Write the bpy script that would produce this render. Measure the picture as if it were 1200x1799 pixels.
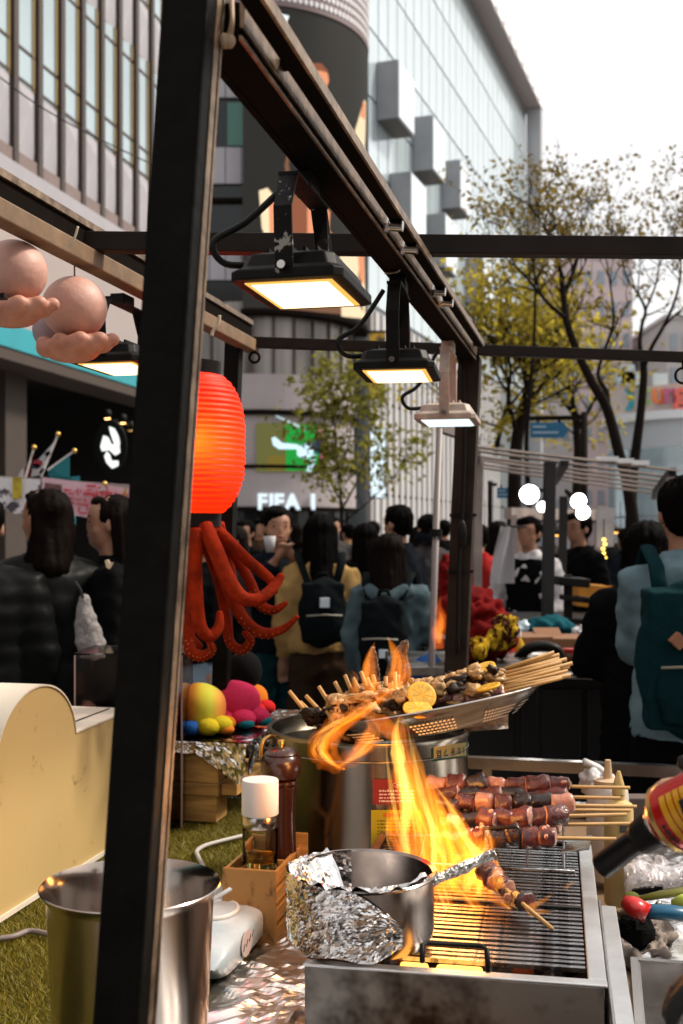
import bpy, bmesh, math, random
import numpy as np
from mathutils import Vector, Matrix, noise
R = math.radians
S = bpy.context.scene
COL = S.collection
for o in list(bpy.data.objects):
    bpy.data.objects.remove(o)

# ---------------------------------------------------------------- camera
FPX, HOR, CAMZ = 2000.0, 935.0, 1.55        # focal length in photo pixels, horizon row, eye height
cam_data = bpy.data.cameras.new('camera')
cam = bpy.data.objects.new('camera', cam_data); COL.objects.link(cam)
cam.location = (0, 0, CAMZ)
cam.rotation_euler = (R(90), 0, 0)
cam_data.sensor_fit = 'VERTICAL'
cam_data.sensor_height = 36.0
cam_data.lens = 36.0 * FPX / 1799.0
cam_data.shift_y = (HOR - 899.5) / 1799.0
cam_data.clip_start, cam_data.clip_end = 0.05, 1500
cam_data.dof.use_dof = True
cam_data.dof.focus_distance = 1.85
cam_data.dof.aperture_fstop = 6.5
S.camera = cam

# ---------------------------------------------------------------- sky and sun
SUN_EL, SUN_AZ = 46, 76                     # degrees; azimuth from +Y (view direction) towards +X
w = bpy.data.worlds.new('World'); S.world = w; w.use_nodes = True
nt = w.node_tree; nt.nodes.clear()
sky = nt.nodes.new('ShaderNodeTexSky'); sky.sky_type = 'NISHITA'; sky.sun_disc = False
sky.sun_elevation = R(SUN_EL); sky.sun_rotation = R(SUN_AZ)
sky.air_density = 1.0; sky.dust_density = 7.0; sky.ozone_density = 0.6
ov = nt.nodes.new('ShaderNodeMix'); ov.data_type = 'RGBA'; ov.inputs[0].default_value = 0.72
ov.inputs[7].default_value = (11.3, 11.1, 10.9, 1)          # even bright overcast veil
bg = nt.nodes.new('ShaderNodeBackground'); bg.inputs[1].default_value = 0.084
wo = nt.nodes.new('ShaderNodeOutputWorld')
nt.links.new(sky.outputs[0], ov.inputs[6]); nt.links.new(ov.outputs[2], bg.inputs[0]); nt.links.new(bg.outputs[0], wo.inputs[0])
sd = bpy.data.lights.new('sun', 'SUN'); sd.energy = 3.0; sd.angle = R(8); sd.color = (1.0, 0.91, 0.79)
sun = bpy.data.objects.new('sun', sd); COL.objects.link(sun)
_d = Vector((math.sin(R(SUN_AZ)) * math.cos(R(SUN_EL)), math.cos(R(SUN_AZ)) * math.cos(R(SUN_EL)), math.sin(R(SUN_EL))))
sun.rotation_euler = _d.to_track_quat('Z', 'Y').to_euler()
sun.location = _d * 60
S.view_settings.view_transform = 'Standard'; S.view_settings.look = 'None'
S.view_settings.gamma = 1.0; S.view_settings.exposure = 0.5; S.view_settings.use_curve_mapping = False
S.render.engine = 'CYCLES'
S.cycles.use_denoising = True
S.cycles.max_bounces = 8; S.cycles.transparent_max_bounces = 16; S.cycles.volume_bounces = 0
S.cycles.sample_clamp_indirect = 4.0; S.cycles.caustics_reflective = False; S.cycles.caustics_refractive = False
S.cycles.use_adaptive_sampling = True; S.cycles.adaptive_threshold = 0.02

# ---------------------------------------------------------------- helpers
rnd = random.Random(7)
def P(px, py, d):
    """A point d metres in front of the camera that is seen at photo pixel (px, py)."""
    return Vector(((px - 600) / FPX * d, d, CAMZ - (py - HOR) / FPX * d))
def onz(px, py, z):
    d = (CAMZ - z) * FPX / (py - HOR)
    return Vector(((px - 600) / FPX * d, d, z))
Z = Vector((0, 0, 1)); X = Vector((1, 0, 0)); Y = Vector((0, 1, 0))
U = Vector((0.2234, 0.976, 0)).normalized()          # the street's direction
V = Vector((U.y, -U.x, 0))
ORG = {}
def frame(axis, up=Z):
    a = Vector(axis).normalized(); up = Vector(up)
    if abs(a.dot(up)) > 0.98: up = Y if abs(a.y) < 0.9 else X
    s = a.cross(up).normalized(); t = s.cross(a).normalized()
    return a, s, t
def nz(p, s=1.0): return noise.noise(Vector(p) * s)

class MB:
    def __init__(self): self.v = []; self.f = []; self.m = []; self.cur = 0
    def add(self, vs, fs):
        o = len(self.v); self.v += [Vector(a) for a in vs]
        for f in fs: self.f.append([i + o for i in f]); self.m.append(self.cur)
        return self
    def slot(self, i): self.cur = i; return self
    def box(self, c, sx, sy, sz, rot=None):
        c = Vector(c); vs = []
        for k in range(8):
            p = Vector(((-.5 if k & 1 == 0 else .5) * sx, (-.5 if k & 2 == 0 else .5) * sy, (-.5 if k & 4 == 0 else .5) * sz))
            if rot is not None: p = rot @ p
            vs.append(c + p)
        return self.add(vs, [(0,2,3,1),(4,5,7,6),(0,1,5,4),(2,6,7,3),(0,4,6,2),(1,3,7,5)])
    def beam(self, p0, p1, wd, ht, up=Z):
        p0 = Vector(p0); p1 = Vector(p1); a, s, t = frame(p1 - p0, up)
        vs = [p + s * (i * wd / 2) + t * (j * ht / 2) for p in (p0, p1) for (i, j) in ((-1,-1),(1,-1),(1,1),(-1,1))]
        return self.add(vs, [(0,3,2,1),(4,5,6,7),(0,1,5,4),(1,2,6,5),(2,3,7,6),(3,0,4,7)])
    def tube(self, pts, radii, n=10, cap=True, flat=1.0, up=Z):
        pts = [Vector(p) for p in pts]
        if not hasattr(radii, '__len__'): radii = [radii] * len(pts)
        o = len(self.v); k = len(pts); s_prev = None
        for i, p in enumerate(pts):
            a = (pts[min(i+1, k-1)] - pts[max(i-1, 0)])
            a = a.normalized() if a.length > 1e-9 else Z
            if s_prev is None: _, s, t = frame(a, up)
            else:
                s = (s_prev - a * s_prev.dot(a)).normalized(); t = s.cross(a)
            s_prev = s
            for j in range(n):
                th = 2 * math.pi * j / n
                self.v.append(p + (s * math.cos(th) + t * math.sin(th) * flat) * radii[i])
        for i in range(k - 1):
            for j in range(n):
                j2 = (j + 1) % n
                self.f.append([o+i*n+j, o+i*n+j2, o+(i+1)*n+j2, o+(i+1)*n+j]); self.m.append(self.cur)
        if cap:
            self.f.append([o + j for j in range(n)][::-1]); self.m.append(self.cur)
            self.f.append([o + (k-1)*n + j for j in range(n)]); self.m.append(self.cur)
        return self
    def cyl(self, p0, p1, r0, r1=None, n=16, cap=True):
        return self.tube([p0, p1], [r0, r0 if r1 is None else r1], n, cap)
    def lathe(self, prof, c=(0,0,0), n=32, rot=None, wob=None):
        c = Vector(c); o = len(self.v); k = len(prof)
        for i, (r, z) in enumerate(prof):
            for j in range(n):
                th = 2*math.pi*j/n
                rr = r * (wob(th, z) if wob else 1)
                p = Vector((rr*math.cos(th), rr*math.sin(th), z))
                self.v.append(c + (rot @ p if rot is not None else p))
        for i in range(k-1):
            for j in range(n):
                j2 = (j+1) % n
                self.f.append([o+i*n+j, o+i*n+j2, o+(i+1)*n+j2, o+(i+1)*n+j]); self.m.append(self.cur)
        if prof[0][0] > 1e-6: self.f.append([o+j for j in range(n)][::-1]); self.m.append(self.cur)
        if prof[-1][0] > 1e-6: self.f.append([o+(k-1)*n+j for j in range(n)]); self.m.append(self.cur)
        return self
    def ball(self, c, rx, ry=None, rz=None, n=16, m=10, rot=None):
        ry = rx if ry is None else ry; rz = rx if rz is None else rz
        prof = [(math.sin(math.pi*i/m), -math.cos(math.pi*i/m)) for i in range(m+1)]
        c = Vector(c); o = len(self.v)
        for i, (r, z) in enumerate(prof):
            for j in range(n):
                th = 2*math.pi*j/n
                p = Vector((r*math.cos(th)*rx, r*math.sin(th)*ry, z*rz))
                self.v.append(c + (rot @ p if rot is not None else p))
        for i in range(m):
            for j in range(n):
                j2 = (j+1) % n
                self.f.append([o+i*n+j, o+i*n+j2, o+(i+1)*n+j2, o+(i+1)*n+j]); self.m.append(self.cur)
        return self
    def prism(self, poly, off):
        off = Vector(off); k = len(poly); poly = [Vector(p) for p in poly]
        vs = poly + [p + off for p in poly]
        fs = [list(range(k))[::-1], [k + i for i in range(k)]] + [[i, (i+1) % k, k + (i+1) % k, k + i] for i in range(k)]
        return self.add(vs, fs)
    def quad(self, a, b, c, d): return self.add([a, b, c, d], [(0,1,2,3)])
    def grid(self, fn, nu, nv):
        o = len(self.v)
        for i in range(nu+1):
            for j in range(nv+1): self.v.append(Vector(fn(i/nu, j/nv)))
        for i in range(nu):
            for j in range(nv):
                a = o + i*(nv+1) + j
                self.f.append([a, a+nv+1, a+nv+2, a+1]); self.m.append(self.cur)
        return self
    def mesh(self, name, mats, smooth=False, org=(0,0,0)):
        me = bpy.data.meshes.new(name); org = Vector(org)
        me.from_pydata([tuple(v - org) for v in self.v], [], self.f)
        if not isinstance(mats, (list, tuple)): mats = [mats]
        for mm in mats: me.materials.append(mm)
        if len(mats) > 1: me.polygons.foreach_set('material_index', self.m)
        bm = bmesh.new(); bm.from_mesh(me)
        bmesh.ops.remove_doubles(bm, verts=bm.verts, dist=1e-6)
        bmesh.ops.recalc_face_normals(bm, faces=bm.faces); bm.to_mesh(me); bm.free()
        if smooth: me.polygons.foreach_set('use_smooth', [True] * len(me.polygons))
        if smooth == 'auto': me.set_sharp_from_angle(angle=R(38))
        return me
    def build(self, name, mats, parent=None, smooth=False, bevel=0, org=None, **props):
        if parent is not None: org = ORG[parent]
        elif org is None:
            xs = [v.x for v in self.v]; ys = [v.y for v in self.v]; zs = [v.z for v in self.v]
            org = Vector(((min(xs)+max(xs))/2, (min(ys)+max(ys))/2, min(zs)))
        org = Vector(org)
        o = bpy.data.objects.new(name, self.mesh(name, mats, smooth, org)); COL.objects.link(o)
        if parent is not None: o.parent = parent
        else: o.location = org
        ORG[o] = org
        if bevel:
            b = o.modifiers.new('bevel', 'BEVEL'); b.width = bevel; b.segments = 2; b.limit_method = 'ANGLE'; b.angle_limit = R(40)
        tag(o, **props)
        return o

def tag(o, label=None, cat=None, group=None, kind=None):
    if label: o['label'] = label
    if cat: o['category'] = cat
    if group: o['group'] = group
    if kind: o['kind'] = kind
    return o
def thing(name, label, cat, loc, group=None, rz=0):
    o = bpy.data.objects.new(name, None); COL.objects.link(o); o.empty_display_size = .05
    o.location = loc; o.rotation_euler = (0, 0, rz); ORG[o] = Vector(loc)
    return tag(o, label, cat, group)
def inst(name, me, parent, loc, rot=None, scale=(1,1,1), **props):
    """One more object that shares mesh data; loc is a world position."""
    o = bpy.data.objects.new(name, me); COL.objects.link(o)
    l = Vector(loc) - (ORG[parent] if parent is not None else Vector((0,0,0)))
    m3 = rot.to_4x4() if rot is not None else Matrix.Identity(4)
    m = Matrix.Translation(l) @ m3 @ Matrix.Diagonal((*scale, 1))
    if parent is not None: o.parent = parent
    o.matrix_local = m
    ORG[o] = Vector(loc)
    return tag(o, **props)
def basis(ax, ay, az): return Matrix((Vector(ax), Vector(ay), Vector(az))).transposed()
def spline(pts, n=6):
    """Catmull-Rom through points (any dimension)."""
    pts = [np.array(p, float) for p in pts]; out = []
    for i in range(len(pts)-1):
        p0 = pts[max(i-1,0)]; p1 = pts[i]; p2 = pts[i+1]; p3 = pts[min(i+2,len(pts)-1)]
        for k in range(n):
            t = k/n
            out.append(.5*((2*p1)+(-p0+p2)*t+(2*p0-5*p1+4*p2-p3)*t*t+(-p0+3*p1-3*p2+p3)*t**3))
    out.append(pts[-1]); return out
def text(name, body, size, m, parent, origin, xd, yd, depth=0.0, bold=0.0, align='LEFT', font=None, **props):
    c = bpy.data.curves.new('t', 'FONT'); c.body = body; c.size = size; c.extrude = depth; c.offset = bold; c.align_x = align
    t = bpy.data.objects.new('t', c); COL.objects.link(t); bpy.context.view_layer.update()
    me = bpy.data.meshes.new_from_object(t.evaluated_get(bpy.context.evaluated_depsgraph_get()))
    bpy.data.objects.remove(t); bpy.data.curves.remove(c)
    xd = Vector(xd).normalized(); yd = Vector(yd).normalized(); zd = xd.cross(yd)
    o = Vector(origin); org = ORG[parent]
    for vv in me.vertices: vv.co = o + xd*vv.co.x + yd*vv.co.y + zd*vv.co.z - org
    me.materials.clear(); me.materials.append(m)
    ob = bpy.data.objects.new(name, me); COL.objects.link(ob); ob.parent = parent; ORG[ob] = org
    return tag(ob, **props)
def remesh(mb, voxel, it=4, fold=0.0, fscale=12, quilt=None, fac=.5):
    t = bpy.data.objects.new('t', mb.mesh('t', [])); COL.objects.link(t)
    a = t.modifiers.new('r', 'REMESH'); a.mode = 'VOXEL'; a.voxel_size = voxel
    if it: b = t.modifiers.new('s', 'SMOOTH'); b.factor = fac; b.iterations = it
    bpy.context.view_layer.update()
    me = bpy.data.meshes.new_from_object(t.evaluated_get(bpy.context.evaluated_depsgraph_get()))
    bpy.data.objects.remove(t)
    if fold or quilt:
        nor = [v.normal.copy() for v in me.vertices]
        for v, nn in zip(me.vertices, nor):
            d = 0
            if fold: d += fold * noise.noise(Vector((v.co.x*fscale, v.co.y*fscale, v.co.z*fscale*.55))) + fold*.8*noise.noise(v.co*fscale*2.6)
            if quilt: d += quilt[0] * (abs(math.sin(v.co.z*math.pi/quilt[1])) - .5)
            v.co += nn * d
    me.polygons.foreach_set('use_smooth', [True]*len(me.polygons))
    return me
def meshobj(name, me, m, parent, **props):
    """Links mesh data already given in the parent's own coordinates."""
    me.materials.clear()
    for q in (m if isinstance(m, (list, tuple)) else [m]): me.materials.append(q)
    o = bpy.data.objects.new(name, me); COL.objects.link(o); o.parent = parent; ORG[o] = ORG[parent]
    return tag(o, **props)

# ---------------------------------------------------------------- materials
MATS = {}
def mat(name, col, rough=.6, metal=0, var=0, vscale=8, vcol=None, bump=0, bscale=40, spec=.5, emit=None, es=0, trans=0,
        ior=1.45, coat=0, stretch=(1,1,1), detail=4, sub=0, thr=None, sheen=0, aniso=0):
    if name in MATS: return MATS[name]
    m = bpy.data.materials.new(name); m.use_nodes = True; t = m.node_tree; b = t.nodes['Principled BSDF']
    b.inputs['Base Color'].default_value = (*col, 1); b.inputs['Roughness'].default_value = rough; b.inputs['Metallic'].default_value = metal
    b.inputs['Specular IOR Level'].default_value = spec; b.inputs['IOR'].default_value = ior
    b.inputs['Transmission Weight'].default_value = trans; b.inputs['Coat Weight'].default_value = coat
    b.inputs['Sheen Weight'].default_value = sheen
    if aniso: b.inputs['Anisotropic'].default_value = aniso
    if sub: b.inputs['Subsurface Weight'].default_value = sub; b.inputs['Subsurface Radius'].default_value = (.01,.005,.003)
    if emit: b.inputs['Emission Color'].default_value = (*emit, 1); b.inputs['Emission Strength'].default_value = es
    if var or bump:
        tc = t.nodes.new('ShaderNodeTexCoord'); mp = t.nodes.new('ShaderNodeMapping'); mp.inputs['Scale'].default_value = stretch
        t.links.new(tc.outputs['Object'], mp.inputs[0])
    if var:
        n = t.nodes.new('ShaderNodeTexNoise'); n.inputs['Scale'].default_value = vscale; n.inputs['Detail'].default_value = detail
        n.inputs['Roughness'].default_value = .65
        t.links.new(mp.outputs[0], n.inputs['Vector'])
        r = t.nodes.new('ShaderNodeValToRGB')
        lo, hi = thr if thr else (.3, .72)
        r.color_ramp.elements[0].position = lo; r.color_ramp.elements[1].position = hi
        dark = vcol if vcol else tuple(c*(1-var) for c in col)
        r.color_ramp.elements[0].color = (*dark, 1)
        r.color_ramp.elements[1].color = (*[min(1, c*(1+var*.5)) for c in col], 1) if not vcol else (*col, 1)
        t.links.new(n.outputs[0], r.inputs[0]); t.links.new(r.outputs[0], b.inputs['Base Color'])
        mr = t.nodes.new('ShaderNodeMapRange'); mr.inputs[3].default_value = max(0, rough-.1); mr.inputs[4].default_value = min(1, rough+.12)
        t.links.new(n.outputs[0], mr.inputs[0]); t.links.new(mr.outputs[0], b.inputs['Roughness'])
    if bump:
        n2 = t.nodes.new('ShaderNodeTexNoise'); n2.inputs['Scale'].default_value = bscale; n2.inputs['Detail'].default_value = 5
        t.links.new(mp.outputs[0], n2.inputs['Vector'])
        bp = t.nodes.new('ShaderNodeBump'); bp.inputs['Strength'].default_value = bump; bp.inputs['Distance'].default_value = .01
        t.links.new(n2.outputs[0], bp.inputs['Height']); t.links.new(bp.outputs[0], b.inputs['Normal'])
    MATS[name] = m; return m
def glow(name, col, strength):
    if name in MATS: return MATS[name]
    m = bpy.data.materials.new(name); m.use_nodes = True; t = m.node_tree; t.nodes.clear()
    e = t.nodes.new('ShaderNodeEmission'); e.inputs[0].default_value = (*col, 1); e.inputs[1].default_value = strength
    o = t.nodes.new('ShaderNodeOutputMaterial'); t.links.new(e.outputs[0], o.inputs[0]); MATS[name] = m; return m
def flamemat(name, col, strength, nscale=0, z0=None):
    """Burning gas: a volume that only gives off light."""
    m = bpy.data.materials.new(name); m.use_nodes = True; t = m.node_tree; t.nodes.clear()
    e = t.nodes.new('ShaderNodeEmission'); e.inputs[0].default_value = (*col, 1); e.inputs[1].default_value = strength
    o = t.nodes.new('ShaderNodeOutputMaterial'); t.links.new(e.outputs[0], o.inputs['Volume'])
    MATS[name] = m; return m
def leafmat(name, col, trans=.5):
    if name in MATS: return MATS[name]
    m = bpy.data.materials.new(name); m.use_nodes = True; t = m.node_tree; b = t.nodes['Principled BSDF']
    b.inputs['Roughness'].default_value = .55
    tc = t.nodes.new('ShaderNodeNewGeometry'); 
    r = t.nodes.new('ShaderNodeValToRGB'); r.color_ramp.elements[0].color = (*[c*.55 for c in col], 1); r.color_ramp.elements[1].color = (*[c*1.5 for c in col], 1)
    t.links.new(tc.outputs['Random Per Island'], r.inputs[0]); t.links.new(r.outputs[0], b.inputs['Base Color'])
    tr = t.nodes.new('ShaderNodeBsdfTranslucent'); t.links.new(r.outputs[0], tr.inputs[0])
    mx = t.nodes.new('ShaderNodeMixShader'); mx.inputs[0].default_value = trans
    out = t.nodes['Material Output']
    t.links.new(b.outputs[0], mx.inputs[1]); t.links.new(tr.outputs[0], mx.inputs[2]); t.links.new(mx.outputs[0], out.inputs[0])
    MATS[name] = m; return m

M_black = mat('black_steel', (.0065,.0058,.005), .45, .0, var=.5, vscale=14, bump=.15, bscale=60, spec=.06)
M_bronze = mat('worn_steel', (.44,.32,.22), .42, .8, var=.5, vscale=30, vcol=(.11,.07,.045), bump=.12, bscale=90)
M_darkbar = mat('dark_painted_steel', (.009,.0065,.005), .8, 0, var=.4, vscale=10, bump=.08, spec=.03)
M_steel = mat('stainless_steel', (.52,.48,.45), .20, 1.0, var=.18, vscale=10, bump=.02, bscale=30)
M_steel_dirty = mat('stained_steel', (.31,.285,.26), .34, .95, var=.6, vscale=7, vcol=(.045,.03,.022), bump=.05, bscale=50, thr=(.42,.58))
M_foil = mat('aluminium_foil', (.78,.76,.75), .13, 1.0, bump=.06, bscale=90)
M_wood = mat('pine_wood', (.58,.31,.09), .6, 0, var=.5, vscale=5, bump=.15, bscale=25, stretch=(1,1,9))
M_bamboo = mat('bamboo', (.56,.31,.10), .55, 0, var=.2, vscale=30)
M_rim = mat('bright_steel', (.80,.79,.78), .32, 1.0, var=.15, vscale=14)
M_white = mat('white_plastic', (.72,.70,.68), .4, 0, var=.08)
M_rubber = mat('black_rubber', (.007,.0065,.006), .5, spec=.18)
M_skin = mat('skin', (.36,.18,.11), .5, sub=.06)
M_hair = mat('black_hair', (.0022,.0016,.0013), .55, spec=.035, bump=.7, bscale=60, stretch=(6,6,.6))
M_hairb = mat('dark_brown_hair', (.005,.0026,.0018), .55, spec=.04, bump=.3, bscale=60, stretch=(6,6,1))
M_gum = mat('clear_plastic', (.85,.85,.86), .08, 0, trans=1.0, ior=1.2)
# ================================================================ the setting
M_ground = mat('stone_paving', (.21,.20,.20), .8, var=.3, vscale=1.5, bump=.3, bscale=12)
M_paver = mat('paver', (.27,.26,.26), .8, var=.25, vscale=3, bump=.3, bscale=20)
g = MB().quad((-400,-60,0),(400,-60,0),(400,700,0),(-400,700,0)).build('ground', M_ground, org=(0,0,0), kind='structure')
pave = thing('pavement', None, None, (0,12,0)); pave['kind'] = 'structure'
pm = [MB().box((0,0,.012), .585, .285, .024).mesh('paver', M_paver) for _ in range(1)][0]
for j in range(26):
    for i in range(10):
        x = -3.2 + i*.6 + (.3 if j % 2 else 0); y = 8.6 + j*.3
        inst('paver', pm, pave, (x, y, rnd.uniform(-.004,.003)))

# ---------------------------------------------------------------- office building on the near side of the street
M_conc = mat('lilac_concrete', (.46,.41,.41), .75, var=.12, vscale=1.2, bump=.1, bscale=8)
M_panelw = mat('pale_panel', (.35,.335,.36), .5, var=.08, vscale=2)
M_mull = mat('brown_mullion', (.060,.042,.036), .5, .2, var=.2, vscale=3)
M_ochre = mat('ochre_blind', (.28,.19,.06), .7)
M_pane = mat('window_glass', (.46,.56,.58), .10, .6, var=.2, vscale=.3, detail=1)
M_brownband = mat('brown_band', (.20,.15,.14), .7, var=.2, vscale=2)
M_dark = mat('dark_interior', (.006,.005,.005), .8)
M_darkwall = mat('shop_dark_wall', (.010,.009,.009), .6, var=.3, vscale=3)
M_teal = mat('teal_awning', (.02,.30,.36), .5, var=.12, vscale=2)
A0 = Vector((-4.74, 15.8, 0))
def fa(t, out, z): return A0 + U*t + V*out + Z*z            # t along the facade, out towards the street
t0, t1 = -3.2, 6.6
off = thing('office_building', 'grey office block with brown mullions and folded pale spandrels above the teal awning', 'building', fa(1.5,0,0))
def wallbox(mb, ta, tb, oa, ob, za, zb): return mb.prism([fa(ta,oa,za), fa(tb,oa,za), fa(tb,oa,zb), fa(ta,oa,zb)], V*(ob-oa))
wallbox(MB(), -24, t1, -8, -.18, 4.4, 16).build('wall', M_conc, off)
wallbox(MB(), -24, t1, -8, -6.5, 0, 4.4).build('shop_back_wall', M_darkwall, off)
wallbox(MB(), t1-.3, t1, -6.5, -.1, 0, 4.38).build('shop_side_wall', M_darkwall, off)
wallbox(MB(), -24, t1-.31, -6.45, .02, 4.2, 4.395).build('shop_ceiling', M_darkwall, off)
wallbox(MB(), t0, t1, -.2, .16, 6.3, 6.72).build('string_course', M_panelw, off)
wallbox(MB(), -24, t1, -.2, .05, 4.42, 6.28).build('fascia', mat('pink_fascia', (.36,.30,.285), .6, var=.06, vscale=1), off)
wallbox(MB(), t0, t1, -.2, -.02, 6.74, 7.02).build('brown_course', M_brownband, off)
wallbox(MB(), -24, t1, .06, .55, 3.98, 4.30).build('awning', M_teal, off, label='teal awning band above the dark shop opening')
wallbox(MB(), -24, t1, -.15, .53, 3.82, 3.975).build('awning_soffit', mat('awning_soffit', (.055,.038,.03), .7), off)
text('awning_lettering', '19', .30, mat('white_print', (.75,.75,.75), .5), off, fa(.92,.10,4.32), U, Z, .01)
wallbox(MB(), .15, .75, -.5, .0, 0, 3.9).build('pillar', mat('shop_pillar', (.055,.040,.032), .7, var=.2), off)
bay = .725
mull_me = MB().box((0,0,0), .13, .075, 10.0).mesh('mullion', M_mull)
pane_me = MB().box((0,0,0), .50, .03, 2.2).mesh('window_pane', M_pane)
blind_me = MB().box((0,0,0), .075, .12, 2.2).mesh('blind', M_ochre)
bar_me = MB().box((0,0,0), .60, .10, .05).mesh('transom', M_mull)
sp = MB()                                     # folded spandrel: a shallow pyramid fold
w2, h2 = .305, .52
sp.add([(-w2,0,-h2),(w2,0,-h2),(w2,0,h2),(-w2,0,h2),(.10,-.06,h2-.30),(-.22,-.02,-h2)], [(0,5,4,3),(5,1,4),(1,2,4),(2,3,4)])
span_me = sp.mesh('spandrel_panel', M_panelw)
rotA = basis(U, -V, Z)
nb = int((t1-t0)/bay)
for i in range(nb+1):
    t = t0 + .03 + i*bay
    inst('mullion', mull_me, off, fa(t, -.03, 11.75), rotA)
    if i == nb: break
    c = t + bay/2
    for z0 in (7.02, 10.2, 13.4):
        inst('spandrel_panel', span_me, off, fa(c, -.07, z0+.54), rotA)
        f = inst('window', pane_me, off, fa(c-.02, -.075, z0+1.08+1.06), rotA)
        inst('blind', blind_me, off, fa(c+.265, -.11, z0+1.08+1.06), rotA)
        inst('transom', bar_me, off, fa(c, -.10, z0+1.09), rotA)
        inst('transom', bar_me, off, fa(c, -.10, z0+1.55), rotA)
        inst('transom', bar_me, off, fa(c, -.10, z0+2.95), rotA)
# round lit shop sign and the small ceiling spots inside the shop
sg = thing('round_shop_sign', 'round black shop sign with white abstract marks inside the dark shop', 'sign', P(195,830,17.5))
c0 = P(195,785,17.5)
MB().lathe([(0,0),(.40,0),(.42,.03),(.40,.06),(0,.06)], c0, 40, basis(X*.62, Z, -Y)).build('disc', mat('sign_black', (.004,.004,.004), .5, spec=.1), sg)
mk = MB()
def blob(pts, dd=-.09):
    mk.prism([c0 + Vector((x*.0035*1.7, dd, -y*.0035*1.5)) for x, y in pts], Y*.01)
blob([(-2,-58),(12,-52),(22,-30),(26,-8),(18,2),(10,-12),(2,-38)]); blob([(-24,0),(-16,-32),(-4,-26),(4,-6),(24,-6),(26,18),(14,26),(-2,10),(-20,14)])
blob([(-8,14),(0,24),(4,42),(22,42),(22,56),(6,64),(-8,48),(-14,30)])
mk.build('emblem', glow('sign_white', (.95,1,.93), 1.0), sg)
for i, (px, py) in enumerate(((189,735),(216,743),(206,752),(230,756))):
    lp = thing('ceiling_spot', ['tiny warm ceiling spot above the round shop sign, first from the pillar','tiny warm ceiling spot above the round shop sign, second from the pillar','dim ceiling spot low beside the round shop sign','dim ceiling spot beside the dark stall post'][i], 'spotlight', P(px,py,17.9), 'warm spots in the dark shop')
    MB().lathe([(.05,0),(.06,.1),(.03,.14)], P(px,py,17.9), 12).build('housing', M_rubber, lp, True)
    MB().lathe([(0,-.012),(.045,-.01),(.045,-.002),(0,-.002)], P(px,py,17.9), 12).build('bulb', glow('warm_spot%d' % (i > 1), (1,.55,.18), 6 if i < 2 else .7), lp)

# ---------------------------------------------------------------- corner building with the drum shaped screen
DC = Vector((-3.5, 48.6, 0)); DR = 4.6
cor = thing('corner_building', 'corner building with a giant curved video screen on its drum above the shop front', 'building', (-3.5,48.6,0))
M_lil = mat('lilac_cladding', (.33,.29,.295), .6, var=.1, vscale=.6)
M_curt = mat('curtained_glass', (.22,.20,.18), .25, .2, var=.7, vscale=1.4, detail=2, stretch=(1,1,.05))
M_dkglass = mat('dark_glass', (.010,.013,.014), .12, .1, var=.5, vscale=.4)
def drum(mb, r, za, zb, a0=-100, a1=100, n=44, thick=.2):
    """Wall of the drum between two bearings measured from the side that faces the camera."""
    def pt(a, rr, z): return DC + Vector((math.sin(R(a))*rr, -math.cos(R(a))*rr, z))
    for i in range(n):
        a, b = a0+(a1-a0)*i/n, a0+(a1-a0)*(i+1)/n
        mb.add([pt(a,r,za),pt(b,r,za),pt(b,r,zb),pt(a,r,zb),pt(a,r-thick,za),pt(b,r-thick,za),pt(b,r-thick,zb),pt(a,r-thick,zb)],
               [(0,1,2,3),(4,7,6,5),(0,4,5,1),(3,2,6,7)])
    return mb
RL = 4.0
drum(MB(), RL, 7.55, 10.6).build('upper_glazing', M_curt, cor)
drum(MB(), RL+.12, 6.35, 7.75).build('band', M_lil, cor)
drum(MB(), RL+.2, 6.15, 6.349).build('ledge', M_darkbar, cor)
drum(MB(), RL+.02, 4.2, 6.149).build('screen_wall', M_lil, cor)
drum(MB(), RL+.2, 4.05, 4.199).build('ledge', M_darkbar, cor)
drum(MB(), RL+.12, 2.55, 4.049).build('sign_band', M_lil, cor)
drum(MB(), RL+.22, 2.38, 2.549).build('ledge', M_darkbar, cor)
drum(MB(), RL-.1, 0, 2.379).build('shop_window', M_dkglass, cor)
for k in range(13): 
    a = -60 + k*12; p = DC + Vector((math.sin(R(a))*(RL+.05), -math.cos(R(a))*(RL+.05), 0))
    MB().beam(p + Z*7.76, p + Z*10.2, .09, .09, up=X).build('glazing_bar', M_mull, cor)
for k in range(9):
    a = -60 + k*16; p = DC + Vector((math.sin(R(a))*(RL+.0), -math.cos(R(a))*(RL+.0), 0))
    MB().beam(p, p + Z*2.37, .08, .12, up=X).build('shop_mullion', M_darkbar, cor)
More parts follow.
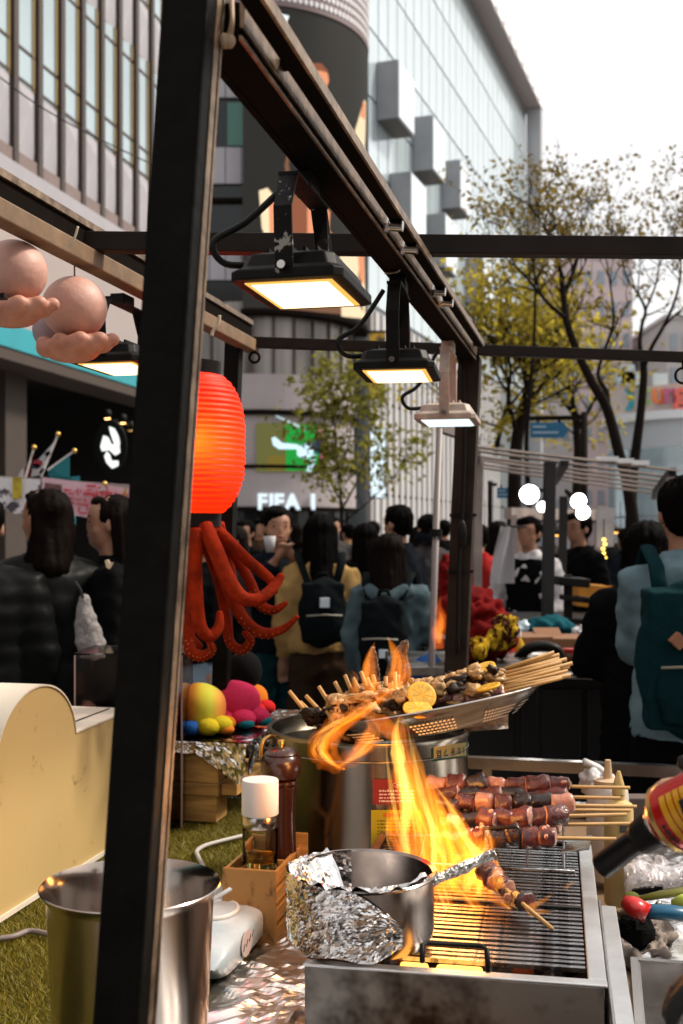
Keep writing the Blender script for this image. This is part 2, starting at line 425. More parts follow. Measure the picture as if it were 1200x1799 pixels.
# the big screen
M_scr = mat('video_screen', (.012,.012,.011), .6, emit=(.30,.28,.25), es=.055, spec=.05)
scr = drum(MB(), DR, 10.2, 21.9, -4, 100, 40, .35).build('video_screen', M_scr, cor)
drum(MB(), DR+.04, 10.02, 10.199, -5, 100, 40, .8).build('screen_lip', M_darkbar, cor)
def onscreen(pts, m, name, lift=.03):
    """Flat print on the curved screen: polygon given in photo pixels, wrapped on the drum."""
    q = []
    k = len(pts)
    for i in range(k):
        for s in range(5):
            f = s/5; q.append((pts[i][0]*(1-f)+pts[(i+1)%k][0]*f, pts[i][1]*(1-f)+pts[(i+1)%k][1]*f))
    out = []
    for px, py in q:
        dx, dz = (px-600)/FPX, -(py-HOR)/FPX
        r = DR + lift; a = dx*dx+1; b = -2*(dx*DC.x+DC.y); cc = DC.x**2+DC.y**2-r*r
        disc = max(0, b*b-4*a*cc); yy = (-b-math.sqrt(disc))/(2*a)
        out.append(Vector((dx*yy, yy, CAMZ+dz*yy)))
    cen = sum(out, Vector())/len(out); 
    cx, cy = cen.x-DC.x, cen.y-DC.y; l = math.hypot(cx,cy); cen.x = DC.x+cx/l*(DR+lift); cen.y = DC.y+cy/l*(DR+lift)
    mb = MB(); n = len(out); mb.add(out+[cen], [(i,(i+1)%n,n) for i in range(n)])
    mb.build(name, m, scr)
SK = glow('screen_skin', (.80,.32,.17), .85); SK2 = glow('screen_skin_dark', (.42,.15,.08), .55)
CR = glow('screen_cream', (.86,.66,.42), .95); WH = glow('screen_white', (.85,.95,1), .95); BR = glow('screen_brown', (.24,.12,.07), .7)
onscreen([(541,150),(541,122),(550,112),(564,112),(575,124),(578,142),(572,158),(568,170),(545,165)], SK, 'picture_head')
onscreen([(541,122),(550,111),(564,111),(575,123),(576,128),(562,124),(548,128)], SK2, 'picture_hair', .045)
onscreen([(548,168),(568,172),(590,215),(610,260),(600,290),(560,240)], BR, 'picture_shoulder')
onscreen([(545,170),(568,172),(588,215),(598,265),(585,330),(560,352),(505,345),(500,290),(515,215)], BR, 'picture_torso', .02); onscreen([(505,345),(545,350),(540,430),(525,545),(490,545),(486,430)], SK2, 'picture_leg', .02)
onscreen([(628,215),(640,175),(643,180),(642,230),(640,290),(626,265),(622,235)], CR, 'picture_sleeve')
onscreen([(633,205),(638,178),(642,182),(641,210)], SK, 'picture_hand', .045)
onscreen([(482,22),(508,28),(500,48),(490,52),(486,42)], WH, 'picture_mark'); onscreen([(492,56),(507,54),(503,62),(493,64)], WH, 'picture_mark')
onscreen([(455,335),(470,330),(482,345),(478,380),(482,415),(470,425),(460,400)], CR, 'picture_leg')
onscreen([(472,345),(484,352),(482,415),(474,425)], SK, 'picture_leg', .045)
onscreen([(540,365),(560,350),(580,372),(578,410),(600,430),(540,425)], SK, 'picture_arm')
onscreen([(596,440),(640,440),(642,560),(600,556)], CR, 'picture_sleeve'); onscreen([(628,445),(640,445),(640,500),(632,490)], SK, 'picture_arm', .045)
onscreen([(505,455),(600,455),(600,552),(520,545)], BR, 'picture_coat')
# lattice band above the screen
M_latt = mat('lattice_brown', (.18,.13,.13), .6); M_hex = mat('lattice_white', (.75,.74,.76), .4)
drum(MB(), DR+.05, 21.95, 27.5, -90, 100, 44).build('lattice_band', M_latt, cor)
hx = MB()
for r_ in range(10):
    for k in range(54):
        a = -60 + k*2.9 + (1.45 if r_ % 2 else 0); rr = DR+.08; zc = 22.25 + r_*.36
        ca, sa = math.cos(R(a)), math.sin(R(a)); c = DC + Vector((sa*rr, -ca*rr, zc)); tx = Vector((ca, sa, 0))
        hx.add([c + (tx*math.cos(q*math.pi/3+.5) + Z*math.sin(q*math.pi/3+.5)*1.5)*.088 for q in range(6)], [(0,1,2,3,4,5)])
hx.build('lattice_cells', M_hex, cor, kind='stuff')
# flat wing to the side of the drum: panel bands and dark windows
def fw(x0, x1, z0, z1, y0, y1): return MB().box(((x0+x1)/2,(y0+y1)/2,(z0+z1)/2), x1-x0, y1-y0, z1-z0)
fw(-12,-3.55,10.3,30,45,52).build('wing_wall', M_dkglass, cor)
fw(-12,-7.5,0,10.29,45.2,52).build('wing_wall', M_lil, cor)
pnl = MB().box((0,0,0), .60, .12, 1.42).mesh('cladding_panel', M_panelw)
for z0 in (12.2, 16.0, 19.4, 22.8, 26.2):
    for k in range(9): inst('cladding_panel', pnl, cor, (-8.7+k*.635, 44.9, z0), None, (1,1,rnd.uniform(.99,1.01)))
fw(-9.1,-3.5,14.55,14.72,44.8,44.99).build('window_rail', M_darkbar, cor); fw(-4.5,-3.75,16.8,18.5,44.9,44.98).build('green_pane', mat('green_glass', (.05,.14,.11), .1, .2), cor)
# lit letters and the footballer screen
def ondrum(px, py, r=RL+.16):
    dx, dz = (px-600)/FPX, -(py-HOR)/FPX
    a = dx*dx+1; b = -2*(dx*DC.x+DC.y); cc = DC.x**2+DC.y**2-r*r
    yy = (-b-math.sqrt(max(0,b*b-4*a*cc)))/(2*a); return Vector((dx*yy, yy, CAMZ+dz*yy))
ls = thing('shop_lettering', 'glowing white block letters over the shop front beside the small tree', 'sign', ondrum(490,897))
LW = glow('letter_white', (.80,.93,1), .80)
for ch, px in (('F',452),('I',472),('F',481),('A',501),('1',541)):
    p = ondrum(px, 894); a = math.atan2(p.x-DC.x, DC.y-p.y)
    text('letter', ch, .83, LW, ls, p + Vector((math.sin(a),-math.cos(a),0))*.05, Vector((math.cos(a), math.sin(a),0)), Z, .04, .035)
vs = thing('football_screen', 'small curved video screen showing a footballer in white above the lit letters', 'screen', ondrum(520,830))
def patch(pts, m, name, lift, par):
    k = len(pts); q = []
    for i in range(k):
        for s in range(3): f = s/3; q.append((pts[i][0]*(1-f)+pts[(i+1)%k][0]*f, pts[i][1]*(1-f)+pts[(i+1)%k][1]*f))
    out = [ondrum(px,py,RL+.16+lift) for px,py in q]; cen = sum(out, Vector())/len(out); n = len(out)
    cx, cy = cen.x-DC.x, cen.y-DC.y; l = math.hypot(cx,cy); cen.x = DC.x+cx/l*(RL+.16+lift); cen.y = DC.y+cy/l*(RL+.16+lift)
    return MB().add(out+[cen], [(i,(i+1)%n,n) for i in range(n)]).build(name, m, par)
def strip(x0, x1, y0, y1, m, name, lift, par):
    mb = MB(); mb.grid(lambda u,v: ondrum(x0+(x1-x0)*u, y0+(y1-y0)*v, RL+.16+lift), 8, 2); return mb.build(name, m, par, True)
strip(450,576,743,829, mat('screen_olive', (.02,.02,.01), .5, emit=(.10,.10,.02), es=.8), 'display', .02, vs)
strip(502,560,746,827, glow('screen_green', (.02,.34,.05), .75), 'picture_pitch', .035, vs)
strip(470,500,800,826, glow('screen_brown2', (.20,.15,.03), .7), 'picture_grass', .035, vs)
pw = glow('player_white', (.62,.86,1), .95); pk = glow('player_pink', (.9,.22,.36), .9); nv = glow('player_navy', (.02,.08,.20), .8)
patch([(477,770),(483,767),(495,778),(524,781),(526,789),(490,789),(480,782)], pw, 'picture_leg', .05, vs)
patch([(522,786),(545,775),(552,784),(549,800),(536,808),(522,800)], pw, 'picture_shirt', .05, vs)
patch([(545,780),(560,770),(566,785),(556,800)], nv, 'picture_shorts', .055, vs)
patch([(549,800),(555,798),(552,815),(546,829),(538,828)], pw, 'picture_leg', .05, vs)
patch([(554,760),(563,755),(567,772),(558,776)], pk, 'picture_head', .06, vs); patch([(562,780),(568,775),(567,808),(561,806)], pk, 'picture_arm', .05, vs)
patch([(483,731),(486,730),(541,754),(539,758)], glow('pole_white', (.55,.75,.75), .8), 'picture_pole', .05, vs)

# ---------------------------------------------------------------- glass department store
GD = Vector((.3305,.944,0)).normalized(); GN = Vector((GD.y,-GD.x,0)); G0 = Vector((1.1,50,0))
def fg(t, out, z): return G0 + GD*t + GN*out + Z*z
GL_ = 39.7; GT = 34.0
gb = thing('glass_building', 'tall pale glass building with grey box bays and a framed roof edge', 'building', fg(20,0,0))
MB().prism([fg(0,-.06,0),fg(GL_,-.06,0),fg(GL_,-.06,GT),fg(0,-.06,GT)], -GN*9).build('wall', mat('glass_backing', (.16,.18,.19), .4), gb)
M_cg = mat('curtain_wall_glass', (.56,.66,.70), .10, .30, var=.10, vscale=.12, detail=2, spec=.8)
pw_, ph_ = 1.49, 3.05
cg = MB().box((0,0,0), 1.38, .05, 2.93).mesh('glass_pane', M_cg)
rotG = basis(GD, -GN, Z)
for i in range(26):
    for j in range(7):
        inst('glass_pane', cg, gb, fg(.9+i*pw_, rnd.uniform(-.006,.006), 13.2+j*ph_), rotG @ Matrix.Rotation(rnd.uniform(-.004,.004),3,'Z'))
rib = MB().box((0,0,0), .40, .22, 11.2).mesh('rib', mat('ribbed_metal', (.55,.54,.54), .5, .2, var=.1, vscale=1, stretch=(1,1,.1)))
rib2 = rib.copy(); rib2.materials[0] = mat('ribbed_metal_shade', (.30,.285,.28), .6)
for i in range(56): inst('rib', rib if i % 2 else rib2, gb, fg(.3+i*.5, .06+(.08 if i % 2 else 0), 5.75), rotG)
for z in (3.2, 7.4): MB().prism([fg(0,.20,z),fg(30,.20,z),fg(30,.20,z+.10),fg(0,.20,z+.10)], -GN*.1).build('joint_cable', M_darkbar, gb)
MB().box(fg(12.2,.15,6.2), 1.6,.12,2.2, rotG).build('window', M_dkglass, gb)
M_fin = mat('grey_fin', (.44,.45,.47), .5, .2, var=.08, vscale=.8)
MB().prism([fg(-.2,1.1,GT),fg(GL_+1,1.1,GT),fg(GL_+1,1.1,GT+.45),fg(-.2,1.1,GT+.45)], -GN*4).build('roof_fin', mat('brown_soffit', (.34,.30,.29), .6), gb)
MB().prism([fg(GL_,0,0),fg(GL_+.9,0,0),fg(GL_+.9,0,GT-.01),fg(GL_,0,GT-.01)], GN*1.1).build('side_fin', M_fin, gb)
lite = MB().box((0,0,0), 1.5,.06,.36).mesh('roof_slot', mat('slot_white', (.8,.78,.78), .4))
for k in range(18): inst('roof_slot', lite, gb, fg(1.2+k*2.25,1.13,GT+.23), rotG)
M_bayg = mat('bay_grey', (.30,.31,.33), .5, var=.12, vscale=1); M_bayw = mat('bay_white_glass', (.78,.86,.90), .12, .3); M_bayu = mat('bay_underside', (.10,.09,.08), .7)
def yat(px): return 16.4/(.35-(px-600)/2000)
for k, (px, zt, hh, ln) in enumerate(((660,22.7,2.6,2.6),(724,22.3,2.7,2.5),(775,21.9,2.6,2.4),(683,18.3,2.7,2.7),(747,18.1,2.8,2.6),(818,18.0,2.7,2.6))):
    t = (yat(px)-50)/GD.y; pr = 1.0
    b_ = MB().prism([fg(t,.05,zt-hh),fg(t+ln,.05,zt-hh),fg(t+ln,.05,zt),fg(t,.05,zt)], GN*pr).build('box_bay', M_bayg, gb)
    MB().prism([fg(t+.06,pr+.06,zt-hh+.06),fg(t+ln-.06,pr+.06,zt-hh+.06),fg(t+ln-.06,pr+.06,zt-.06),fg(t+.06,pr+.06,zt-.06)], GN*.03).build('pane', M_bayw, b_)
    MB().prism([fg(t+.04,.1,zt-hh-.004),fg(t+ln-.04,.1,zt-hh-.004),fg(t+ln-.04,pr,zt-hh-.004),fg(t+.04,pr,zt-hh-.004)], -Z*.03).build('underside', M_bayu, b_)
# vertical light box and yellow banner on the corner
lb = thing('light_box', 'tall white lit sign panel behind the small tree', 'sign', P(664,876,44))
MB().box(P(664,814,44), .62,.14,2.72).build('case', M_rubber, lb); MB().box(P(664,814,43.91), .56,.02,2.62).build('panel', glow('lightbox_white', (.78,.92,1), .95), lb)
yb = thing('yellow_banner', 'narrow yellow vertical banner on the corner behind the second floodlight', 'banner', P(663,702,44.5))
MB().box(P(663,643,44.5), .62,.10,2.6).build('cloth', mat('yellow_cloth', (.50,.30,.03), .7, var=.7, vscale=3.2, vcol=(.06,.035,.02), thr=(.4,.55)), yb); MB().box(P(663,583,44.5), .7,.16,.08).build('rail', M_darkbar, yb)

# ---------------------------------------------------------------- unseen street beside and behind the camera, also there to darken reflections
M_brick = mat('brown_brick', (.20,.13,.10), .8, var=.25, vscale=2)
def streetside(name, label, x0, x1, y0, y1, h, face):
    t = thing(name, label, 'building', ((x0+x1)/2,(y0+y1)/2,0))
    MB().box(((x0+x1)/2,(y0+y1)/2,h/2), x1-x0, y1-y0, h).build('wall', M_brick, t)
    MB().box(((x0+x1)/2,(y0+y1)/2,h+.2), x1-x0+.4, y1-y0+.4, .4).build('roof_parapet', M_conc, t)
    n_ = int((y1-y0 if face == 'x' else x1-x0)/2.4)
    me = MB().box((0,0,0), .12 if face == 'x' else 1.5, 1.5 if face == 'x' else .12, 1.6).mesh('window', M_dkglass)
    for i in range(n_):
        for j in range(int(h/3.2)-1):
            p = (x0-.02, y0+1.2+i*2.4, 4.6+j*3.2) if face == 'x' else (x0+1.2+i*2.4, y1+.02, 4.6+j*3.2)
            inst('window', me, t, p)
    return t
streetside('shop_building', 'brown brick shop building across the street from the office block', 17, 24, -14, 26, 7.5, 'x')
streetside('shop_building', 'brown brick shop building closing the street behind the camera', -9, 14, -26, -19, 9, 'y')
bs = thing('market_stall', 'unseen dark stall added behind the camera to darken reflections', 'market stall', (0,-3.4,0))  # unseen stall, added to give the metal dark reflections
MB().box((0,-3.4,2.35), 4.6,1.7,.06).build('canopy', mat('dark_canopy', (.03,.022,.02), .8), bs)
for x_ in (-2.2,2.2):
    for y_ in (-4.2,-2.6): MB().box((x_,y_,1.16), .06,.06,2.31).build('post', M_darkbar, bs)
MB().box((0,-3.4,.45), 4.2,1.2,.9).build('counter', mat('dark_canopy', (.03,.022,.02), .8), bs)

# ---------------------------------------------------------------- far buildings
def tower(name, label, px0, px1, pytop, d, depth, m, rows=0, cols=0, wm=None):
    a, b = P(px0,0,d).x, P(px1,0,d).x; zt = P(0,pytop,d).z
    t = thing(name, label, 'building', ((a+b)/2, d+depth/2, 0))
    MB().box(((a+b)/2, d+depth/2, zt/2), b-a, depth, zt).build('wall', m, t)
    MB().box(((a+b)/2, d+depth/2, zt+.2), b-a+.5, depth+.5, .4).build('roof_parapet', m, t)
    if rows:
        me = MB().box((0,0,0), (b-a)/cols*.5, .25, 1.5).mesh('window', wm)
        for i in range(cols):
            for j in range(rows):
                zz = zt - 2.2 - j*3.3
                if zz > 2: inst('window', me, t, (a+(i+.5)*(b-a)/cols, d-.02, zz))
    return t
M_pk = mat('pink_tower', (.56,.46,.47), .8, var=.08, vscale=.1); M_gt = mat('grey_tower', (.42,.40,.40), .8, var=.1, vscale=.1); M_fw = mat('far_window', (.25,.29,.34), .3)
tower('office_tower', 'tall pale pink tower behind the bare branches', 1000, 1111, 452, 120, 20, M_pk, 9, 5, M_fw)
tower('office_tower', 'grey stepped tower seen past the edge of the glass building', 826, 884, 508, 105, 15, M_gt, 8, 4, M_fw)
tower('office_tower', 'slim brown tower behind the tree beside the glass building', 836, 862, 372, 125, 12, mat('brown_tower', (.30,.26,.25), .8), 10, 2, M_fw)
tower('office_tower', 'grey tower cut by the frame edge above the coloured letters', 1172, 1260, 560, 110, 20, M_gt, 6, 4, M_fw)
tower('office_tower', 'low pale block between the trees', 880, 1005, 640, 95, 14, mat('pale_block', (.55,.51,.50), .8), 5, 6, M_fw)
# rounded mall with the coloured letters
mc = P(1235,0,88); mc.z = 0; MR = 7.2
ml = thing('round_mall', 'round glass building with a painted parapet and white rim behind the bare trees', 'building', mc)
zc = lambda py: CAMZ - (py-HOR)/FPX*(88-MR*.9)
MB().lathe([(MR,0),(MR,zc(735))], mc, 64).build('wall', mat('mall_frame', (.45,.47,.50), .5), ml, 'auto')
MB().lathe([(MR+.1,zc(736)),(MR+.45,zc(734)),(MR+.45,zc(719)),(MR+.1,zc(718))], mc, 64).build('rim', mat('mall_rim', (.72,.72,.74), .5), ml, 'auto')
MB().lathe([(MR-.2,zc(718)),(MR-.2,zc(672)),(MR-.6,zc(672))], mc, 64).build('parapet', mat('painted_parapet', (.66,.50,.38), .7, var=.35, vscale=.6, vcol=(.48,.44,.48)), ml, 'auto')
mp = MB().box((0,0,0), 1.05,.1,2.4).mesh('glass_pane', mat('mall_glass', (.45,.55,.60), .12, .5, var=.35, vscale=.25))
for k in range(30):
    a = -88 + k*6.6 + 90
    for j in range(3):
        rt = Matrix.Rotation(R(-88+k*6.6),3,'Z') 
        inst('glass_pane', mp, ml, mc + Vector((math.sin(R(-88+k*6.6))*-(MR+.03)*-1, -math.cos(R(-88+k*6.6))*(MR+.03), 1.4+j*2.55)), rt)
cl = thing('mall_lettering', 'playful coloured letters standing on the round mall parapet', 'sign', P(1150,722,80))
for ch, px, c, sz in (('y',1099,(.02,.36,.45),2.3),('o',1122,(.30,.55,.15),2.2),('u',1144,(.80,.22,.06),2.2),('n',1165,(.50,.12,.24),2.2),('g',1184,(.75,.14,.10),2.3)):
    dx = (px-600)/FPX; qa = dx*dx+1; qb = -2*(dx*mc.x+mc.y); qc = mc.x**2+mc.y**2-(MR+.1)**2; q = P(px,708,(-qb-math.sqrt(max(0,qb*qb-4*qa*qc)))/(2*qa)-.3)
    text('letter', ch, sz, mat('letter_'+ch, c, .5), cl, q, X, Z, .12, .06)
for i, (px, py, w_, h_) in enumerate(((1107,665,2.2,1.0),(1103,658,1.0,1.4),(1160,668,1.0,1.0))):
    q = P(px,py,84)
    MB().box(q, w_, .4, h_).build('parapet_ornament', mat('pale_ornament', (.50,.58,.60), .6), ml)
# ================================================================ trees and street signs
M_bark = mat('dark_bark', (.013,.009,.007), .9, spec=.1, var=.4, vscale=6, bump=.5, bscale=25)
def leaves(name, pts, parent, m, n, size, spread, r_, droop=.2):
    vs = []; fs = []
    for _ in range(n):
        c = pts[r_.randrange(len(pts))]
        p = c + Vector((r_.gauss(0,spread), r_.gauss(0,spread), r_.gauss(0,spread*.75)))
        d = Vector((r_.gauss(0,1), r_.gauss(0,1), r_.gauss(-droop,.8))).normalized()
        s = d.cross(Vector((r_.gauss(0,1), r_.gauss(0,1), r_.gauss(0,1)))).normalized()
        l = size*r_.uniform(.6,1.4); k = len(vs)
        nrm = d.cross(s)*l*.18
        vs += [p, p+d*l*.5+s*l*.27+nrm, p+d*l, p+d*l*.5-s*l*.27+nrm]; fs += [(k,k+1,k+2,k+3)]
    mb = MB(); mb.v = vs; mb.f = [list(f) for f in fs]; mb.m = [0]*len(fs)
    me = bpy.data.meshes.new(name); me.from_pydata([tuple(v-ORG[parent]) for v in vs], [], fs); me.materials.append(m)
    o = bpy.data.objects.new(name, me); COL.objects.link(o); o.parent = parent; ORG[o] = ORG[parent]; return o
def twigs(mb, p, d, l, r, depth, r_, tips, up=.25, spread=.6, nodes=None):
    pts = [p]; dd = d.copy(); rr = [r]
    for i in range(4):
        dd = (dd + Vector((r_.gauss(0,.16), r_.gauss(0,.16), r_.gauss(up*.25,.12)))).normalized()
        pts.append(pts[-1] + dd*l/4); rr.append(r*(1-.15*(i+1)))
    mb.tube(pts, rr, 6 if depth > 1 else 5)
    tips.append(pts[-1])
    if depth <= 1: tips.extend(pts[2:])
    if depth > 0:
        for k in range(r_.choice((2,3,3))):
            q = pts[r_.choice((2,3,4))]
            nd = (dd + Vector((r_.gauss(0,spread), r_.gauss(0,spread), r_.gauss(up,spread*.7)))).normalized()
            twigs(mb, q, nd, l*r_.uniform(.55,.8), r*.55, depth-1, r_, tips, up, spread)
def tree(label, base, limbs, d, twig_at, lm, nleaf, lsize, lspread, seed, tw_len=.6, tw_r=.02, depth=3, ext=(), up=.25):
    """limbs: polylines of (px, py, radius, depth offset) at distance d; twig_at: (limb, fraction from, count)."""
    r_ = random.Random(seed)
    t = thing('street_tree', label, 'tree', base)
    tips = []; mb = MB(); lim3 = []
    for k, l in enumerate(limbs):
        sp_ = spline([(*P(a,b,d+o), r) for a,b,r,o in l], 5)
        pts = [Vector(q[:3]) for q in sp_]; rad = [max(.004,q[3]*(.62 if seed in (3,5) else .42 if seed == 21 else .75)) for q in sp_]
        lim3.append((pts, rad))
        mb.tube(pts, rad, 9)
    mb.build('trunk', M_bark, t, True)
    br = MB()
    for li, f0, cnt in twig_at:
        pts, rad = lim3[li]
        for _ in range(cnt):
            i = r_.randint(int(f0*(len(pts)-2)), len(pts)-2)
            ax = (pts[i+1]-pts[i]).normalized()
            nd = (ax*.6 + Vector((r_.gauss(0,.7), r_.gauss(0,.7), r_.gauss(.3,.4)))).normalized()
            twigs(br, pts[i], nd, tw_len*r_.uniform(.7,1.3), min(tw_r, rad[i]*.7), depth, r_, tips, up)
        twigs(br, pts[-1], (pts[-1]-pts[-3]).normalized(), tw_len, min(tw_r, rad[-1]), depth, r_, tips, up)
    br.build('branches', M_bark, t, True)
    for e in ext: tips += [e]*max(1, len(tips)//40)
    if lm is L_olive: tips = [p for p in tips if r_.random() < .22]
    leaves('crown', tips, t, lm, nleaf, lsize, lspread, r_)
    return t
L_olive = leafmat('leaf_olive', (.18,.125,.016), .6); L_yel = leafmat('leaf_yellow_green', (.37,.30,.035), .6); L_green = leafmat('leaf_green', (.20,.19,.025), .6)
# bare, sparsely leaved tree at the right (two stems)
b1 = P(1120,1100,11); b1.z = 0
tree('dark sparse tree leaning past the blue sign pole with thin leaves', b1,
     [[(1135,1217,.12,0),(1120,1000,.11,0),(1103,850,.095,0),(1090,806,.088,0),(1067,720,.080,0),(1040,672,.072,0),(1015,620,.064,0),(997,570,.058,0),(990,520,.05,.1),(986,480,.04,.2)],
      [(990,520,.045,.1),(1006,480,.035,.3),(1018,440,.024,.4),(1022,405,.016,.5)], [(986,480,.032,.2),(972,440,.026,0),(960,405,.018,-.2)],
      [(990,556,.04,0),(965,535,.028,-.2),(945,512,.024,-.3),(918,480,.018,-.5),(890,455,.012,-.6)],
      [(1067,720,.05,0),(1066,690,.042,.1),(1052,665,.036,.2),(1054,640,.03,.3),(1068,600,.026,.3),(1078,560,.02,.4),(1072,500,.014,.5),(1064,450,.01,.5)]],
     11, [(1,.2,6),(2,.2,5),(3,.3,6),(4,.4,6),(0,.82,4)], L_olive, 950, .06, .05, 3, .34, .011, 3)
b2 = P(1105,1200,11.6); b2.z = 0
tree('dark forked tree standing in front of the coloured letters', b2,
     [[(1100,1203,.11,0),(1106,1000,.1,0),(1110,860,.088,0),(1116,800,.082,0),(1126,720,.070,0),(1131,660,.062,0),(1130,640,.058,0)],
      [(1130,645,.045,0),(1124,605,.036,0),(1128,570,.03,.1),(1134,545,.026,.1),(1120,515,.02,.2),(1100,485,.014,.3),(1092,450,.010,.3)],
      [(1131,645,.045,0),(1145,610,.034,-.1),(1165,575,.028,-.2),(1185,530,.022,-.3),(1196,480,.016,-.4),(1192,430,.011,-.4),(1172,385,.008,-.3)],
      [(1134,545,.02,.1),(1152,500,.016,.2),(1160,450,.012,.3)], [(1165,575,.02,-.2),(1192,548,.016,-.5),(1225,520,.012,-.8),(1240,460,.008,-.8)]],
     11.6, [(1,.4,5),(2,.5,8),(3,.2,4),(4,.3,5)], L_olive, 750, .06, .05, 5, .34, .010, 3)
# leafy yellow green tree left of them
b3 = P(905,1000,17); b3.z = 0
tree('yellow green leafy tree behind the stall canopy', b3,
     [[(905,1120,.17,0),(903,950,.15,0),(906,800,.13,0),(916,730,.11,0),(925,690,.08,0),(930,650,.06,0),(928,600,.05,0)],
      [(916,730,.07,0),(938,700,.05,.3),(962,660,.04,.5),(980,620,.03,.6)], [(910,770,.06,0),(893,700,.045,-.3),(897,650,.035,-.4),(885,600,.025,-.5)],
      [(870,800,.06,.5),(880,750,.05,.5),(895,690,.04,.4),(880,640,.03,.3),(862,600,.02,.3)]],
     17, [(0,.55,12),(1,.2,8),(2,.2,8),(3,.3,8)], L_yel, 2900, .12, .22, 9, .75, .022, 2,
     ext=[P(880,560,17),P(915,545,16.6),P(850,590,17.3),P(945,570,17.2),P(900,610,16.8),P(950,640,17),P(860,660,17),P(930,720,17),P(880,740,17)])
# a further leafy tree between the trunks
b4 = P(1010,1000,24); b4.z = 0
tree('thin yellowing tree far behind the stalls between the dark trunks', b4,
     [[(1010,1064,.16,0),(1012,900,.14,0),(1015,800,.12,0),(1010,730,.09,0),(1000,680,.06,0)],[(1012,760,.07,0),(1035,720,.05,0),(1050,690,.03,0)],[(1010,730,.06,0),(985,700,.04,0),(970,670,.03,0)]],
     24, [(0,.6,8),(1,.3,6),(2,.3,6)], L_yel, 1000, .15, .30, 14, .9, .02, 2, ext=[P(985,760,24),P(1030,780,24),P(960,740,24),P(1050,740,24)])
# the high fine twigs over the glass building's corner
b5 = P(920,1000,14.5); b5.z = 0
tree('tall thin tree with fine twigs against the corner of the glass building', b5,
     [[(945,1148,.10,0),(935,950,.085,0),(925,800,.075,0),(930,700,.065,0),(938,600,.05,0),(940,520,.04,0),(938,460,.03,0),(930,420,.022,0),(925,385,.015,0)],
      [(940,500,.028,0),(965,450,.02,.2),(990,410,.014,.3),(1005,375,.009,.4)], [(938,460,.024,0),(905,420,.016,-.2),(870,395,.011,-.3),(845,380,.008,-.4)],
      [(940,520,.03,0),(985,470,.02,-.3),(1035,425,.013,-.5),(1062,385,.009,-.6)]],
     14.5, [(0,.62,7),(1,.2,7),(2,.2,6),(3,.2,5)], L_olive, 1200, .065, .06, 21, .40, .010, 3, up=.15)
# small planted tree in front of the lit letters
b6 = P(600,1010,21); b6.z = 0
tree('small tree with sparse yellow green leaves in front of the lit letters', b6,
     [[(598,1082,.055,0),(598,1000,.05,0),(600,930,.045,0),(598,860,.04,0),(592,800,.032,0),(588,750,.024,0),(580,700,.014,0)],
      [(598,900,.03,0),(625,850,.022,.1),(645,800,.016,.2),(660,760,.01,.2)], [(598,880,.028,0),(578,840,.02,-.2),(562,800,.014,-.2),(552,740,.01,-.3)],
      [(597,840,.026,0),(612,780,.018,-.1),(622,730,.012,-.1),(628,700,.008,0)], [(600,920,.022,0),(650,880,.015,-.2),(690,840,.01,-.3)]],
     21, [(0,.45,9),(1,.2,6),(2,.2,6),(3,.2,6),(4,.3,5)], L_green, 2000, .13, .15, 31, .5, .010, 2)
# blue direction signs
def dirsign(label, px0, px1, py0, py1, d, pole, armpx):
    c = P((px0+px1)/2,(py0+py1)/2,d); wd = (px1-px0)/FPX*d; h = (py1-py0)/FPX*d
    b = P(pole,0,d); b.z = 0
    t = thing('direction_sign', label, 'street sign', b, 'blue direction signs')
    x0, x1 = c.x-wd/2, c.x+wd/2; k = h/2
    MB().prism([Vector((x0,d,c.z-k)),Vector((x1-k*.7,d,c.z-k)),Vector((x1,d,c.z)),Vector((x1-k*.7,d,c.z+k)),Vector((x0,d,c.z+k))], Y*.03).build('plate', mat('sign_blue', (.015,.13,.26), .4), t)
    for j, (f0, f1) in enumerate(((.06,.4),(.06,.72))):
        MB().box((x0+wd*(f0+f1)/2, d-.008, c.z+k*(.42-.75*j)), wd*(f1-f0), .008, h*.13).build('lettering_line', mat('sign_pale', (.30,.44,.55), .5), t)
    MB().cyl((b.x,d+.05,0),(b.x,d+.05,c.z+h*1.2), .045, .04, 12).build('pole', M_bark, t, True)
    MB().beam((b.x,d+.05,c.z+k+.06),(x0,d+.05,c.z+k+.05), .05,.05).build('arm', M_bark, t)
    for f in (.2,.75): MB().cyl((x0+wd*f,d+.05,c.z+k+.05),(x0+wd*f,d+.02,c.z+k-.04), .014).build('clamp', M_bark, t)
dirsign('blue arrow street sign hanging from a pole arm under the crossbar', 932, 1000, 742, 769, 13, 1028, 935)
dirsign('smaller blue arrow street sign low beside the bright stall lamps', 873, 911, 857, 875, 18, 862, 873)
# thin cable spanning in front of the office block
q = spline([P(-20,120,12),P(60,180,12.5),P(150,232,13),P(270,290,14)], 6)
MB().tube([Vector(a) for a in q], .008, 6).build('overhead_cable', M_rubber, None, True, label='thin dark cable strung across the office block facade', cat='cable')
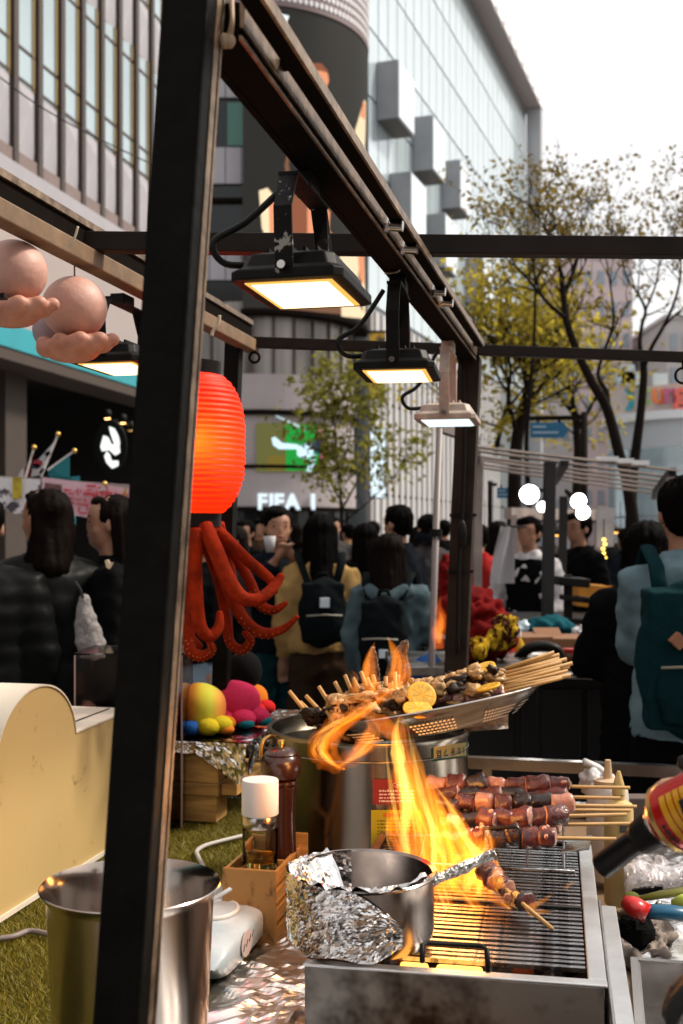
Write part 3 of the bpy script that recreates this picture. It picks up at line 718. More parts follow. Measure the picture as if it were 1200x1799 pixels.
# ================================================================ people
def loft(mb, rings, n=18, cap=True):
    o = len(mb.v); k = len(rings)
    for (x,y,z,rx,ry) in rings:
        for j in range(n):
            th = 2*math.pi*j/n; mb.v.append(Vector((x+rx*math.cos(th), y+ry*math.sin(th), z)))
    for i in range(k-1):
        for j in range(n):
            j2 = (j+1)%n; mb.f.append([o+i*n+j,o+i*n+j2,o+(i+1)*n+j2,o+(i+1)*n+j]); mb.m.append(mb.cur)
    if cap:
        mb.f.append([o+j for j in range(n)][::-1]); mb.m.append(mb.cur); mb.f.append([o+(k-1)*n+j for j in range(n)]); mb.m.append(mb.cur)
    return mb
def hand(mb, w, d, side, k, curl=.5, thumb_dir=None):
    """Palm, four unequal bent fingers and a thumb, growing from wrist w along d."""
    a, s, t = frame(d, Z)
    palm = w + a*.028*k
    mb.tube([w - a*.012*k, w + a*.02*k, w + a*.052*k], [.017*k,.024*k,.022*k], 10, True, .55)
    for i, (off_, ln) in enumerate(((-1.5,.040),(-.5,.046),(.5,.043),(1.5,.034))):
        r = palm + a*.018*k + s*off_*.0115*k
        bend = -t*curl
        p1 = r + a*ln*.45*k; p2 = p1 + (a*.8+bend*.8).normalized()*ln*.35*k; p3 = p2 + (a*.4+bend*1.2).normalized()*ln*.28*k
        mb.tube([r,p1,p2,p3], [.0062*k,.0060*k,.0054*k,.0042*k], 7)
    th = thumb_dir if thumb_dir is not None else s*side
    r = w + a*.012*k + th*.014*k
    mb.tube([r, r + (a*.6+th*.7).normalized()*.02*k, r + (a*.6+th*.7).normalized()*.022*k + (a-t*.3).normalized()*.02*k], [.0078*k,.0072*k,.0055*k], 7)
SHOE = mat('dark_shoe', (.02,.02,.02), .5); SHOEW = mat('white_shoe', (.55,.53,.5), .5)
LIP = mat('lips', (.36,.11,.09), .45); EYE = mat('eye_dark', (.01,.008,.008), .25)
def person(label, px, d, H, yaw, top, bottom, hair='long', hm=None, arms=None, puffer=None, coat=.50, look=0, wide=1.0, skirt=None, shoes=None, tilt=0, y_off=0, detail=True, top_name='jacket', loc=None):
    k = H; base = Vector(((px-600)/FPX*d, d, 0)) if loc is None else Vector(loc)
    t = thing('person', label, 'person', base, None, R(yaw))
    hm = hm or M_hair
    sh = .106*wide
    if arms is None: arms = ((-.134*wide,-.01,.635),(-.130*wide,.05,.50),(.134*wide,-.01,.635),(.130*wide,.05,.50))
    arms = [Vector(a)*k for a in arms]
    # ---- body: one continuous surface
    b = MB()
    loft(b, [(0,0,.47*k,.080*k,.055*k),(0,0,.53*k,.090*k,.060*k),(0,.003*k,.62*k,.072*k,.052*k),(0,.006*k,.72*k,.088*k,.062*k),(0,0,.79*k,.104*k,.055*k),(0,-.006*k,.825*k,.060*k,.040*k)])
    b.tube([(0,-.006*k,.80*k),(0,-.002*k,.84*k),(0,.004*k,.885*k)], [.040*k,.033*k,.032*k], 12)
    rl = Matrix.Rotation(R(look), 3, 'Z') @ Matrix.Rotation(R(tilt), 3, 'X'); hc = Vector((0,.006*k,.928*k))
    hp = lambda x,y,z: hc + rl @ Vector((x*k,y*k,z*k))
    b.ball(hp(0,0,.012), .046*k, .056*k, .056*k, 18, 12, rl); b.ball(hp(0,.016,-.024), .036*k, .038*k, .044*k, 16, 10, rl)
    b.ball(hp(0,.046,-.008), .009*k, .013*k, .016*k, 10, 8, rl)                       # nose
    b.ball(hp(0,.040,-.044), .016*k,.012*k,.012*k, 10, 8, rl); b.ball(hp(0,.040,-.026), .017*k,.010*k,.010*k,10,8,rl)   # chin, mouth
    for s in (-1,1):
        b.ball(hp(s*.046,-.004,-.006), .007*k,.013*k,.019*k, 8, 8, rl)
        b.ball(hp(s*.024,.030,-.018), .016*k,.014*k,.014*k, 10, 8, rl)                # cheeks
        e_, w_ = (arms[0], arms[1]) if s < 0 else (arms[2], arms[3])
        shp = Vector((s*sh*.93*k, 0, .795*k))
        b.tube([shp, (shp+e_)/2, e_, (e_*.6+w_*.4), w_], [.034*k,.030*k,.024*k,.024*k,.016*k], 12)
        hand(b, w_, (w_-e_).normalized(), -s, k, .55)
        if not skirt or True:
            b.tube([(s*.046*k,0,.50*k),(s*.052*k,.008*k,.40*k),(s*.052*k,.012*k,.285*k),(s*.052*k,-.008*k,.19*k),(s*.052*k,-.010*k,.045*k)], [.056*k,.050*k,.034*k,.033*k,.021*k], 12)
    meshobj('body', remesh(b, (.0056 if detail else .0095)*k, 2), M_skin, t)
    if detail:
        for s in (-1,1):
            e = MB().ball(hp(s*.019,.0475,.004), .0058*k,.003*k,.0030*k, 10, 6, rl); meshobj('eye', e.mesh('eye', [], True), EYE, t)
            e = MB().tube([hp(s*.009,.0515,.016), hp(s*.020,.051,.0195), hp(s*.031,.045,.016)], .0012*k, 6); meshobj('eyebrow', e.mesh('eyebrow', [], True), hm, t)
        e = MB().ball(hp(0,.0515,-.029), .0125*k,.004*k,.0042*k, 10, 6, rl); meshobj('mouth', e.mesh('mouth', [], True), LIP, t)
    # ---- trousers or skirt
    q = MB()
    loft(q, [(0,0,.455*k,.088*k,.066*k),(0,0,.53*k,.098*k,.070*k),(0,0,.60*k,.084*k,.062*k)])
    lw = 1.25
    for s in (-1,1):
        q.tube([(s*.046*k,0,.50*k),(s*.054*k,.006*k,.40*k),(s*.056*k,.010*k,.285*k),(s*.056*k,0,.18*k),(s*.056*k,-.006*k,.045*k)], [.063*k,.058*k,.047*k,.044*k,.042*k], 14)
    if skirt:
        q = MB(); loft(q, [(0,0,skirt*k,.125*k,.10*k),(0,0,.45*k,.115*k,.085*k),(0,0,.55*k,.092*k,.068*k),(0,0,.60*k,.084*k,.062*k)], 22)
    meshobj('skirt' if skirt else 'trousers', remesh(q, .012*k, 2, .018, 8), bottom, t)
    for s in (-1,1):
        z = MB(); z.ball((s*.056*k,.030*k,.020*k), .028*k,.068*k,.026*k, 14, 8); z.box((s*.056*k,.030*k,.006*k), .050*k,.128*k,.012*k)
        meshobj('shoe', remesh(z, .008*k, 2), shoes or SHOE, t)
    # ---- top
    j = MB(); g_ = .012 if not puffer else .024
    rings = [(0,0,coat*k,(.098+g_)*k,(.072+g_)*k),(0,0,max(coat+.05,.56)*k,(.094+g_)*k,(.070+g_)*k),(0,.004*k,.66*k,(.090+g_)*k,(.068+g_)*k),(0,.004*k,.74*k,(.098*wide+g_)*k,(.072+g_)*k),(0,-.002*k,.80*k,(.100*wide+g_*.8)*k,(.058+g_*.6)*k),(0,-.006*k,.835*k,.056*k,.048*k),(0,-.006*k,.852*k,.044*k,.042*k)]
    loft(j, rings, 24)
    for s in (-1,1):
        e_, w_ = (arms[0], arms[1]) if s < 0 else (arms[2], arms[3])
        shp = Vector((s*sh*.90*k, 0, .790*k)); wl = e_ + (w_-e_)*.93
        j.tube([shp - Vector((s*.03*k,0,0)), shp, (shp+e_)/2, e_, (e_+wl)/2, wl], [(.040+g_*.6)*k,(.044+g_*.5)*k,(.038+g_*.6)*k,(.033+g_*.6)*k,(.031+g_*.5)*k,(.027+g_*.3)*k], 14)
    meshobj(top_name, remesh(j, .0105*k, 2, .020 if not puffer else .006, 7.5, puffer), top, t)
    # ---- hair
    h = MB()
    if hair == 'short':
        h.ball(hp(0,-.010,.022), .053*k,.058*k,.054*k, 16, 10, rl); h.ball(hp(0,-.026,.000), .048*k,.040*k,.050*k, 14, 10, rl); h.ball(hp(.01,.026,.048), .038*k,.030*k,.022*k, 12, 8, rl)
    else:
        zl = {'long':.70,'bob':.845,'verylong':.62,'mid':.775}[hair]*k
        h.ball(hp(0,-.013,.019), .051*k,.055*k,.052*k, 18, 12, rl)
        for s in (-1,1):
            h.tube([hp(s*.042,-.016,.02), hp(s*.046,-.022,-.03), Vector((s*.046*k,-.030*k,(zl+.84*k)/2)), Vector((s*.036*k,-.046*k,zl+.01*k))], [.016*k,.015*k,.017*k,.008*k], 10)
        h.tube([hp(0,-.030,.02), hp(0,-.038,-.03), Vector((0,-.052*k,(zl+.84*k)/2)), Vector((0,-.058*k,zl))], [.042*k,.043*k,.044*k,.020*k], 14, True, .8)
        h.ball(hp(.004,.020,.052), .038*k,.030*k,.013*k, 12, 8, rl)
    hme = remesh(h, .0080*k, 1)
    for v_, n_ in zip(hme.vertices, [q_.normal.copy() for q_ in hme.vertices]): v_.co += n_*.007*k*(noise.noise(Vector((math.atan2(v_.co.x,v_.co.y)*7, v_.co.z*2.2, v_.co.x*22)))+.5*noise.noise(Vector((v_.co.x*60,v_.co.y*60,v_.co.z*5))))
    meshobj('hair', hme, hm, t)
    return t
def backpack(label, p, H, m, yaw=0, w_=.30, h_=.42, dp=.15, patch=None, zc=.67, strap=True):
    """Worn on the back of person p (top-level: it could be taken off)."""
    base = ORG[p]; t = thing('backpack', label, 'backpack', base + Vector((0,0,zc*H-h_/2)), None, R(yaw))
    yb = -.085*H - dp/2
    b = MB(); 
    b.ball((0,yb,h_/2), w_*.52, dp*.62, h_*.52, 20, 14); b.box((0,yb,h_/2), w_*.86, dp*.8, h_*.86)
    meshobj('bag', remesh(b, .012, 5, .008, 10), m, t)
    f = MB(); f.ball((0,yb-dp*.42,h_*.32), w_*.40, dp*.26, h_*.25, 16, 10); f.box((0,yb-dp*.40,h_*.30), w_*.66, dp*.3, h_*.34); meshobj('pocket', remesh(f, .010, 4, .004, 14), m, t)
    z = MB().tube([(-w_*.36,yb-dp*.62,h_*.47),(0,yb-dp*.70,h_*.485),(w_*.36,yb-dp*.62,h_*.47)], .005, 6); meshobj('zip', z.mesh('zip', [], True), mat('zip_pale', (.30,.28,.22), .5), t)
    g2 = MB().tube([(-.03,yb+dp*.3,h_*.96),(-.02,yb+dp*.25,h_*1.06),(.02,yb+dp*.25,h_*1.06),(.03,yb+dp*.3,h_*.96)], .011, 8); meshobj('handle', g2.mesh('handle', [], True), m, t)
    zs = .80*H - (zc*H-h_/2)
    if strap:
        for s in (-1,1):
            q = MB().tube([(s*w_*.28,yb+dp*.42,h_*.9),(s*.068*H,-.055*H,zs+.028*H),(s*.074*H,.0,zs+.062*H),(s*.075*H,.06*H,zs+.01*H),(s*.085*H,.06*H,zs-.10*H)], .026, 8, True, .35)
            meshobj('strap', q.mesh('strap', [], True), m, t)
    if patch:
        pc, px_, pz, ps, shape = patch
        a = ps/2; y_ = yb-dp*.58-.035
        pts = [(px_-a,y_,pz),(px_,y_,pz-a),(px_+a,y_,pz),(px_,y_,pz+a)] if shape == 'diamond' else [(px_-a,y_,pz-a),(px_+a,y_,pz-a),(px_+a,y_,pz+a),(px_-a,y_,pz+a)]
        meshobj('patch', MB().prism(pts, (0,.05,0)).mesh('patch', []), pc, t)
    return t
def cloth(n, c, rough=.8, var=.25): return mat('cloth_'+n, c, rough, var=var, vscale=6, bump=.25, bscale=90, spec=.04)
C_black = cloth('black', (.0035,.0035,.0038)); C_blackp = mat('puffer_black', (.004,.0045,.0045), .45, var=.2, bump=.1, spec=.09); C_teal = cloth('teal', (.007,.035,.042)); C_beige = cloth('beige', (.40,.245,.09))
C_brown = cloth('brown', (.038,.022,.013)); C_hood = cloth('grey_teal', (.070,.105,.118)); C_blue = cloth('pale_blue', (.15,.235,.27)); C_denim = cloth('light_denim', (.27,.36,.44)); C_navy = cloth('navy', (.006,.008,.012))
C_grey = cloth('grey', (.06,.055,.055)); C_bag = cloth('bag_black', (.005,.007,.008)); C_bagteal = cloth('bag_teal', (.005,.026,.031)); C_red = cloth('red', (.35,.02,.02)); C_white = cloth('white', (.55,.54,.55)); C_skirt = cloth('dark_green', (.022,.040,.042))
# left group, beside the stall
person('person in black puffer jacket at the left frame edge, head turned to the shop', -34, 4.4, 1.69, 12, C_blackp, C_black, 'short', None, None, (.007,.075), .46, top_name='puffer_jacket')
person('woman with dark bobbed hair in long black puffer coat and dark green skirt', 80, 4.6, 1.73, 25, C_blackp, C_black, 'mid', M_hairb, None, (.006,.13), .40, look=35, wide=1.0, skirt=.27, top_name='puffer_coat')
meshobj('long_skirt', remesh(loft(MB(), [(0,0,.20,.20,.16),(0,0,.5,.20,.155),(0,0,.84,.17,.13)], 20), .02, 3, .012, 8), C_skirt, bpy.data.objects['person.001'])
p3 = person('long-haired woman in profile with black jacket and small pale brooch', 198, 4.75, 1.71, 98, C_black, C_brown, 'verylong', M_hairb, None, None, .47, detail=True)
br = MB(); bp = Vector((-.06,-.0,0))
brl = thing('brooch', 'small pale brooch pinned on the black jacket of the profile woman', 'brooch', P(191,992,4.55))
MB().prism([P(184,985,4.52),P(187,997,4.52),P(192,1000,4.52),P(198,988,4.52),P(193,989,4.52),P(189,983,4.52)], Y*.02).build('pin', mat('brooch_gold', (.75,.60,.40), .4, .3), brl)
tb = thing('tote_bag', 'pale grey woven tote bag on the arm of the woman in the puffer coat', 'bag', P(158,1160,4.3))
m_ = MB(); m_.tube([P(146,1045,4.3),P(152,1090,4.3),P(160,1135,4.3),P(162,1158,4.3)], [.02,.045,.058,.045], 14); meshobj('bag', remesh(MB().add([v-ORG[tb] for v in m_.v], m_.f), .012, 3, .012, 14), mat('woven_grey', (.26,.24,.23), .9, var=.6, vscale=90, bump=.5, bscale=120), tb)
MB().tube([P(147,1055,4.28),P(141,1035,4.27),P(132,1022,4.30)], [.010,.008,.008], 8, True, .4).build('strap', C_grey, tb, True)
# people behind the lantern
pj = person('person in light blue jeans behind the hanging tentacles', 352, 5.9, 1.64, 170, C_black, C_denim, 'long', None, None, None, .535)
pe = person('man in black top and teal trousers raising food to his mouth', 486, 6.6, 1.70, 195, C_navy, C_teal, 'short', None, ((-.135,.06,.66),(-.035,.115,.815),(.135,.06,.66),(.03,.115,.815)), None, .51, wide=1.1)
sn = thing('paper_wrapper', 'white paper snack wrapper held by the eating man', 'food wrapper', P(474,975,6.36)); MB().lathe([(.02,0),(.03,.05),(.034,.09)], P(474,970,6.36), 12).build('wrapper', C_white, sn, True)
p6 = person('woman in beige jacket and brown trousers carrying a dark backpack', 562, 6.4, 1.66, 6, C_beige, C_brown, 'long', None, None, None, .53, wide=.92)
backpack('dark green-black backpack with white label on the beige jacket', p6, 1.66, C_bag, 6, .27, .38, .13, (mat('label_white', (.6,.66,.7), .6), .0, .25, .05, 'square'))
p7 = person('person with long black hair between the beige jacket and the blue hoodie', 641, 7.9, 1.62, 10, C_black, C_black, 'long')
p8 = person('man with short black hair and dark jacket seen in half profile', 700, 7.6, 1.73, 50, C_navy, C_black, 'short', None, None, None, .5)
p9 = person('woman in grey blue hooded jacket with a black backpack', 684, 5.9, 1.55, -12, C_hood, C_black, 'mid', M_hairb, ((-.128,-.01,.635),(-.124,.06,.52),(.135,.03,.65),(.115,.14,.60)), None, .50, wide=.98)
hd = MB(); hd.tube([(-.10,.0,1.285),(-.11,-.07,1.25),(0,-.115,1.19),(.11,-.07,1.25),(.10,.0,1.285)], [.025,.045,.065,.045,.025], 12); hd.ball((0,-.10,1.17),.10,.05,.08); meshobj('hood', remesh(hd, .012, 3, .006, 14), C_hood, p9)
backpack('plain black backpack on the grey blue hooded jacket', p9, 1.55, C_bag, -12, .25, .40, .13, (mat('label_white', (.6,.66,.7), .6), .02, .12, .04, 'square'), .665)
# further back
far = [(752,9.6,1.70,20,C_grey,'short','man in a dark grey top beyond the pale tent pole'),(432,10.5,1.66,160,C_black,'short','person beyond the eating man with face towards the camera'),(735,12,1.62,-30,C_navy,'long','dark clothed person far behind the blue hoodie'),
       (412,8.2,1.60,120,C_black,'long','dark haired person half hidden by the stall corner post'),(585,12.5,1.72,190,C_grey,'short','person facing the camera beneath the small tree'),(520,13,1.65,40,C_black,'bob','person with bobbed hair under the lit letters'),
       (455,14,1.72,200,C_brown,'short','person in brown by the shop window'),(655,13.5,1.68,0,C_black,'short','person walking away in front of the ribbed wall'),(840,9.5,1.62,15,C_red,'short','person in a red top behind the stall post'),
       (875,10.5,1.66,-20,C_black,'long','dark clothed person beside the hanging white cloth'),(965,12.5,1.66,170,C_grey,'short','grey clothed person beyond the second stall'),(1065,13,1.70,200,C_black,'short','person in black beyond the string of yellow lights'),
       (1100,11,1.60,30,C_navy,'bob','person with bobbed hair behind the long haired woman'),(780,14,1.70,0,C_black,'short','person walking away beyond the pole'),(612,15.5,1.66,30,C_beige,'short','person in tan far under the tree'),(490,16,1.63,-20,C_white,'long','person in white far by the shop front'),(560,17,1.7,180,C_red,'short','person in red far by the shop front'),(700,16.5,1.66,10,C_grey,'bob','person in grey far in front of the ribbed wall')]
for px, d, H, yw, c, hs, lb_ in far:
    person(lb_, px, d, H, yw, c, C_black if c is not C_black else C_teal, hs, M_hair if hs == 'short' else M_hairb, detail=False)
cap = thing('baseball_cap', 'dark cap on the man beyond the pale tent pole', 'cap', P(752,955,9.6))
MB().lathe([(.115,0),(.115,.05),(.08,.10),(0,.118)], P(752,953,9.6), 18).build('crown_panel', C_navy, cap, True); MB().prism([P(752,952,9.6)+Vector((x,-.10+y,0)) for x,y in ((-.07,0),(.07,0),(.06,-.08),(-.06,-.08))], Z*.01).build('brim', C_navy, cap)
# vendors and customers at the second stall
pv = person('vendor in dark sleeveless vest over a white shirt at the second stall', 930, 8.2, 1.66, 150, C_white, C_black, 'short', None, ((-.16,.03,.635),(-.12,.12,.57),(.16,.03,.635),(.12,.12,.57)))
vv = MB(); loft(vv, [(0,0,.86,.19,.155),(0,0,1.05,.175,.15),(0,.005,1.25,.185,.15),(0,0,1.36,.15,.11)], 22); meshobj('vest', remesh(vv, .016, 3, .008, 10), C_black, pv)
person('man in black suit in profile at the second stall', 1018, 8.6, 1.70, 120, C_black, C_black, 'short', None, None, None, .46, wide=1.08)
person('woman with very long black hair and black dress in front of the second stall', 1136, 4.4, 1.60, -12, C_black, C_black, 'verylong', None, ((-.14,.03,.64),(-.07,.14,.62),(.14,.03,.64),(.07,.14,.62)), None, .42, skirt=.12)
pb = person('man in pale blue shirt at the right frame edge with a teal backpack', 1204, 3.9, 1.74, -4, C_blue, C_black, 'short', None, ((-.078,.095,.655),(-.045,.18,.64),(.078,.095,.655),(.05,.18,.64)), None, .49, wide=.88)
backpack('teal backpack with brown diamond patch on the pale blue shirt', pb, 1.74, C_bagteal, -4, .42, .52, .17, (mat('patch_brown', (.30,.13,.07), .6), -.10, .33, .055, 'diamond'), .655)
# ================================================================ background stalls
M_slat = mat('pale_slat', (.36,.30,.27), .7, var=.35, vscale=5, bump=.2, bscale=20); M_postd = mat('dark_post', (.018,.017,.017), .5, var=.3)
st2 = thing('market_stall', 'market stall with pale slatted canopy and dark posts right of our stall', 'market stall', onz(1000,1500,0) if False else Vector((1.4,7.6,0)))
def lerp(a, b, f): return a*(1-f)+b*f
nl, nr, fl, fr = P(828,784,6.5), P(1188,828,7.5), P(828,818,8.6), P(1156,868,9.5)
for k in range(6):
    f = k/5; a, b = lerp(nl,fl,f), lerp(nr,fr,f)
    MB().beam(a + Z*rnd.uniform(-.004,.01), b + Z*rnd.uniform(-.004,.01), .075, .010, up=Z).build('canopy_slat', M_slat, st2)
for f in (.02,.42,.98): MB().beam(lerp(nl,nr,f)-Z*.035, lerp(fl,fr,f)-Z*.035, .05,.035).build('rafter', M_postd if f > .3 else M_slat, st2)
def post(p, w_, name, m, par, ztop=None):
    a = p.copy(); b = Vector((p.x - .03, p.y, 0)); return MB().beam(b, a, w_, w_, up=Y).build(name, m, par, bevel=.004)
post(P(966,812,6.9), .068, 'post', M_postd, st2); post(P(990,872,8.4), .055, 'post', M_postd, st2); post(P(1178,838,7.5), .05, 'post', M_slat, st2); post(P(842,800,7.2), .05, 'post', M_slat, st2)
MB().beam(P(1181,828,7.5), P(1152,868,8.2), .05,.05).build('bracket', M_postd, st2)
for f in (.62,.70,.78):
    p = lerp(nl,nr,f)+Z*.02; MB().box(p, .14,.12,.03).build('canopy_clip', mat('clip_white', (.75,.75,.75), .5), st2)
# white hot lamp heads on the second stall
BULB = glow('white_lamp', (1,.99,.96), 9)
for i, (px, py, d, r_) in enumerate(((930,868,6.8,.062),(953,890,6.9,.036),(1016,880,7.0,.052),(1024,900,7.1,.048))):
    lp = thing('stall_lamp', ['large round white lamp left of the second stall post','small white lamp low beside the second stall post','white lamp right of the second stall post, upper of the pair','white lamp right of the second stall post, lower of the pair'][i], 'lamp', P(px,py,d), 'white lamps of the second stall')
    c = P(px,py,d); ax = Vector((-.10 if i < 2 else .0, -1, -.25)).normalized(); rt = Vector((0,0,1)).rotation_difference(ax).to_matrix()
    MB().lathe([(0,-.10),(r_*.5,-.10),(r_*.9,-.05),(r_*1.05,0),(r_*.95,.012),(r_*.95,0)], c, 20, rt).build('shade', M_rubber, lp, 'auto')
    MB().lathe([(0,.022),(r_*.5,.018),(r_*.93,.004),(r_*.93,-.01),(0,-.01)], c, 20, rt).build('bulb', BULB, lp, True)
    MB().cyl(c - ax*.09, lerp(c, P(966 if i < 2 else 992,860,d+.2), .9), .012, .012, 8).build('arm', M_rubber, lp)
# table and goods of the second stall
tb2 = thing('black_cart', 'long black market cart body under the second stall', 'cart', Vector((1.05,5.0,0)))
ctr = P(985,1240,4.9)
M_cart = mat('cart_black', (.004,.004,.004), .5, var=.4)
zc_ = P(0,1178,4.9).z
MB().box((1.02,5.25,zc_/2), 1.12,.9,zc_-.02).build('cabinet', M_cart, tb2, bevel=.01)
for k in range(4): MB().box((.60+k*.28,4.79,zc_*.5), .25,.012,zc_*.86).build('door_panel', M_cart, tb2, bevel=.004)
MB().box((1.02,5.25,zc_), 1.2,1.0,.03).build('top', M_steel_dirty, tb2, bevel=.005)
for yy in (4.70, 5.78): MB().cyl((.40,yy,zc_+.02),(1.64,yy,zc_-.02), .016, .016, 12).build('rail', M_steel, tb2, True)
MB().tube([Vector(q) for q in spline([P(905,1165,4.75),P(925,1142,4.72),P(950,1135,4.72),P(978,1142,4.72),P(985,1165,4.75)],5)], .022, 10).build('push_handle', M_rubber, tb2, True)
cb = thing('cardboard_box', 'brown cardboard box on the black cart', 'box', P(975,1160,5.15))
M_card = mat('cardboard', (.22,.10,.045), .8, var=.15)
MB().box(P(930,1137,5.15), .14,.25,.115, Matrix.Rotation(.15,3,'Z')).build('carton', M_card, cb, bevel=.003)
MB().box(P(1005,1140,5.15), .20,.25,.115, Matrix.Rotation(-.1,3,'Z')).build('carton', M_card, cb, bevel=.003)
MB().box(P(965,1118,5.15), .12,.20,.006, Matrix.Rotation(.3,3,'X')).build('flap', M_card, cb)
def lump(name, label, cat, balls, m, vox=.012, fold=.02, fs=10, part='cloth'):
    c = balls[0][0]; t = thing(name, label, cat, c)
    mb = MB()
    for p, r_ in balls: mb.ball(p - c, r_[0], r_[1], r_[2], 14, 10)
    meshobj(part, remesh(mb, vox, 3, fold, fs), m, t); return t
lump('fabric_bundle', 'dark teal cloth bag slumped on the second stall table', 'bag', [(P(965,1098,5.6),(.11,.08,.05)),(P(945,1105,5.6),(.07,.07,.035)),(P(990,1103,5.6),(.06,.07,.04))], cloth('bundle_teal', (.010,.075,.095)), .012, .02)
lump('plastic_bag', 'white crumpled plastic bag beside the teal bundle', 'bag', [(P(1022,1112,5.5),(.05,.05,.04)),(P(1040,1120,5.5),(.04,.05,.03))], mat('bag_white', (.6,.58,.58), .35), .01, .03, 18)
lump('plastic_bag', 'pale blue plastic bag left of the teal bundle', 'bag', [(P(915,1102,5.6),(.06,.05,.03)),(P(905,1108,5.6),(.04,.05,.025))], mat('bag_blue', (.38,.47,.52), .35), .01, .03, 18)
lump('plastic_bag', 'pale plastic bag on the cart beside the long haired woman', 'bag', [(P(1062,1142,5.2),(.05,.06,.045)),(P(1065,1125,5.2),(.035,.05,.03))], mat('bag_blue', (.38,.47,.52), .35), .01, .03, 18)
fb = thing('food_tray', 'tray of red and yellow goods on the second stall', 'food tray', P(1048,1112,6.0))
MB().box(P(1048,1112,6.0), .20,.2,.015).build('tray', M_steel, fb)
fl_ = MB()
for k in range(26): fl_.ball(P(1025+rnd.random()*46,1104+rnd.random()*7,6.0)+Vector((0,rnd.uniform(-.08,.08),0)), .014,.014,.011, 8, 6)
fl_.build('snacks', mat('snack_mix', (.55,.13,.04), .5, var=.9, vscale=30, vcol=(.7,.55,.35), thr=(.45,.55)), fb, True, kind='stuff')
ob = thing('orange_crate', 'bright orange crate on the second stall counter', 'crate', P(1040,1068,7.6))
MB().box(P(1036,1046,7.6), .20,.22,.15, Matrix.Rotation(.1,3,'Y')).build('box', mat('orange_card', (.62,.25,.02), .6, var=.25), ob, bevel=.004); MB().prism([P(1060,1068,7.5),P(1078,1030,7.5),P(1082,1036,7.5),P(1066,1070,7.5)], Y*.12).build('flap', MATS['orange_card'], ob)
ps = thing('price_sign', 'small pink price card on the second stall counter', 'sign', P(1062,1080,6.6)); MB().box(P(1062,1078,6.6), .10,.012,.035).build('card', mat('pink_card', (.62,.26,.32), .6), ps); MB().box(P(1062,1078,6.585), .07,.004,.014).build('print_line', C_red, ps)
eq = thing('food_press', 'black metal food press with levers on the second stall', 'appliance', P(1010,1085,6.3))
MB().box(P(1005,1022,6.3), .17,.16,.05, Matrix.Rotation(.08,3,'Y')).build('upper_plate', M_rubber, eq, bevel=.008); MB().box(P(1012,1052,6.3), .16,.16,.03, Matrix.Rotation(.1,3,'Y')).build('lower_plate', M_rubber, eq, bevel=.006)
MB().cyl(P(1010,1050,6.25),P(1048,1055,6.2), .012).build('lever', M_rubber, eq); MB().cyl(P(998,1090,6.3),P(998,1010,6.3), .025).build('column', M_rubber, eq); MB().box(P(1000,1090,6.3), .20,.2,.03).build('foot', M_rubber, eq)
ct2 = thing('counter', 'dark counter table behind the black cart', 'table', Vector((1.2,6.4,0)))
zt = P(0,1100,6.4).z
MB().box((1.25,6.6,zt-.02), 1.6,1.9,.04).build('top', M_cart, ct2)
for xx in (.55,1.95):
    for yy in (5.8,7.4): MB().box((xx,yy,(zt-.04)/2), .05,.05,zt-.04).build('leg', M_cart, ct2)
def goods(name, label, cat, base, prof, m, cap=None, part='body'):
    t = thing(name, label, cat, base)
    MB().lathe(prof, base, 24).build(part, m, t, 'auto')
    if cap: MB().lathe(cap[0], base, 20).build('lid', cap[1], t, 'auto')
    return t
M_pp = mat('paper_white', (.62,.60,.58), .6); M_ketch = mat('sauce_red', (.40,.015,.01), .35)
zt0 = zc_+.016
def onc(px, d): q_ = P(px,0,d); return Vector((q_.x, d, zt0))
goods('steel_bowl', 'steel bowl on the black cart beside the cardboard box', 'bowl', onc(1058,5.0), [(.0,0),(.04,0),(.075,.05),(.08,.052),(.072,.048),(.038,.006),(0,.006)], M_steel)
goods('paper_cups', 'stack of white paper cups on the black cart', 'cups', onc(870,5.05), [(.0,0),(.026,0),(.034,.05),(.030,.052),(.035,.10),(.031,.102),(.036,.15),(0,.15)], M_pp)
goods('sauce_bottle', 'red sauce bottle on the black cart by the push handle', 'bottle', onc(893,4.95), [(0,0),(.025,0),(.027,.01),(.027,.10),(.012,.125),(.012,.13)], M_ketch, ([(.013,.1305),(.013,.15),(.004,.175),(0,.176)], M_pp))
goods('sauce_bottle', 'yellow mustard bottle on the black cart by the push handle', 'bottle', onc(911,5.0), [(0,0),(.023,0),(.025,.01),(.025,.09),(.012,.115),(.012,.12)], mat('mustard', (.55,.33,.02), .35), ([(.013,.1205),(.013,.14),(.004,.165),(0,.166)], M_pp))
goods('food_tub', 'round white food tub with blue lid near the cart edge', 'tub', onc(1030,4.86), [(0,0),(.045,0),(.052,.055),(0,.055)], M_pp, ([(.054,.0555),(.054,.064),(0,.064)], mat('lid_blue', (.03,.13,.28), .4)))
goods('sauce_jar', 'brown sauce jar with red lid on the black cart', 'jar', onc(1000,4.84), [(0,0),(.03,0),(.032,.006),(.032,.06),(.026,.068),(0,.068)], mat('brown_jar', (.10,.035,.015), .2), ([(.029,.0685),(.029,.085),(0,.085)], M_ketch))
nb_ = thing('napkin_box', 'white napkin box at the near edge of the black cart', 'box', onc(850,4.85)); MB().box(onc(850,4.85)+Z*.035, .12,.09,.07).build('box', M_pp, nb_, bevel=.004); MB().box(onc(850,4.85)+Z*.073, .05,.03,.006).build('napkin', C_white, nb_)
ft_ = thing('foam_trays', 'pile of pale foam trays on the cart behind the sauce jar', 'trays', onc(955,4.9))
for k in range(6): MB().lathe([(0,.0),(.05,0),(.062,.014),(.058,.014),(.048,.004),(0,.004)], onc(955,4.9)+Vector((rnd.uniform(-.003,.003),0,.0085*k)), 20).build('tray', M_pp, ft_)
hc = thing('hanging_cloth', 'white cloth hanging beside the vendor in the vest', 'cloth', P(895,1030,7.9))
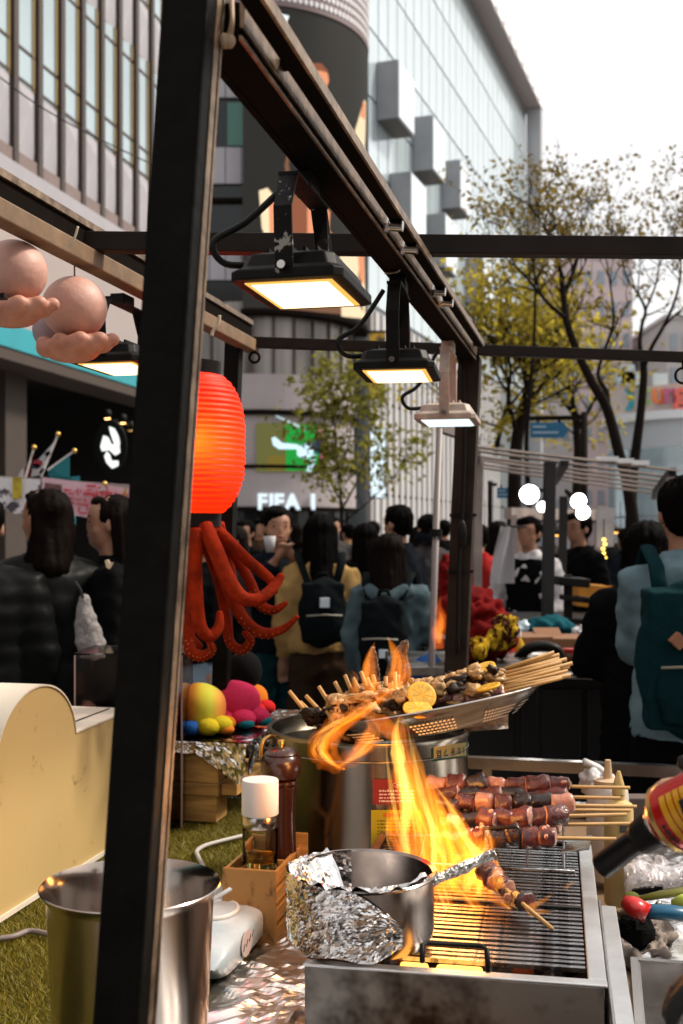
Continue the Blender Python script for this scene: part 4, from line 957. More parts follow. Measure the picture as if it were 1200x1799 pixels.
MB().grid(lambda u,v: P(898+(-18-8*math.sin(v*2))*(1-u)+6*u-12*v*(1-u), 925+100*v, 7.9+.04*math.sin(u*9+v*2)), 14, 12).build('sheet', mat('cloth_sheet', (.55,.54,.56), .7), hc, True)
MB().cyl(P(885,924,7.9),P(925,926,7.9), .008).build('rail', M_postd, hc)
st3 = thing('market_stall', 'further market stall with beige side panel and tan canopy edge', 'market stall', Vector((1.5,11,0)))
MB().beam(P(892,902,9.8),P(1055,905,11), .08,.10).build('canopy_edge', M_slat, st3); MB().beam(P(900,912,10.5),P(1050,916,11.8), .05,.05).build('rail', M_postd, st3)
MB().prism([P(906,905,9.9),P(936,910,9.9),P(934,1036,9.9),P(910,1040,9.9)], Y*.04).build('side_panel', mat('beige_panel', (.42,.30,.23), .7), st3)
for px, d in ((903,9.8),(934,9.95),(1050,11)): q_ = P(px,905,d); MB().beam(Vector((q_.x,q_.y,0)), q_, .05,.05,up=Y).build('post', M_slat, st3)
MB().prism([P(1050,888,9.2),P(1080,893,9.2),P(1078,960,9.2),P(1048,962,9.2)], Y*.02).build('end_banner', C_white, st3)
for i, (px, py, d) in enumerate(((977,940,12),(1075,935,11.5))):
    lp = thing('hanging_lamp', ['orange hanging lamp deep in the further stall','orange hanging lamp right of the string lights'][i], 'lamp', P(px,py,d)); MB().lathe([(.10,0),(.12,.02),(.05,.07),(.02,.10)], P(px,py,d), 16).build('shade', M_rubber, lp, True); MB().lathe([(0,-.012),(.09,-.01),(.09,.004),(0,.004)], P(px,py,d), 16).build('bulb', glow('orange_lamp', (1,.45,.08), 3), lp); MB().cyl(P(px,py,d)+Z*.09, P(px,905,d), .006).build('cord', M_rubber, lp)
sl = thing('string_lights', 'vertical string of small yellow bulbs at the further stall', 'string lights', P(1061,1020,9))
for k in range(9): MB().ball(P(1061+2*math.sin(k*2),948+k*8,9), .016,.016,.012, 8, 6).build('bulb', glow('yellow_bulb', (1,.62,.10), 4), sl, True)
MB().cyl(P(1061,912,9),P(1061,1022,9), .004, .004, 6).build('cord', M_rubber, sl)
# bokeh lights deep in the market
for i, (px, py, d, c) in enumerate(((862,938,13,(1,.97,.9)),(852,975,12,(.9,1,.9)),(950,990,14,(1,.7,.3)),(1110,960,15,(1,.75,.4)),(1090,1000,14,(1,.5,.2)),(820,905,12,(1,.9,.75)))):
    lp = thing('market_bulb', ['white market bulb left of the white cloth','pale green bulb low behind the stall post','amber bulb behind the vendor in the vest','amber bulb far behind the string lights','orange bulb behind the long haired woman','warm white bulb behind the stall post top'][i], 'lamp', P(px,py,d), 'small bulbs deep in the market')
    MB().ball(P(px,py,d), .035,.035,.04, 10, 8).build('bulb', glow('bokeh%d' % i, c, 5), lp, True); MB().cyl(P(px,py,d)+Z*.035, P(px,py,d)+Z*.10, .015).build('socket', M_rubber, lp); MB().cyl(P(px,py,d)+Z*.1, P(px,895,d)+Z*.1, .004,.004,6).build('cord', M_rubber, lp)
# pale tent pole and the red and yellow bundle behind our stall
tp = thing('tent_pole', 'slim pale tent pole left of the rear stall post', 'pole', Vector((P(757,0,4.4).x,4.4,0)))
q_ = P(772,752,4.4); MB().cyl(Vector((P(752,0,4.4).x-.02,4.4,0)), q_, .013,.013, 14).build('tube', mat('pale_pole', (.20,.17,.16), .5, .3), tp, True); MB().cyl(lerp(q_,Vector((P(752,0,4.4).x-.02,4.4,0)),.2), lerp(q_,Vector((P(752,0,4.4).x-.02,4.4,0)),.215), .024).build('clamp', M_rubber, tp); MB().beam(q_, P(838,775,4.9), .03,.03).build('ridge_bar', mat('pale_pole', (.20,.17,.16), .45), tp)
C_redf = mat('red_felt', (.15,.0045,.0045), .9, spec=.1, var=.5, vscale=14, bump=.3); C_yelf = mat('yellow_felt', (.40,.24,.015), .9, spec=.1, var=.4, vscale=14, bump=.3)
rb = lump('plush_bundle', 'large red and yellow costume bundle behind the rear stall post', 'plush toy', [(P(835,1075,4.6),(.12,.12,.10)),(P(870,1090,4.6),(.09,.10,.075)),(P(840,1120,4.55),(.11,.12,.085)),(P(885,1115,4.6),(.06,.08,.09)),(P(820,1140,4.5),(.07,.10,.05))], C_redf, .012, .045, 10, 'red_cloth')
pt_ = MB()
for c_, r3 in ((P(872,1118,4.46),(.055,.05,.06)),(P(890,1108,4.48),(.04,.05,.06)),(P(850,1130,4.44),(.06,.05,.045)),(P(835,1142,4.42),(.05,.05,.03))): pt_.ball(c_-ORG[rb], r3[0], r3[1], r3[2], 14, 10)
meshobj('patterned_cloth', remesh(pt_, .010, 2, .03, 16), mat('yellow_black_print', (.46,.28,.015), .85, var=.9, vscale=34, vcol=(.035,.006,.004), thr=(.46,.52), spec=.1, stretch=(1,1,.5)), rb)
lump('plush_bundle', 'red figure standing left of the rear stall post', 'plush toy', [(P(785,1000,5.0),(.045,.06,.07)),(P(783,1040,5.0),(.05,.06,.09)),(P(778,1085,5.0),(.06,.07,.08))], C_redf, .012, .02, 14, 'red_cloth')
lump('blue_tarp', 'folded blue tarpaulin at the foot of the tent pole', 'tarpaulin', [(P(742,1178,4.6),(.07,.08,.05)),(P(755,1165,4.6),(.06,.08,.035))], cloth('tarp_blue', (.03,.10,.30)), .012, .02)
sh_ = thing('low_table', 'dark folding table carrying the red and yellow bundle', 'table', Vector((.55,4.6,0)))
zz = P(0,1158,4.6).z; MB().box((.5,4.65,zz-.02), .62,.6,.03).build('top', M_steel_dirty, sh_)
for xx in (.24,.76):
    for yy in (4.4,4.9): MB().cyl((xx,yy,0),(xx,yy,zz-.03), .015).build('leg', M_rubber, sh_)

# ---------------------------------------------------------------- flags, banners of the stall at the left
fs = thing('food_stall', 'food stall with white printed valance behind the left group', 'market stall', Vector((-2.6,8,0)))
MB().grid(lambda u,v: P(-40+122*u, 836+7*u+58*v*(1+.08*math.sin(u*14)), 7.8), 16, 3).build('valance', mat('printed_valance', (.66,.64,.66), .7, var=.9, vscale=5, vcol=(.06,.05,.06), thr=(.42,.46)), fs, True)
MB().grid(lambda u,v: P(22+16*u, 838+38*v, 7.77), 4, 3).build('yellow_print', mat('print_yellow', (.55,.42,.03), .7, var=.5, vscale=9), fs)
q0, q1 = P(-60,836,7.85), P(240,856,7.9)
MB().beam(q0, q1, .03,.03).build('rail', M_slat, fs)
for q_ in (lerp(q0,q1,.02), lerp(q0,q1,.97)): MB().beam(Vector((q_.x,q_.y,0)), q_, .035,.035,up=Y).build('post', M_slat, fs)
zt = 1.0; MB().box((-2.2,8.1,zt-.03), 1.9,.7,.04).build('counter', M_darkbar, fs); MB().box((-2.2,8.1,.48), 1.8,.6,.94).build('cabinet', M_darkbar, fs)
MB().box(P(118,925,7.75), .10,.06,.16).build('cooler', mat('cooler_teal', (.02,.20,.26), .5), fs)
bn = thing('menu_banner', 'pink menu banner with red lettering behind the profile woman', 'banner', P(150,905,7.6))
bl = lambda u, v, o=0: P(74+156*u, 838+20*u+(58+6*u)*v, 7.62-o)
MB().grid(lambda u,v: bl(u,v), 8, 3).build('sheet', mat('banner_pink', (.70,.46,.52), .7, var=.1), bn, True)
MB().grid(lambda u,v: bl(.03+.19*u,.16+.70*v,.012), 3, 3).build('food_photo', mat('food_photo', (.16,.07,.06), .6, var=.7, vscale=16), bn)
m_rl = mat('banner_red', (.55,.04,.06), .6)
bx_, by_ = (bl(1,.5)-bl(0,.5)).normalized(), Z
def strokes(name, n, sz, m, par, fn, u, v, r_):
    """Blurred, unreadable print: blocks of short strokes on the surface fn(u, v, lift)."""
    mb = MB()
    for k in range(n):
        o = fn(u, v, .016) + bx_*sz*1.08*k
        for _ in range(5):
            if r_.random() < .55: c, a, b = o + bx_*sz*r_.uniform(.2,.8) + Z*sz*r_.choice((.1,.45,.8)), sz*r_.uniform(.4,.8), sz*.13
            else: c, a, b = o + bx_*sz*r_.choice((.15,.5,.85)) + Z*sz*r_.uniform(.3,.6), sz*.13, sz*r_.uniform(.4,.8)
            mb.box(c, a, .003+.002*r_.random(), b)
    return mb.build(name, m, par)
rs = random.Random(4)
for n_, sz, u, v in ((5,.058,.25,.40),(9,.030,.25,.58),(5,.080,.25,.93),(3,.085,.50,.36),(3,.06,.86,.62)): strokes('lettering', n_, sz, m_rl, bn, bl, u, v, rs)
MB().grid(lambda u,v: bl(.93+.02*u,.0+.3*v,.02), 2, 2).build('yellow_print', mat('print_yellow', (.55,.42,.03), .7), bn)
def flag(label, foot, tip, d, m, pts, extra=None):
    t = thing('flag', label, 'flag', P(*foot,d), 'flags at the food stall')
    MB().cyl(P(*foot,d), P(*tip,d), .008,.006,8).build('pole', M_white, t); MB().ball(P(*tip,d), .018,.018,.018,10,8).build('finial', mat('gold', (.7,.45,.12), .3, .9), t, True)
    MB().prism([P(a,b,d+.02*math.sin(a*.4)) for a,b in pts], Y*.004).build('cloth', m, t)
    if extra:
        for n_, mm, pp in extra: MB().prism([P(a,b,d-.02) for a,b in pp], Y*.004).build(n_, mm, t)
circ = lambda cx, cy, rx, ry, a0=0, a1=360, n=14: [(cx+rx*math.cos(R(a0+(a1-a0)*i/n)), cy+ry*math.sin(R(a0+(a1-a0)*i/n))) for i in range(n+1)]
flag('white national flag with red and blue disc drooping from its pole', (72,838), (102,763), 7.9, C_white, [(99,772),(91,792),(84,808),(72,834),(54,838),(58,818),(70,804),(84,790)],
     [('disc', mat('flag_maroon', (.25,.02,.03), .7), circ(66,814,9,7)), ('disc', mat('flag_navy', (.02,.025,.05), .7), circ(63,819,8,5)), ('mark', C_black, [(78,796),(86,792),(89,797),(82,803)]), ('mark', C_black, [(68,830),(75,822),(78,825),(72,833)])])
flag('red and white flag hanging furled at the far left', (44,840), (60,786), 8.0, C_red, [(58,794),(52,826),(48,842),(38,842),(44,822),(53,806)], [('stripe', C_white, [(42,822),(41,842),(30,842),(36,828)])])
flag('teal triangular flag on a slanting pole', (84,826), (131,792), 7.9, mat('flag_teal', (.01,.17,.20), .7), [(122,800),(122,838),(140,836),(140,850),(96,846),(84,834),(86,826)])
flag('tiny pale flag sticking up over the profile woman', (178,862), (184,850), 7.5, mat('flag_pale', (.45,.58,.62), .7), [(180,852),(183,851),(186,862),(178,862)])
# ================================================================ our stall: steel frame
sf = thing('stall_scaffold', 'black steel stall frame with leaning front post, overhead rails and crossbars', 'stall frame', P(101,3518,1.1))
def RP(a, b, h): return U*a + V*b + Z*(CAMZ+h)
def postline(x0, y0, x1, y1, d, w_, m=M_black, dp=None, top=None):
    k = (x1-x0)/(y1-y0); yb = HOR + CAMZ/d*FPX; yt = y0
    return MB().beam(P(x0+k*(yb-y0), yb, d), P(x0, yt, d), w_, dp or w_, up=U).build('post', m, sf, bevel=.0035)
fp = postline(340+.0678*90, -90, 218, 1799, 1.1, .047)
# highlight on the front post's edge, painted as bright metal strips
q0, q1 = P(340+.0678*80, -80, 1.1), P(101+10, 3370, 1.1)
MB().beam(q1 + V*.0235 + U*.006, q0 + V*.0235 + U*.006, .0025, .012, up=U).build('edge_highlight', M_bronze, fp)
MB().beam(q1 + V*.0238 + U*.019, q0 + V*.0238 + U*.019, .002, .005, up=U).build('edge_highlight', M_bronze, fp)
# main rail
a0, a1 = 1.068, 3.20
r1 = MB().beam(RP(a0,-.3675,.503), RP(a1,-.3675,.503), .039, .038).build('rail', M_darkbar, sf, bevel=.002)
MB().prism([RP(a0,-.3475,.496),RP(a0,-.3425,.494),RP(a0,-.3405,.520),RP(a0,-.3475,.5225)], U*(a1-a0)).build('rail_flange', M_bronze, r1, bevel=.0008)
MB().prism([RP(a0,-.3478,.4835),RP(a0,-.3445,.4832),RP(a0,-.3445,.4875),RP(a0,-.3478,.4885)], U*(a1-a0)).build('rail_lip', M_bronze, r1)
MB().prism([RP(a0,-.396,.4838),RP(a0,-.3873,.4838),RP(a0,-.3873,.498),RP(a0,-.396,.498)], U*(a1-a0)).build('rail_lip', M_darkbar, r1)
r2 = MB().prism([RP(a0-.1,-.335,.5046),RP(a0-.1,-.316,.5046),RP(a0-.1,-.316,.5076),RP(a0-.1,-.335,.5076)], U*(a1-a0)).build('angle_rail', M_darkbar, sf)
MB().prism([RP(a0-.1,-.3158,.5046),RP(a0-.1,-.312,.5046),RP(a0-.1,-.312,.519),RP(a0-.1,-.3158,.519)], U*(a1-a0)).build('angle_rail_edge', M_bronze, r2)
for a in (1.2, 2.0, 3.1): MB().beam(RP(a,-.345,.511), RP(a,-.316,.511), .02, .006).build('rail_bridge', M_darkbar, sf)
for px in (672,700,752,766):
    Yv = 2049*.338/(1047-px); a = (Yv - .2231*.338)/.9748
    b_ = MB().cyl(RP(a,-.343,.4985), RP(a,-.314,.4955), .0095, .0095, 14).build('bolt', M_steel, sf, 'auto'); MB().cyl(RP(a,-.346,.4985), RP(a,-.336,.4975), .0135,.0135,6).build('nut', M_steel, b_)
# left rails
MB().prism([RP(1.1,-.985,.54),RP(1.1,-.95,.54),RP(1.1,-.95,.587),RP(1.1,-.985,.587)], U*1.93).build('rail', M_darkbar, sf, bevel=.002)
MB().prism([RP(1.1,-.9498,.575),RP(1.1,-.944,.575),RP(1.1,-.944,.588),RP(1.1,-.9498,.588)], U*1.93).build('rail_edge', M_bronze, sf)
MB().prism([RP(1.1,-.965,.498),RP(1.1,-.928,.498),RP(1.1,-.928,.532),RP(1.1,-.965,.532)], U*1.93).build('rail', mat('tan_batten', (.21,.13,.07), .6, var=.35, vscale=14, bump=.15), sf, bevel=.003)
# crossbars
def xbar(p, q, w_): MB().beam(p, q, w_, w_).build('crossbar', mat('crossbar_paint', (.018,.013,.010), .5, 0, spec=.15, var=.35, vscale=9, bump=.1), sf, bevel=.002)
xbar(P(130,426,2.16), P(1330,437,2.18), .036); xbar(P(400,600,3.14), P(1330,632,3.28), .029)
postline(412,585,389,1190,3.10,.042); postline(826,628,801,1190,3.24,.062, mat('brown_post', (.030,.019,.013), .55, var=.5, vscale=12, spec=.15))
for px, d in ((1322,2.18),(1322,3.28)): postline(px,430 if d < 3 else 625,px-10,1190,d,.045)
# rear post fittings: cable, straps, flat side strip
MB().tube([Vector(q) for q in spline([P(812,640,3.19),P(816,760,3.19),P(812,900,3.19),P(806,1000,3.19),P(804,1150,3.19)],5)], .006, 8).build('post_cable', M_rubber, sf, True)
for py in (905,1003): MB().box(P(813-(py-905)*.05,py,3.24), .070,.070,.008).build('strap', M_rubber, sf)
MB().ball(P(812,938,3.18), .014,.012,.04, 12, 8).build('plug', M_rubber, sf, True)
# eye hooks under the crossbars
def ring(c, r, w_, name, m, par, nrm=Y):
    a, s, t = frame(nrm, Z); MB().tube([c + (s*math.cos(i*math.pi/8)+t*math.sin(i*math.pi/8))*r for i in range(17)], w_, 7, False).build(name, m, par, True)
ring(P(447,628,3.13), .014, .004, 'eye_hook', M_black, sf); MB().cyl(P(447,604,3.13),P(447,619,3.13), .004).build('hook_shank', M_black, sf)
ring(P(1200,660,3.26), .022, .004, 'eye_hook', M_black, sf); MB().cyl(P(1200,628,3.26),P(1200,647,3.26), .004).build('hook_shank', M_black, sf)
# cable ties
TIE = mat('cable_tie', (.50,.34,.22), .5)
ct = thing('cable_tie', 'tan cord knotted round the rail beside the front post', 'cord', P(400,80,1.12))
for k, o in enumerate((0,.004)): MB().tube([Vector(q) for q in spline([P(404+o*800,-8,1.12),P(408,30,1.105),P(402+o*900,62,1.11),P(396,74,1.115)],5)], .0022, 6).build('loop', TIE, ct, True)
for dx in (-4,4): MB().ball(P(399+dx,72,1.11), .0062,.005,.0075, 10, 8).build('knot', TIE, ct, True)
for i, (pts, d, lb_) in enumerate((([(137,398),(130,420),(118,436),(116,440)],1.98,'cream cable tie on the left rail near the crossbar'),([(704,425),(706,450),(700,476),(676,480)],2.1,'thin wire looped round the main rail by the bolts'),([(386,554),(383,570),(374,582),(372,590)],2.7,'cream tape round the left rail above the lantern'))):
    t_ = thing('cable_tie', lb_, 'cord', P(*pts[0],d)); MB().tube([Vector(q) for q in spline([P(a,b,d) for a,b in pts],5)], .0022 if i != 2 else .004, 6).build('loop', mat('cream_tie', (.55,.47,.36), .5) if i != 1 else M_bronze, t_, True)

# ---------------------------------------------------------------- floodlights
WARM = glow('warm_led', (1,.78,.44), 1.9); WARM_E = glow('warm_led_edge', (1,.48,.10), .9); COOL = glow('cool_led', (.80,.95,1), .95)
M_flw = mat('dirty_white_paint', (.46,.37,.31), .5, var=.35, vscale=18, bump=.1)
M_flb = mat('floodlight_black', (.007,.006,.005), .45, var=.4, vscale=25, bump=.1, spec=.15); M_flp = mat('floodlight_worn', (.007,.006,.005), .45, spec=.15, var=.5, vscale=55, vcol=(.35,.33,.30), thr=(.37,.40))
def floodlight(label, c, railz, body, led, s=1.0, cable=True, yawdeg=0, worn=False):
    t = thing('floodlight', label, 'floodlight', c, 'floodlights hung from the stall rails')
    rz = Matrix.Rotation(R(yawdeg),3,'Z'); vx, uy = rz @ V, rz @ U
    L = lambda x,y,z: c + vx*x*s + uy*y*s + Z*z*s
    # case: flared, ribbed lid
    def ringpts(hx, hy, z, ch=.012): return [L(x,y,z) for x,y in ((-hx+ch,-hy),(hx-ch,-hy),(hx,-hy+ch),(hx,hy-ch),(hx-ch,hy),(-hx+ch,hy),(-hx,hy-ch),(-hx,-hy+ch))]
    mb = MB(); lv = [(.082,.112,-.004),(.082,.112,.010),(.070,.100,.018),(.064,.092,.036),(.046,.074,.042)]
    for hx,hy,z in lv: mb.v += ringpts(hx,hy,z)
    for i in range(len(lv)-1):
        for j in range(8): mb.f.append([i*8+j,i*8+(j+1)%8,(i+1)*8+(j+1)%8,(i+1)*8+j]); mb.m.append(0)
    mb.f.append([32+j for j in range(8)]); mb.m.append(0); mb.f.append(list(range(8))[::-1]); mb.m.append(0)
    cs = mb.build('case', body, t, bevel=.002)
    for k in range(5): MB().beam(L(-.036+k*.018,-.07,.045), L(-.036+k*.018,.07,.045), .004*s, .008*s).build('cooling_fin', body, cs)
    MB().prism([L(-.064,-.093,-.0046),L(.064,-.093,-.0046),L(.064,.093,-.0046),L(-.064,.093,-.0046)], -Z*.0012).build('glass_edge', WARM_E if led is WARM else COOL, t)
    MB().prism([L(-.056,-.085,-.0062),L(.056,-.085,-.0062),L(.056,.085,-.0062),L(-.056,.085,-.0062)], -Z*.0012).build('led_panel', led, t)
    hz = (railz - c.z)/s
    for sgn in (-1,1):
        MB().prism([L(-.013,sgn*.108,.0),L(.013,sgn*.108,.0),L(.013,sgn*.118,hz*.55),L(.013,sgn*.085,hz*.86),L(-.013,sgn*.085,hz*.86),L(-.013,sgn*.118,hz*.55)], uy*sgn*.004*s).build('yoke_arm', M_flp if worn else body, t)
        MB().cyl(L(-.001,sgn*.106,.012), L(-.001,sgn*.126,.012), .006*s,.006*s,10).build('pivot_bolt', M_steel, t)
    MB().box(L(0,0,hz*.87), .030*s, .18*s, .005*s, basis(vx,uy,Z)).build('yoke_bridge', body, t)
    MB().box(L(0,.0,hz*.93), .034*s, .060*s, hz*s*.15, basis(vx,uy,Z)).build('mount', body, t, bevel=.002)
    if cable:
        pts = spline([L(-.05,-.04,.035),L(-.10,-.07,.03),L(-.115,-.08,.06),L(-.075,-.05,.095),L(-.03,-.02,hz*.86)],6)
        MB().tube([Vector(q) for q in pts], .0052*s, 8).build('cable', M_rubber, t, True)
    return t
floodlight('black floodlight with worn bracket and warm glow, nearest under the main rail', Vector((-.050,1.545,CAMZ+.327)), CAMZ+.483, M_flb, WARM, .91, True, 0, True)
floodlight('black floodlight with warm glow in the middle of the main rail', Vector((.109,2.17,CAMZ+.302)), CAMZ+.483, M_flb, WARM, .91, True, 4)
floodlight('white painted floodlight with cool glow at the far end of the main rail', Vector((.272,2.90,CAMZ+.283)), CAMZ+.483, M_flw, COOL, .93, True, 2)
floodlight('black floodlight under the left rail half hidden by the front post', Vector((-.462,2.40,CAMZ+.349)), CAMZ+.498, M_flb, WARM, .93, True, 0)

# ---------------------------------------------------------------- red lantern with plush tentacles
lc = P(337,781,2.72)
ln = thing('paper_lantern', 'glowing ribbed red paper lantern hanging behind the front post', 'lantern', lc - Z*.17)
pm_ = bpy.data.materials.new('red_paper'); pm_.use_nodes = True; t_ = pm_.node_tree; t_.nodes.clear()
tr = t_.nodes.new('ShaderNodeBsdfTranslucent'); tr.inputs[0].default_value = (.95,.055,.008,1)
df = t_.nodes.new('ShaderNodeBsdfPrincipled'); df.inputs['Base Color'].default_value = (.50,.018,.008,1); df.inputs['Roughness'].default_value = .5
mx = t_.nodes.new('ShaderNodeMixShader'); mx.inputs[0].default_value = .55; oo = t_.nodes.new('ShaderNodeOutputMaterial')
t_.links.new(df.outputs[0], mx.inputs[1]); t_.links.new(tr.outputs[0], mx.inputs[2]); t_.links.new(mx.outputs[0], oo.inputs[0])
prof = []; nrib = 26; hh = .166
for i in range(nrib*4+1):
    z = -hh + 2*hh*i/(nrib*4); q = abs(z)/hh
    r_ = .068 + (.126-.068)*(1-q**3.2)**.8 + .0042*(abs(math.sin(math.pi*i/4))-.5)
    prof.append((r_, z))
mb = MB(); mb.lathe(prof, lc, 56, None, lambda th, z: 1+.012*nz((math.cos(th)*3,math.sin(th)*3,z*60))+.010*nz((math.cos(th)*14,math.sin(th)*14,z*110))); mb.f = mb.f[:-2]; mb.m = mb.m[:-2]
mb.build('shade', pm_, ln, True)
MB().lathe([(.062,.150),(.068,.150),(.070,.196),(.062,.196),(.062,.150)], lc, 32).build('top_ring', M_rubber, ln, 'auto')
MB().lathe([(.064,-.196),(.070,-.196),(.070,-.160),(.064,-.160),(.064,-.196)], lc, 32).build('bottom_ring', M_rubber, ln, 'auto')
MB().ball(lc+Vector((-.015,0.03,.02)), .024,.024,.036,14,10).build('bulb', glow('lantern_bulb', (1,.55,.18), 22), ln, True)
MB().cyl(lc+Vector((-.015,0,.05)), lc+Vector((-.015,0,.20)), .008).build('socket', M_rubber, ln); MB().beam(lc+Vector((-.066,0,.19)), lc+Vector((.066,0,.19)), .008,.006).build('crosspiece', M_rubber, ln)
MB().cyl(lc+Vector((0,0,.19)), Vector((lc.x,lc.y,CAMZ+.50)), .003,.003,6).build('hanging_cord', M_rubber, ln)
ll = bpy.data.lights.new('lantern_light','POINT'); ll.energy = 1.9; ll.color = (1,.50,.16); ll.shadow_soft_size = .03
lo = bpy.data.objects.new('lantern_light', ll); COL.objects.link(lo); lo.parent = ln; lo.location = lc + Vector((.008,-.080,.0)) - ORG[ln]
C_oct = mat('octopus_fleece', (.27,.021,.004), .9, var=.5, vscale=22, bump=.35, bscale=160, spec=.1); C_suck = mat('octopus_sucker', (.42,.13,.035), .8)
oc = thing('octopus_plush', 'orange red plush octopus arms dangling under the paper lantern', 'plush toy', P(352,925,2.72))
k_ = 2.72/FPX
hb = MB(); hb.ball(P(345,925,2.72), 44*k_,44*k_,26*k_, 20, 12); hb.ball(P(352,945,2.72), 34*k_,34*k_,30*k_, 16, 12)
meshobj('body', remesh(MB().add([v-ORG[oc] for v in hb.v], hb.f), .008, 3, .003, 40), C_oct, oc)
TT = [([(360,925,17,-.05),(378,965,17,-.09),(400,1015,16,-.12),(425,1050,15,-.13),(455,1052,13,-.12),(480,1032,11,-.10),(494,1012,8,-.09)],0),
      ([(372,925,15,0),(400,950,14,0),(430,980,13,.0),(460,1005,12,.01),(478,1022,10,.01),(484,1040,6,.02)],0),
      ([(345,930,17,-.06),(342,990,16,-.08),(345,1050,15,-.09),(352,1100,14,-.09),(368,1118,13,-.08),(384,1102,11,-.07),(386,1078,8,-.06)],0),
      ([(340,935,15,.02),(334,1000,14,.03),(338,1070,13,.03),(332,1120,13,.02),(336,1145,13,0),(356,1152,12,-.01),(372,1142,10,-.02),(368,1128,7,-.03)],1),
      ([(368,935,15,.05),(388,1000,14,.06),(410,1055,14,.05),(432,1092,13,.03),(462,1112,12,.0),(496,1106,9,-.02),(522,1084,5,-.03)],1),
      ([(355,940,13,.10),(384,1020,12,.10),(398,1090,12,.09),(404,1128,11,.08),(425,1142,11,.07),(440,1126,10,.06),(430,1112,7,.05)],1),
      ([(376,925,14,.09),(410,970,13,.10),(438,1020,12,.09),(456,1060,12,.08),(480,1072,10,.06),(502,1060,6,.05)],1),
      ([(338,925,14,.09),(326,980,13,.10),(322,1050,12,.10),(330,1110,11,.10),(350,1135,9,.09)],0),
      ([(385,920,12,.11),(392,950,12,.13),(405,1000,11,.14),(415,1050,9,.14)],0)]
for pts, suck in TT:
    sp_ = spline([(*P(a,b,2.72+o), r_*k_*.82) for a,b,r_,o in pts], 7)
    q = [Vector(s[:3]) for s in sp_]; rr = [s[3] for s in sp_]
    e0 = (q[-1]-q[-2]).normalized(); q += [q[-1]+e0*rr[-1]*.6, q[-1]+e0*rr[-1]*.85]; rr += [rr[-1]*.7, rr[-1]*.15]
    tn = MB().tube(q, rr, 14).build('tentacle', C_oct, oc, True)
    if suck:
        sk = MB(); n_ = len(q)
        for i in range(int(n_*.45), n_-3, 2):
            ax = (q[i+1]-q[i]).normalized(); dn = Vector((.15,-.75,-.65)); dn = (dn-ax*dn.dot(ax)).normalized(); sd = ax.cross(dn)
            for s in (-1,1): c_ = q[i]+(dn*.84+sd*s*.50).normalized()*rr[i]*.97; sk.ball(c_, rr[i]*.15,rr[i]*.15,rr[i]*.15, 7, 5)
        sk.build('suckers', C_suck, tn, True, kind='stuff')
# ---------------------------------------------------------------- pink ball ornaments on the left rail
C_pink = mat('pink_vinyl', (.62,.345,.27), .5, var=.12, vscale=18, bump=.12, bscale=90, sub=.05); C_pink2 = mat('pink_vinyl_deep', (.54,.25,.17), .5, var=.2, vscale=25, bump=.1, bscale=50)
def ornament(label, c, r_, fx):
    t = thing('ball_ornament', label, 'ornament', c - Z*r_*1.7, 'pink ball ornaments on the left rail')
    MB().ball(c, r_,r_,r_*.97, 36, 24).build('ball', C_pink, t, True)
    hb = MB(); o = c - Z*r_*1.36
    hb.ball(o+Vector((-.10*r_,0,0)), r_*.86,r_*.75,r_*.34, 18, 12)
    for (x,y,z,l) in ((-.75,-.35,.06,.36),(-.30,-.62,.14,.34),(.20,-.66,.16,.36),(.62,-.42,.18,.38),(.85,.0,.24,.34)):
        hb.ball(o+Vector((x*r_,y*r_,z*r_)), l*r_,l*r_*.9,l*r_*.85, 14, 10); hb.ball(o+Vector((x*1.25*r_+.1*r_,y*1.1*r_,(z+.14)*r_)), l*.72*r_,l*.7*r_,l*.62*r_, 12, 8)
    meshobj('cupped_fingers', remesh(MB().add([v-ORG[t] for v in hb.v], hb.f), .0042, 2), C_pink2, t)
    MB().cyl(c+Z*r_*.96, Vector((c.x,c.y,CAMZ+.50)), .0016,.0016,6).build('wire', M_steel, t)
    return t
o1 = ornament('pink ball held by cupped fingers next to the left floodlight', P(131,541,2.13), .0605, 0)
o2 = ornament('pink ball held by cupped fingers at the left frame edge', P(25,478,1.96), .0565, 0)
MB().box(P(2,521,1.88), .016,.02,.008).build('clip', M_rubber, o2)
MB().ball(P(84,580,2.2), .030,.03,.035, 14, 10).build('tail', mat('pink_grey', (.33,.25,.27), .6), o1, True)
# ================================================================ our stall: table, grill and food
def AB(a, b, z): return U*a + V*b + Z*z
TZ = .8
tab = thing('stall_table', 'long stall table covered with turf and foil in front of the camera', 'table', AB(2.05,-.35,0))
MB().prism([AB(1.10,-1.25,TZ-.04),AB(3.06,-1.25,TZ-.04),AB(3.06,.60,TZ-.04),AB(1.10,.60,TZ-.04)], Z*.036).build('top', mat('table_ply', (.20,.12,.06), .7, var=.2), tab)
for a in (1.16,2.98):
    for b in (-1.18,.54): MB().beam(AB(a,b,0), AB(a,b,TZ-.04), .05,.05, up=U).build('leg', M_black, tab)
for b0, b1 in ((-1.22,.57),):
    for a in (3.07,): MB().beam(AB(a,b0,TZ+.13), AB(a,b1,TZ+.13), .03,.03).build('back_rail', M_steel, tab); MB().beam(AB(a,b0,TZ+.02), AB(a,b1,TZ+.02), .03,.03).build('back_rail', M_steel, tab)
for b in (-1.2,-.3,.55): MB().beam(AB(3.07,b,TZ-.03), AB(3.07,b,TZ+.12), .025,.025, up=U).build('rail_post', M_steel, tab)
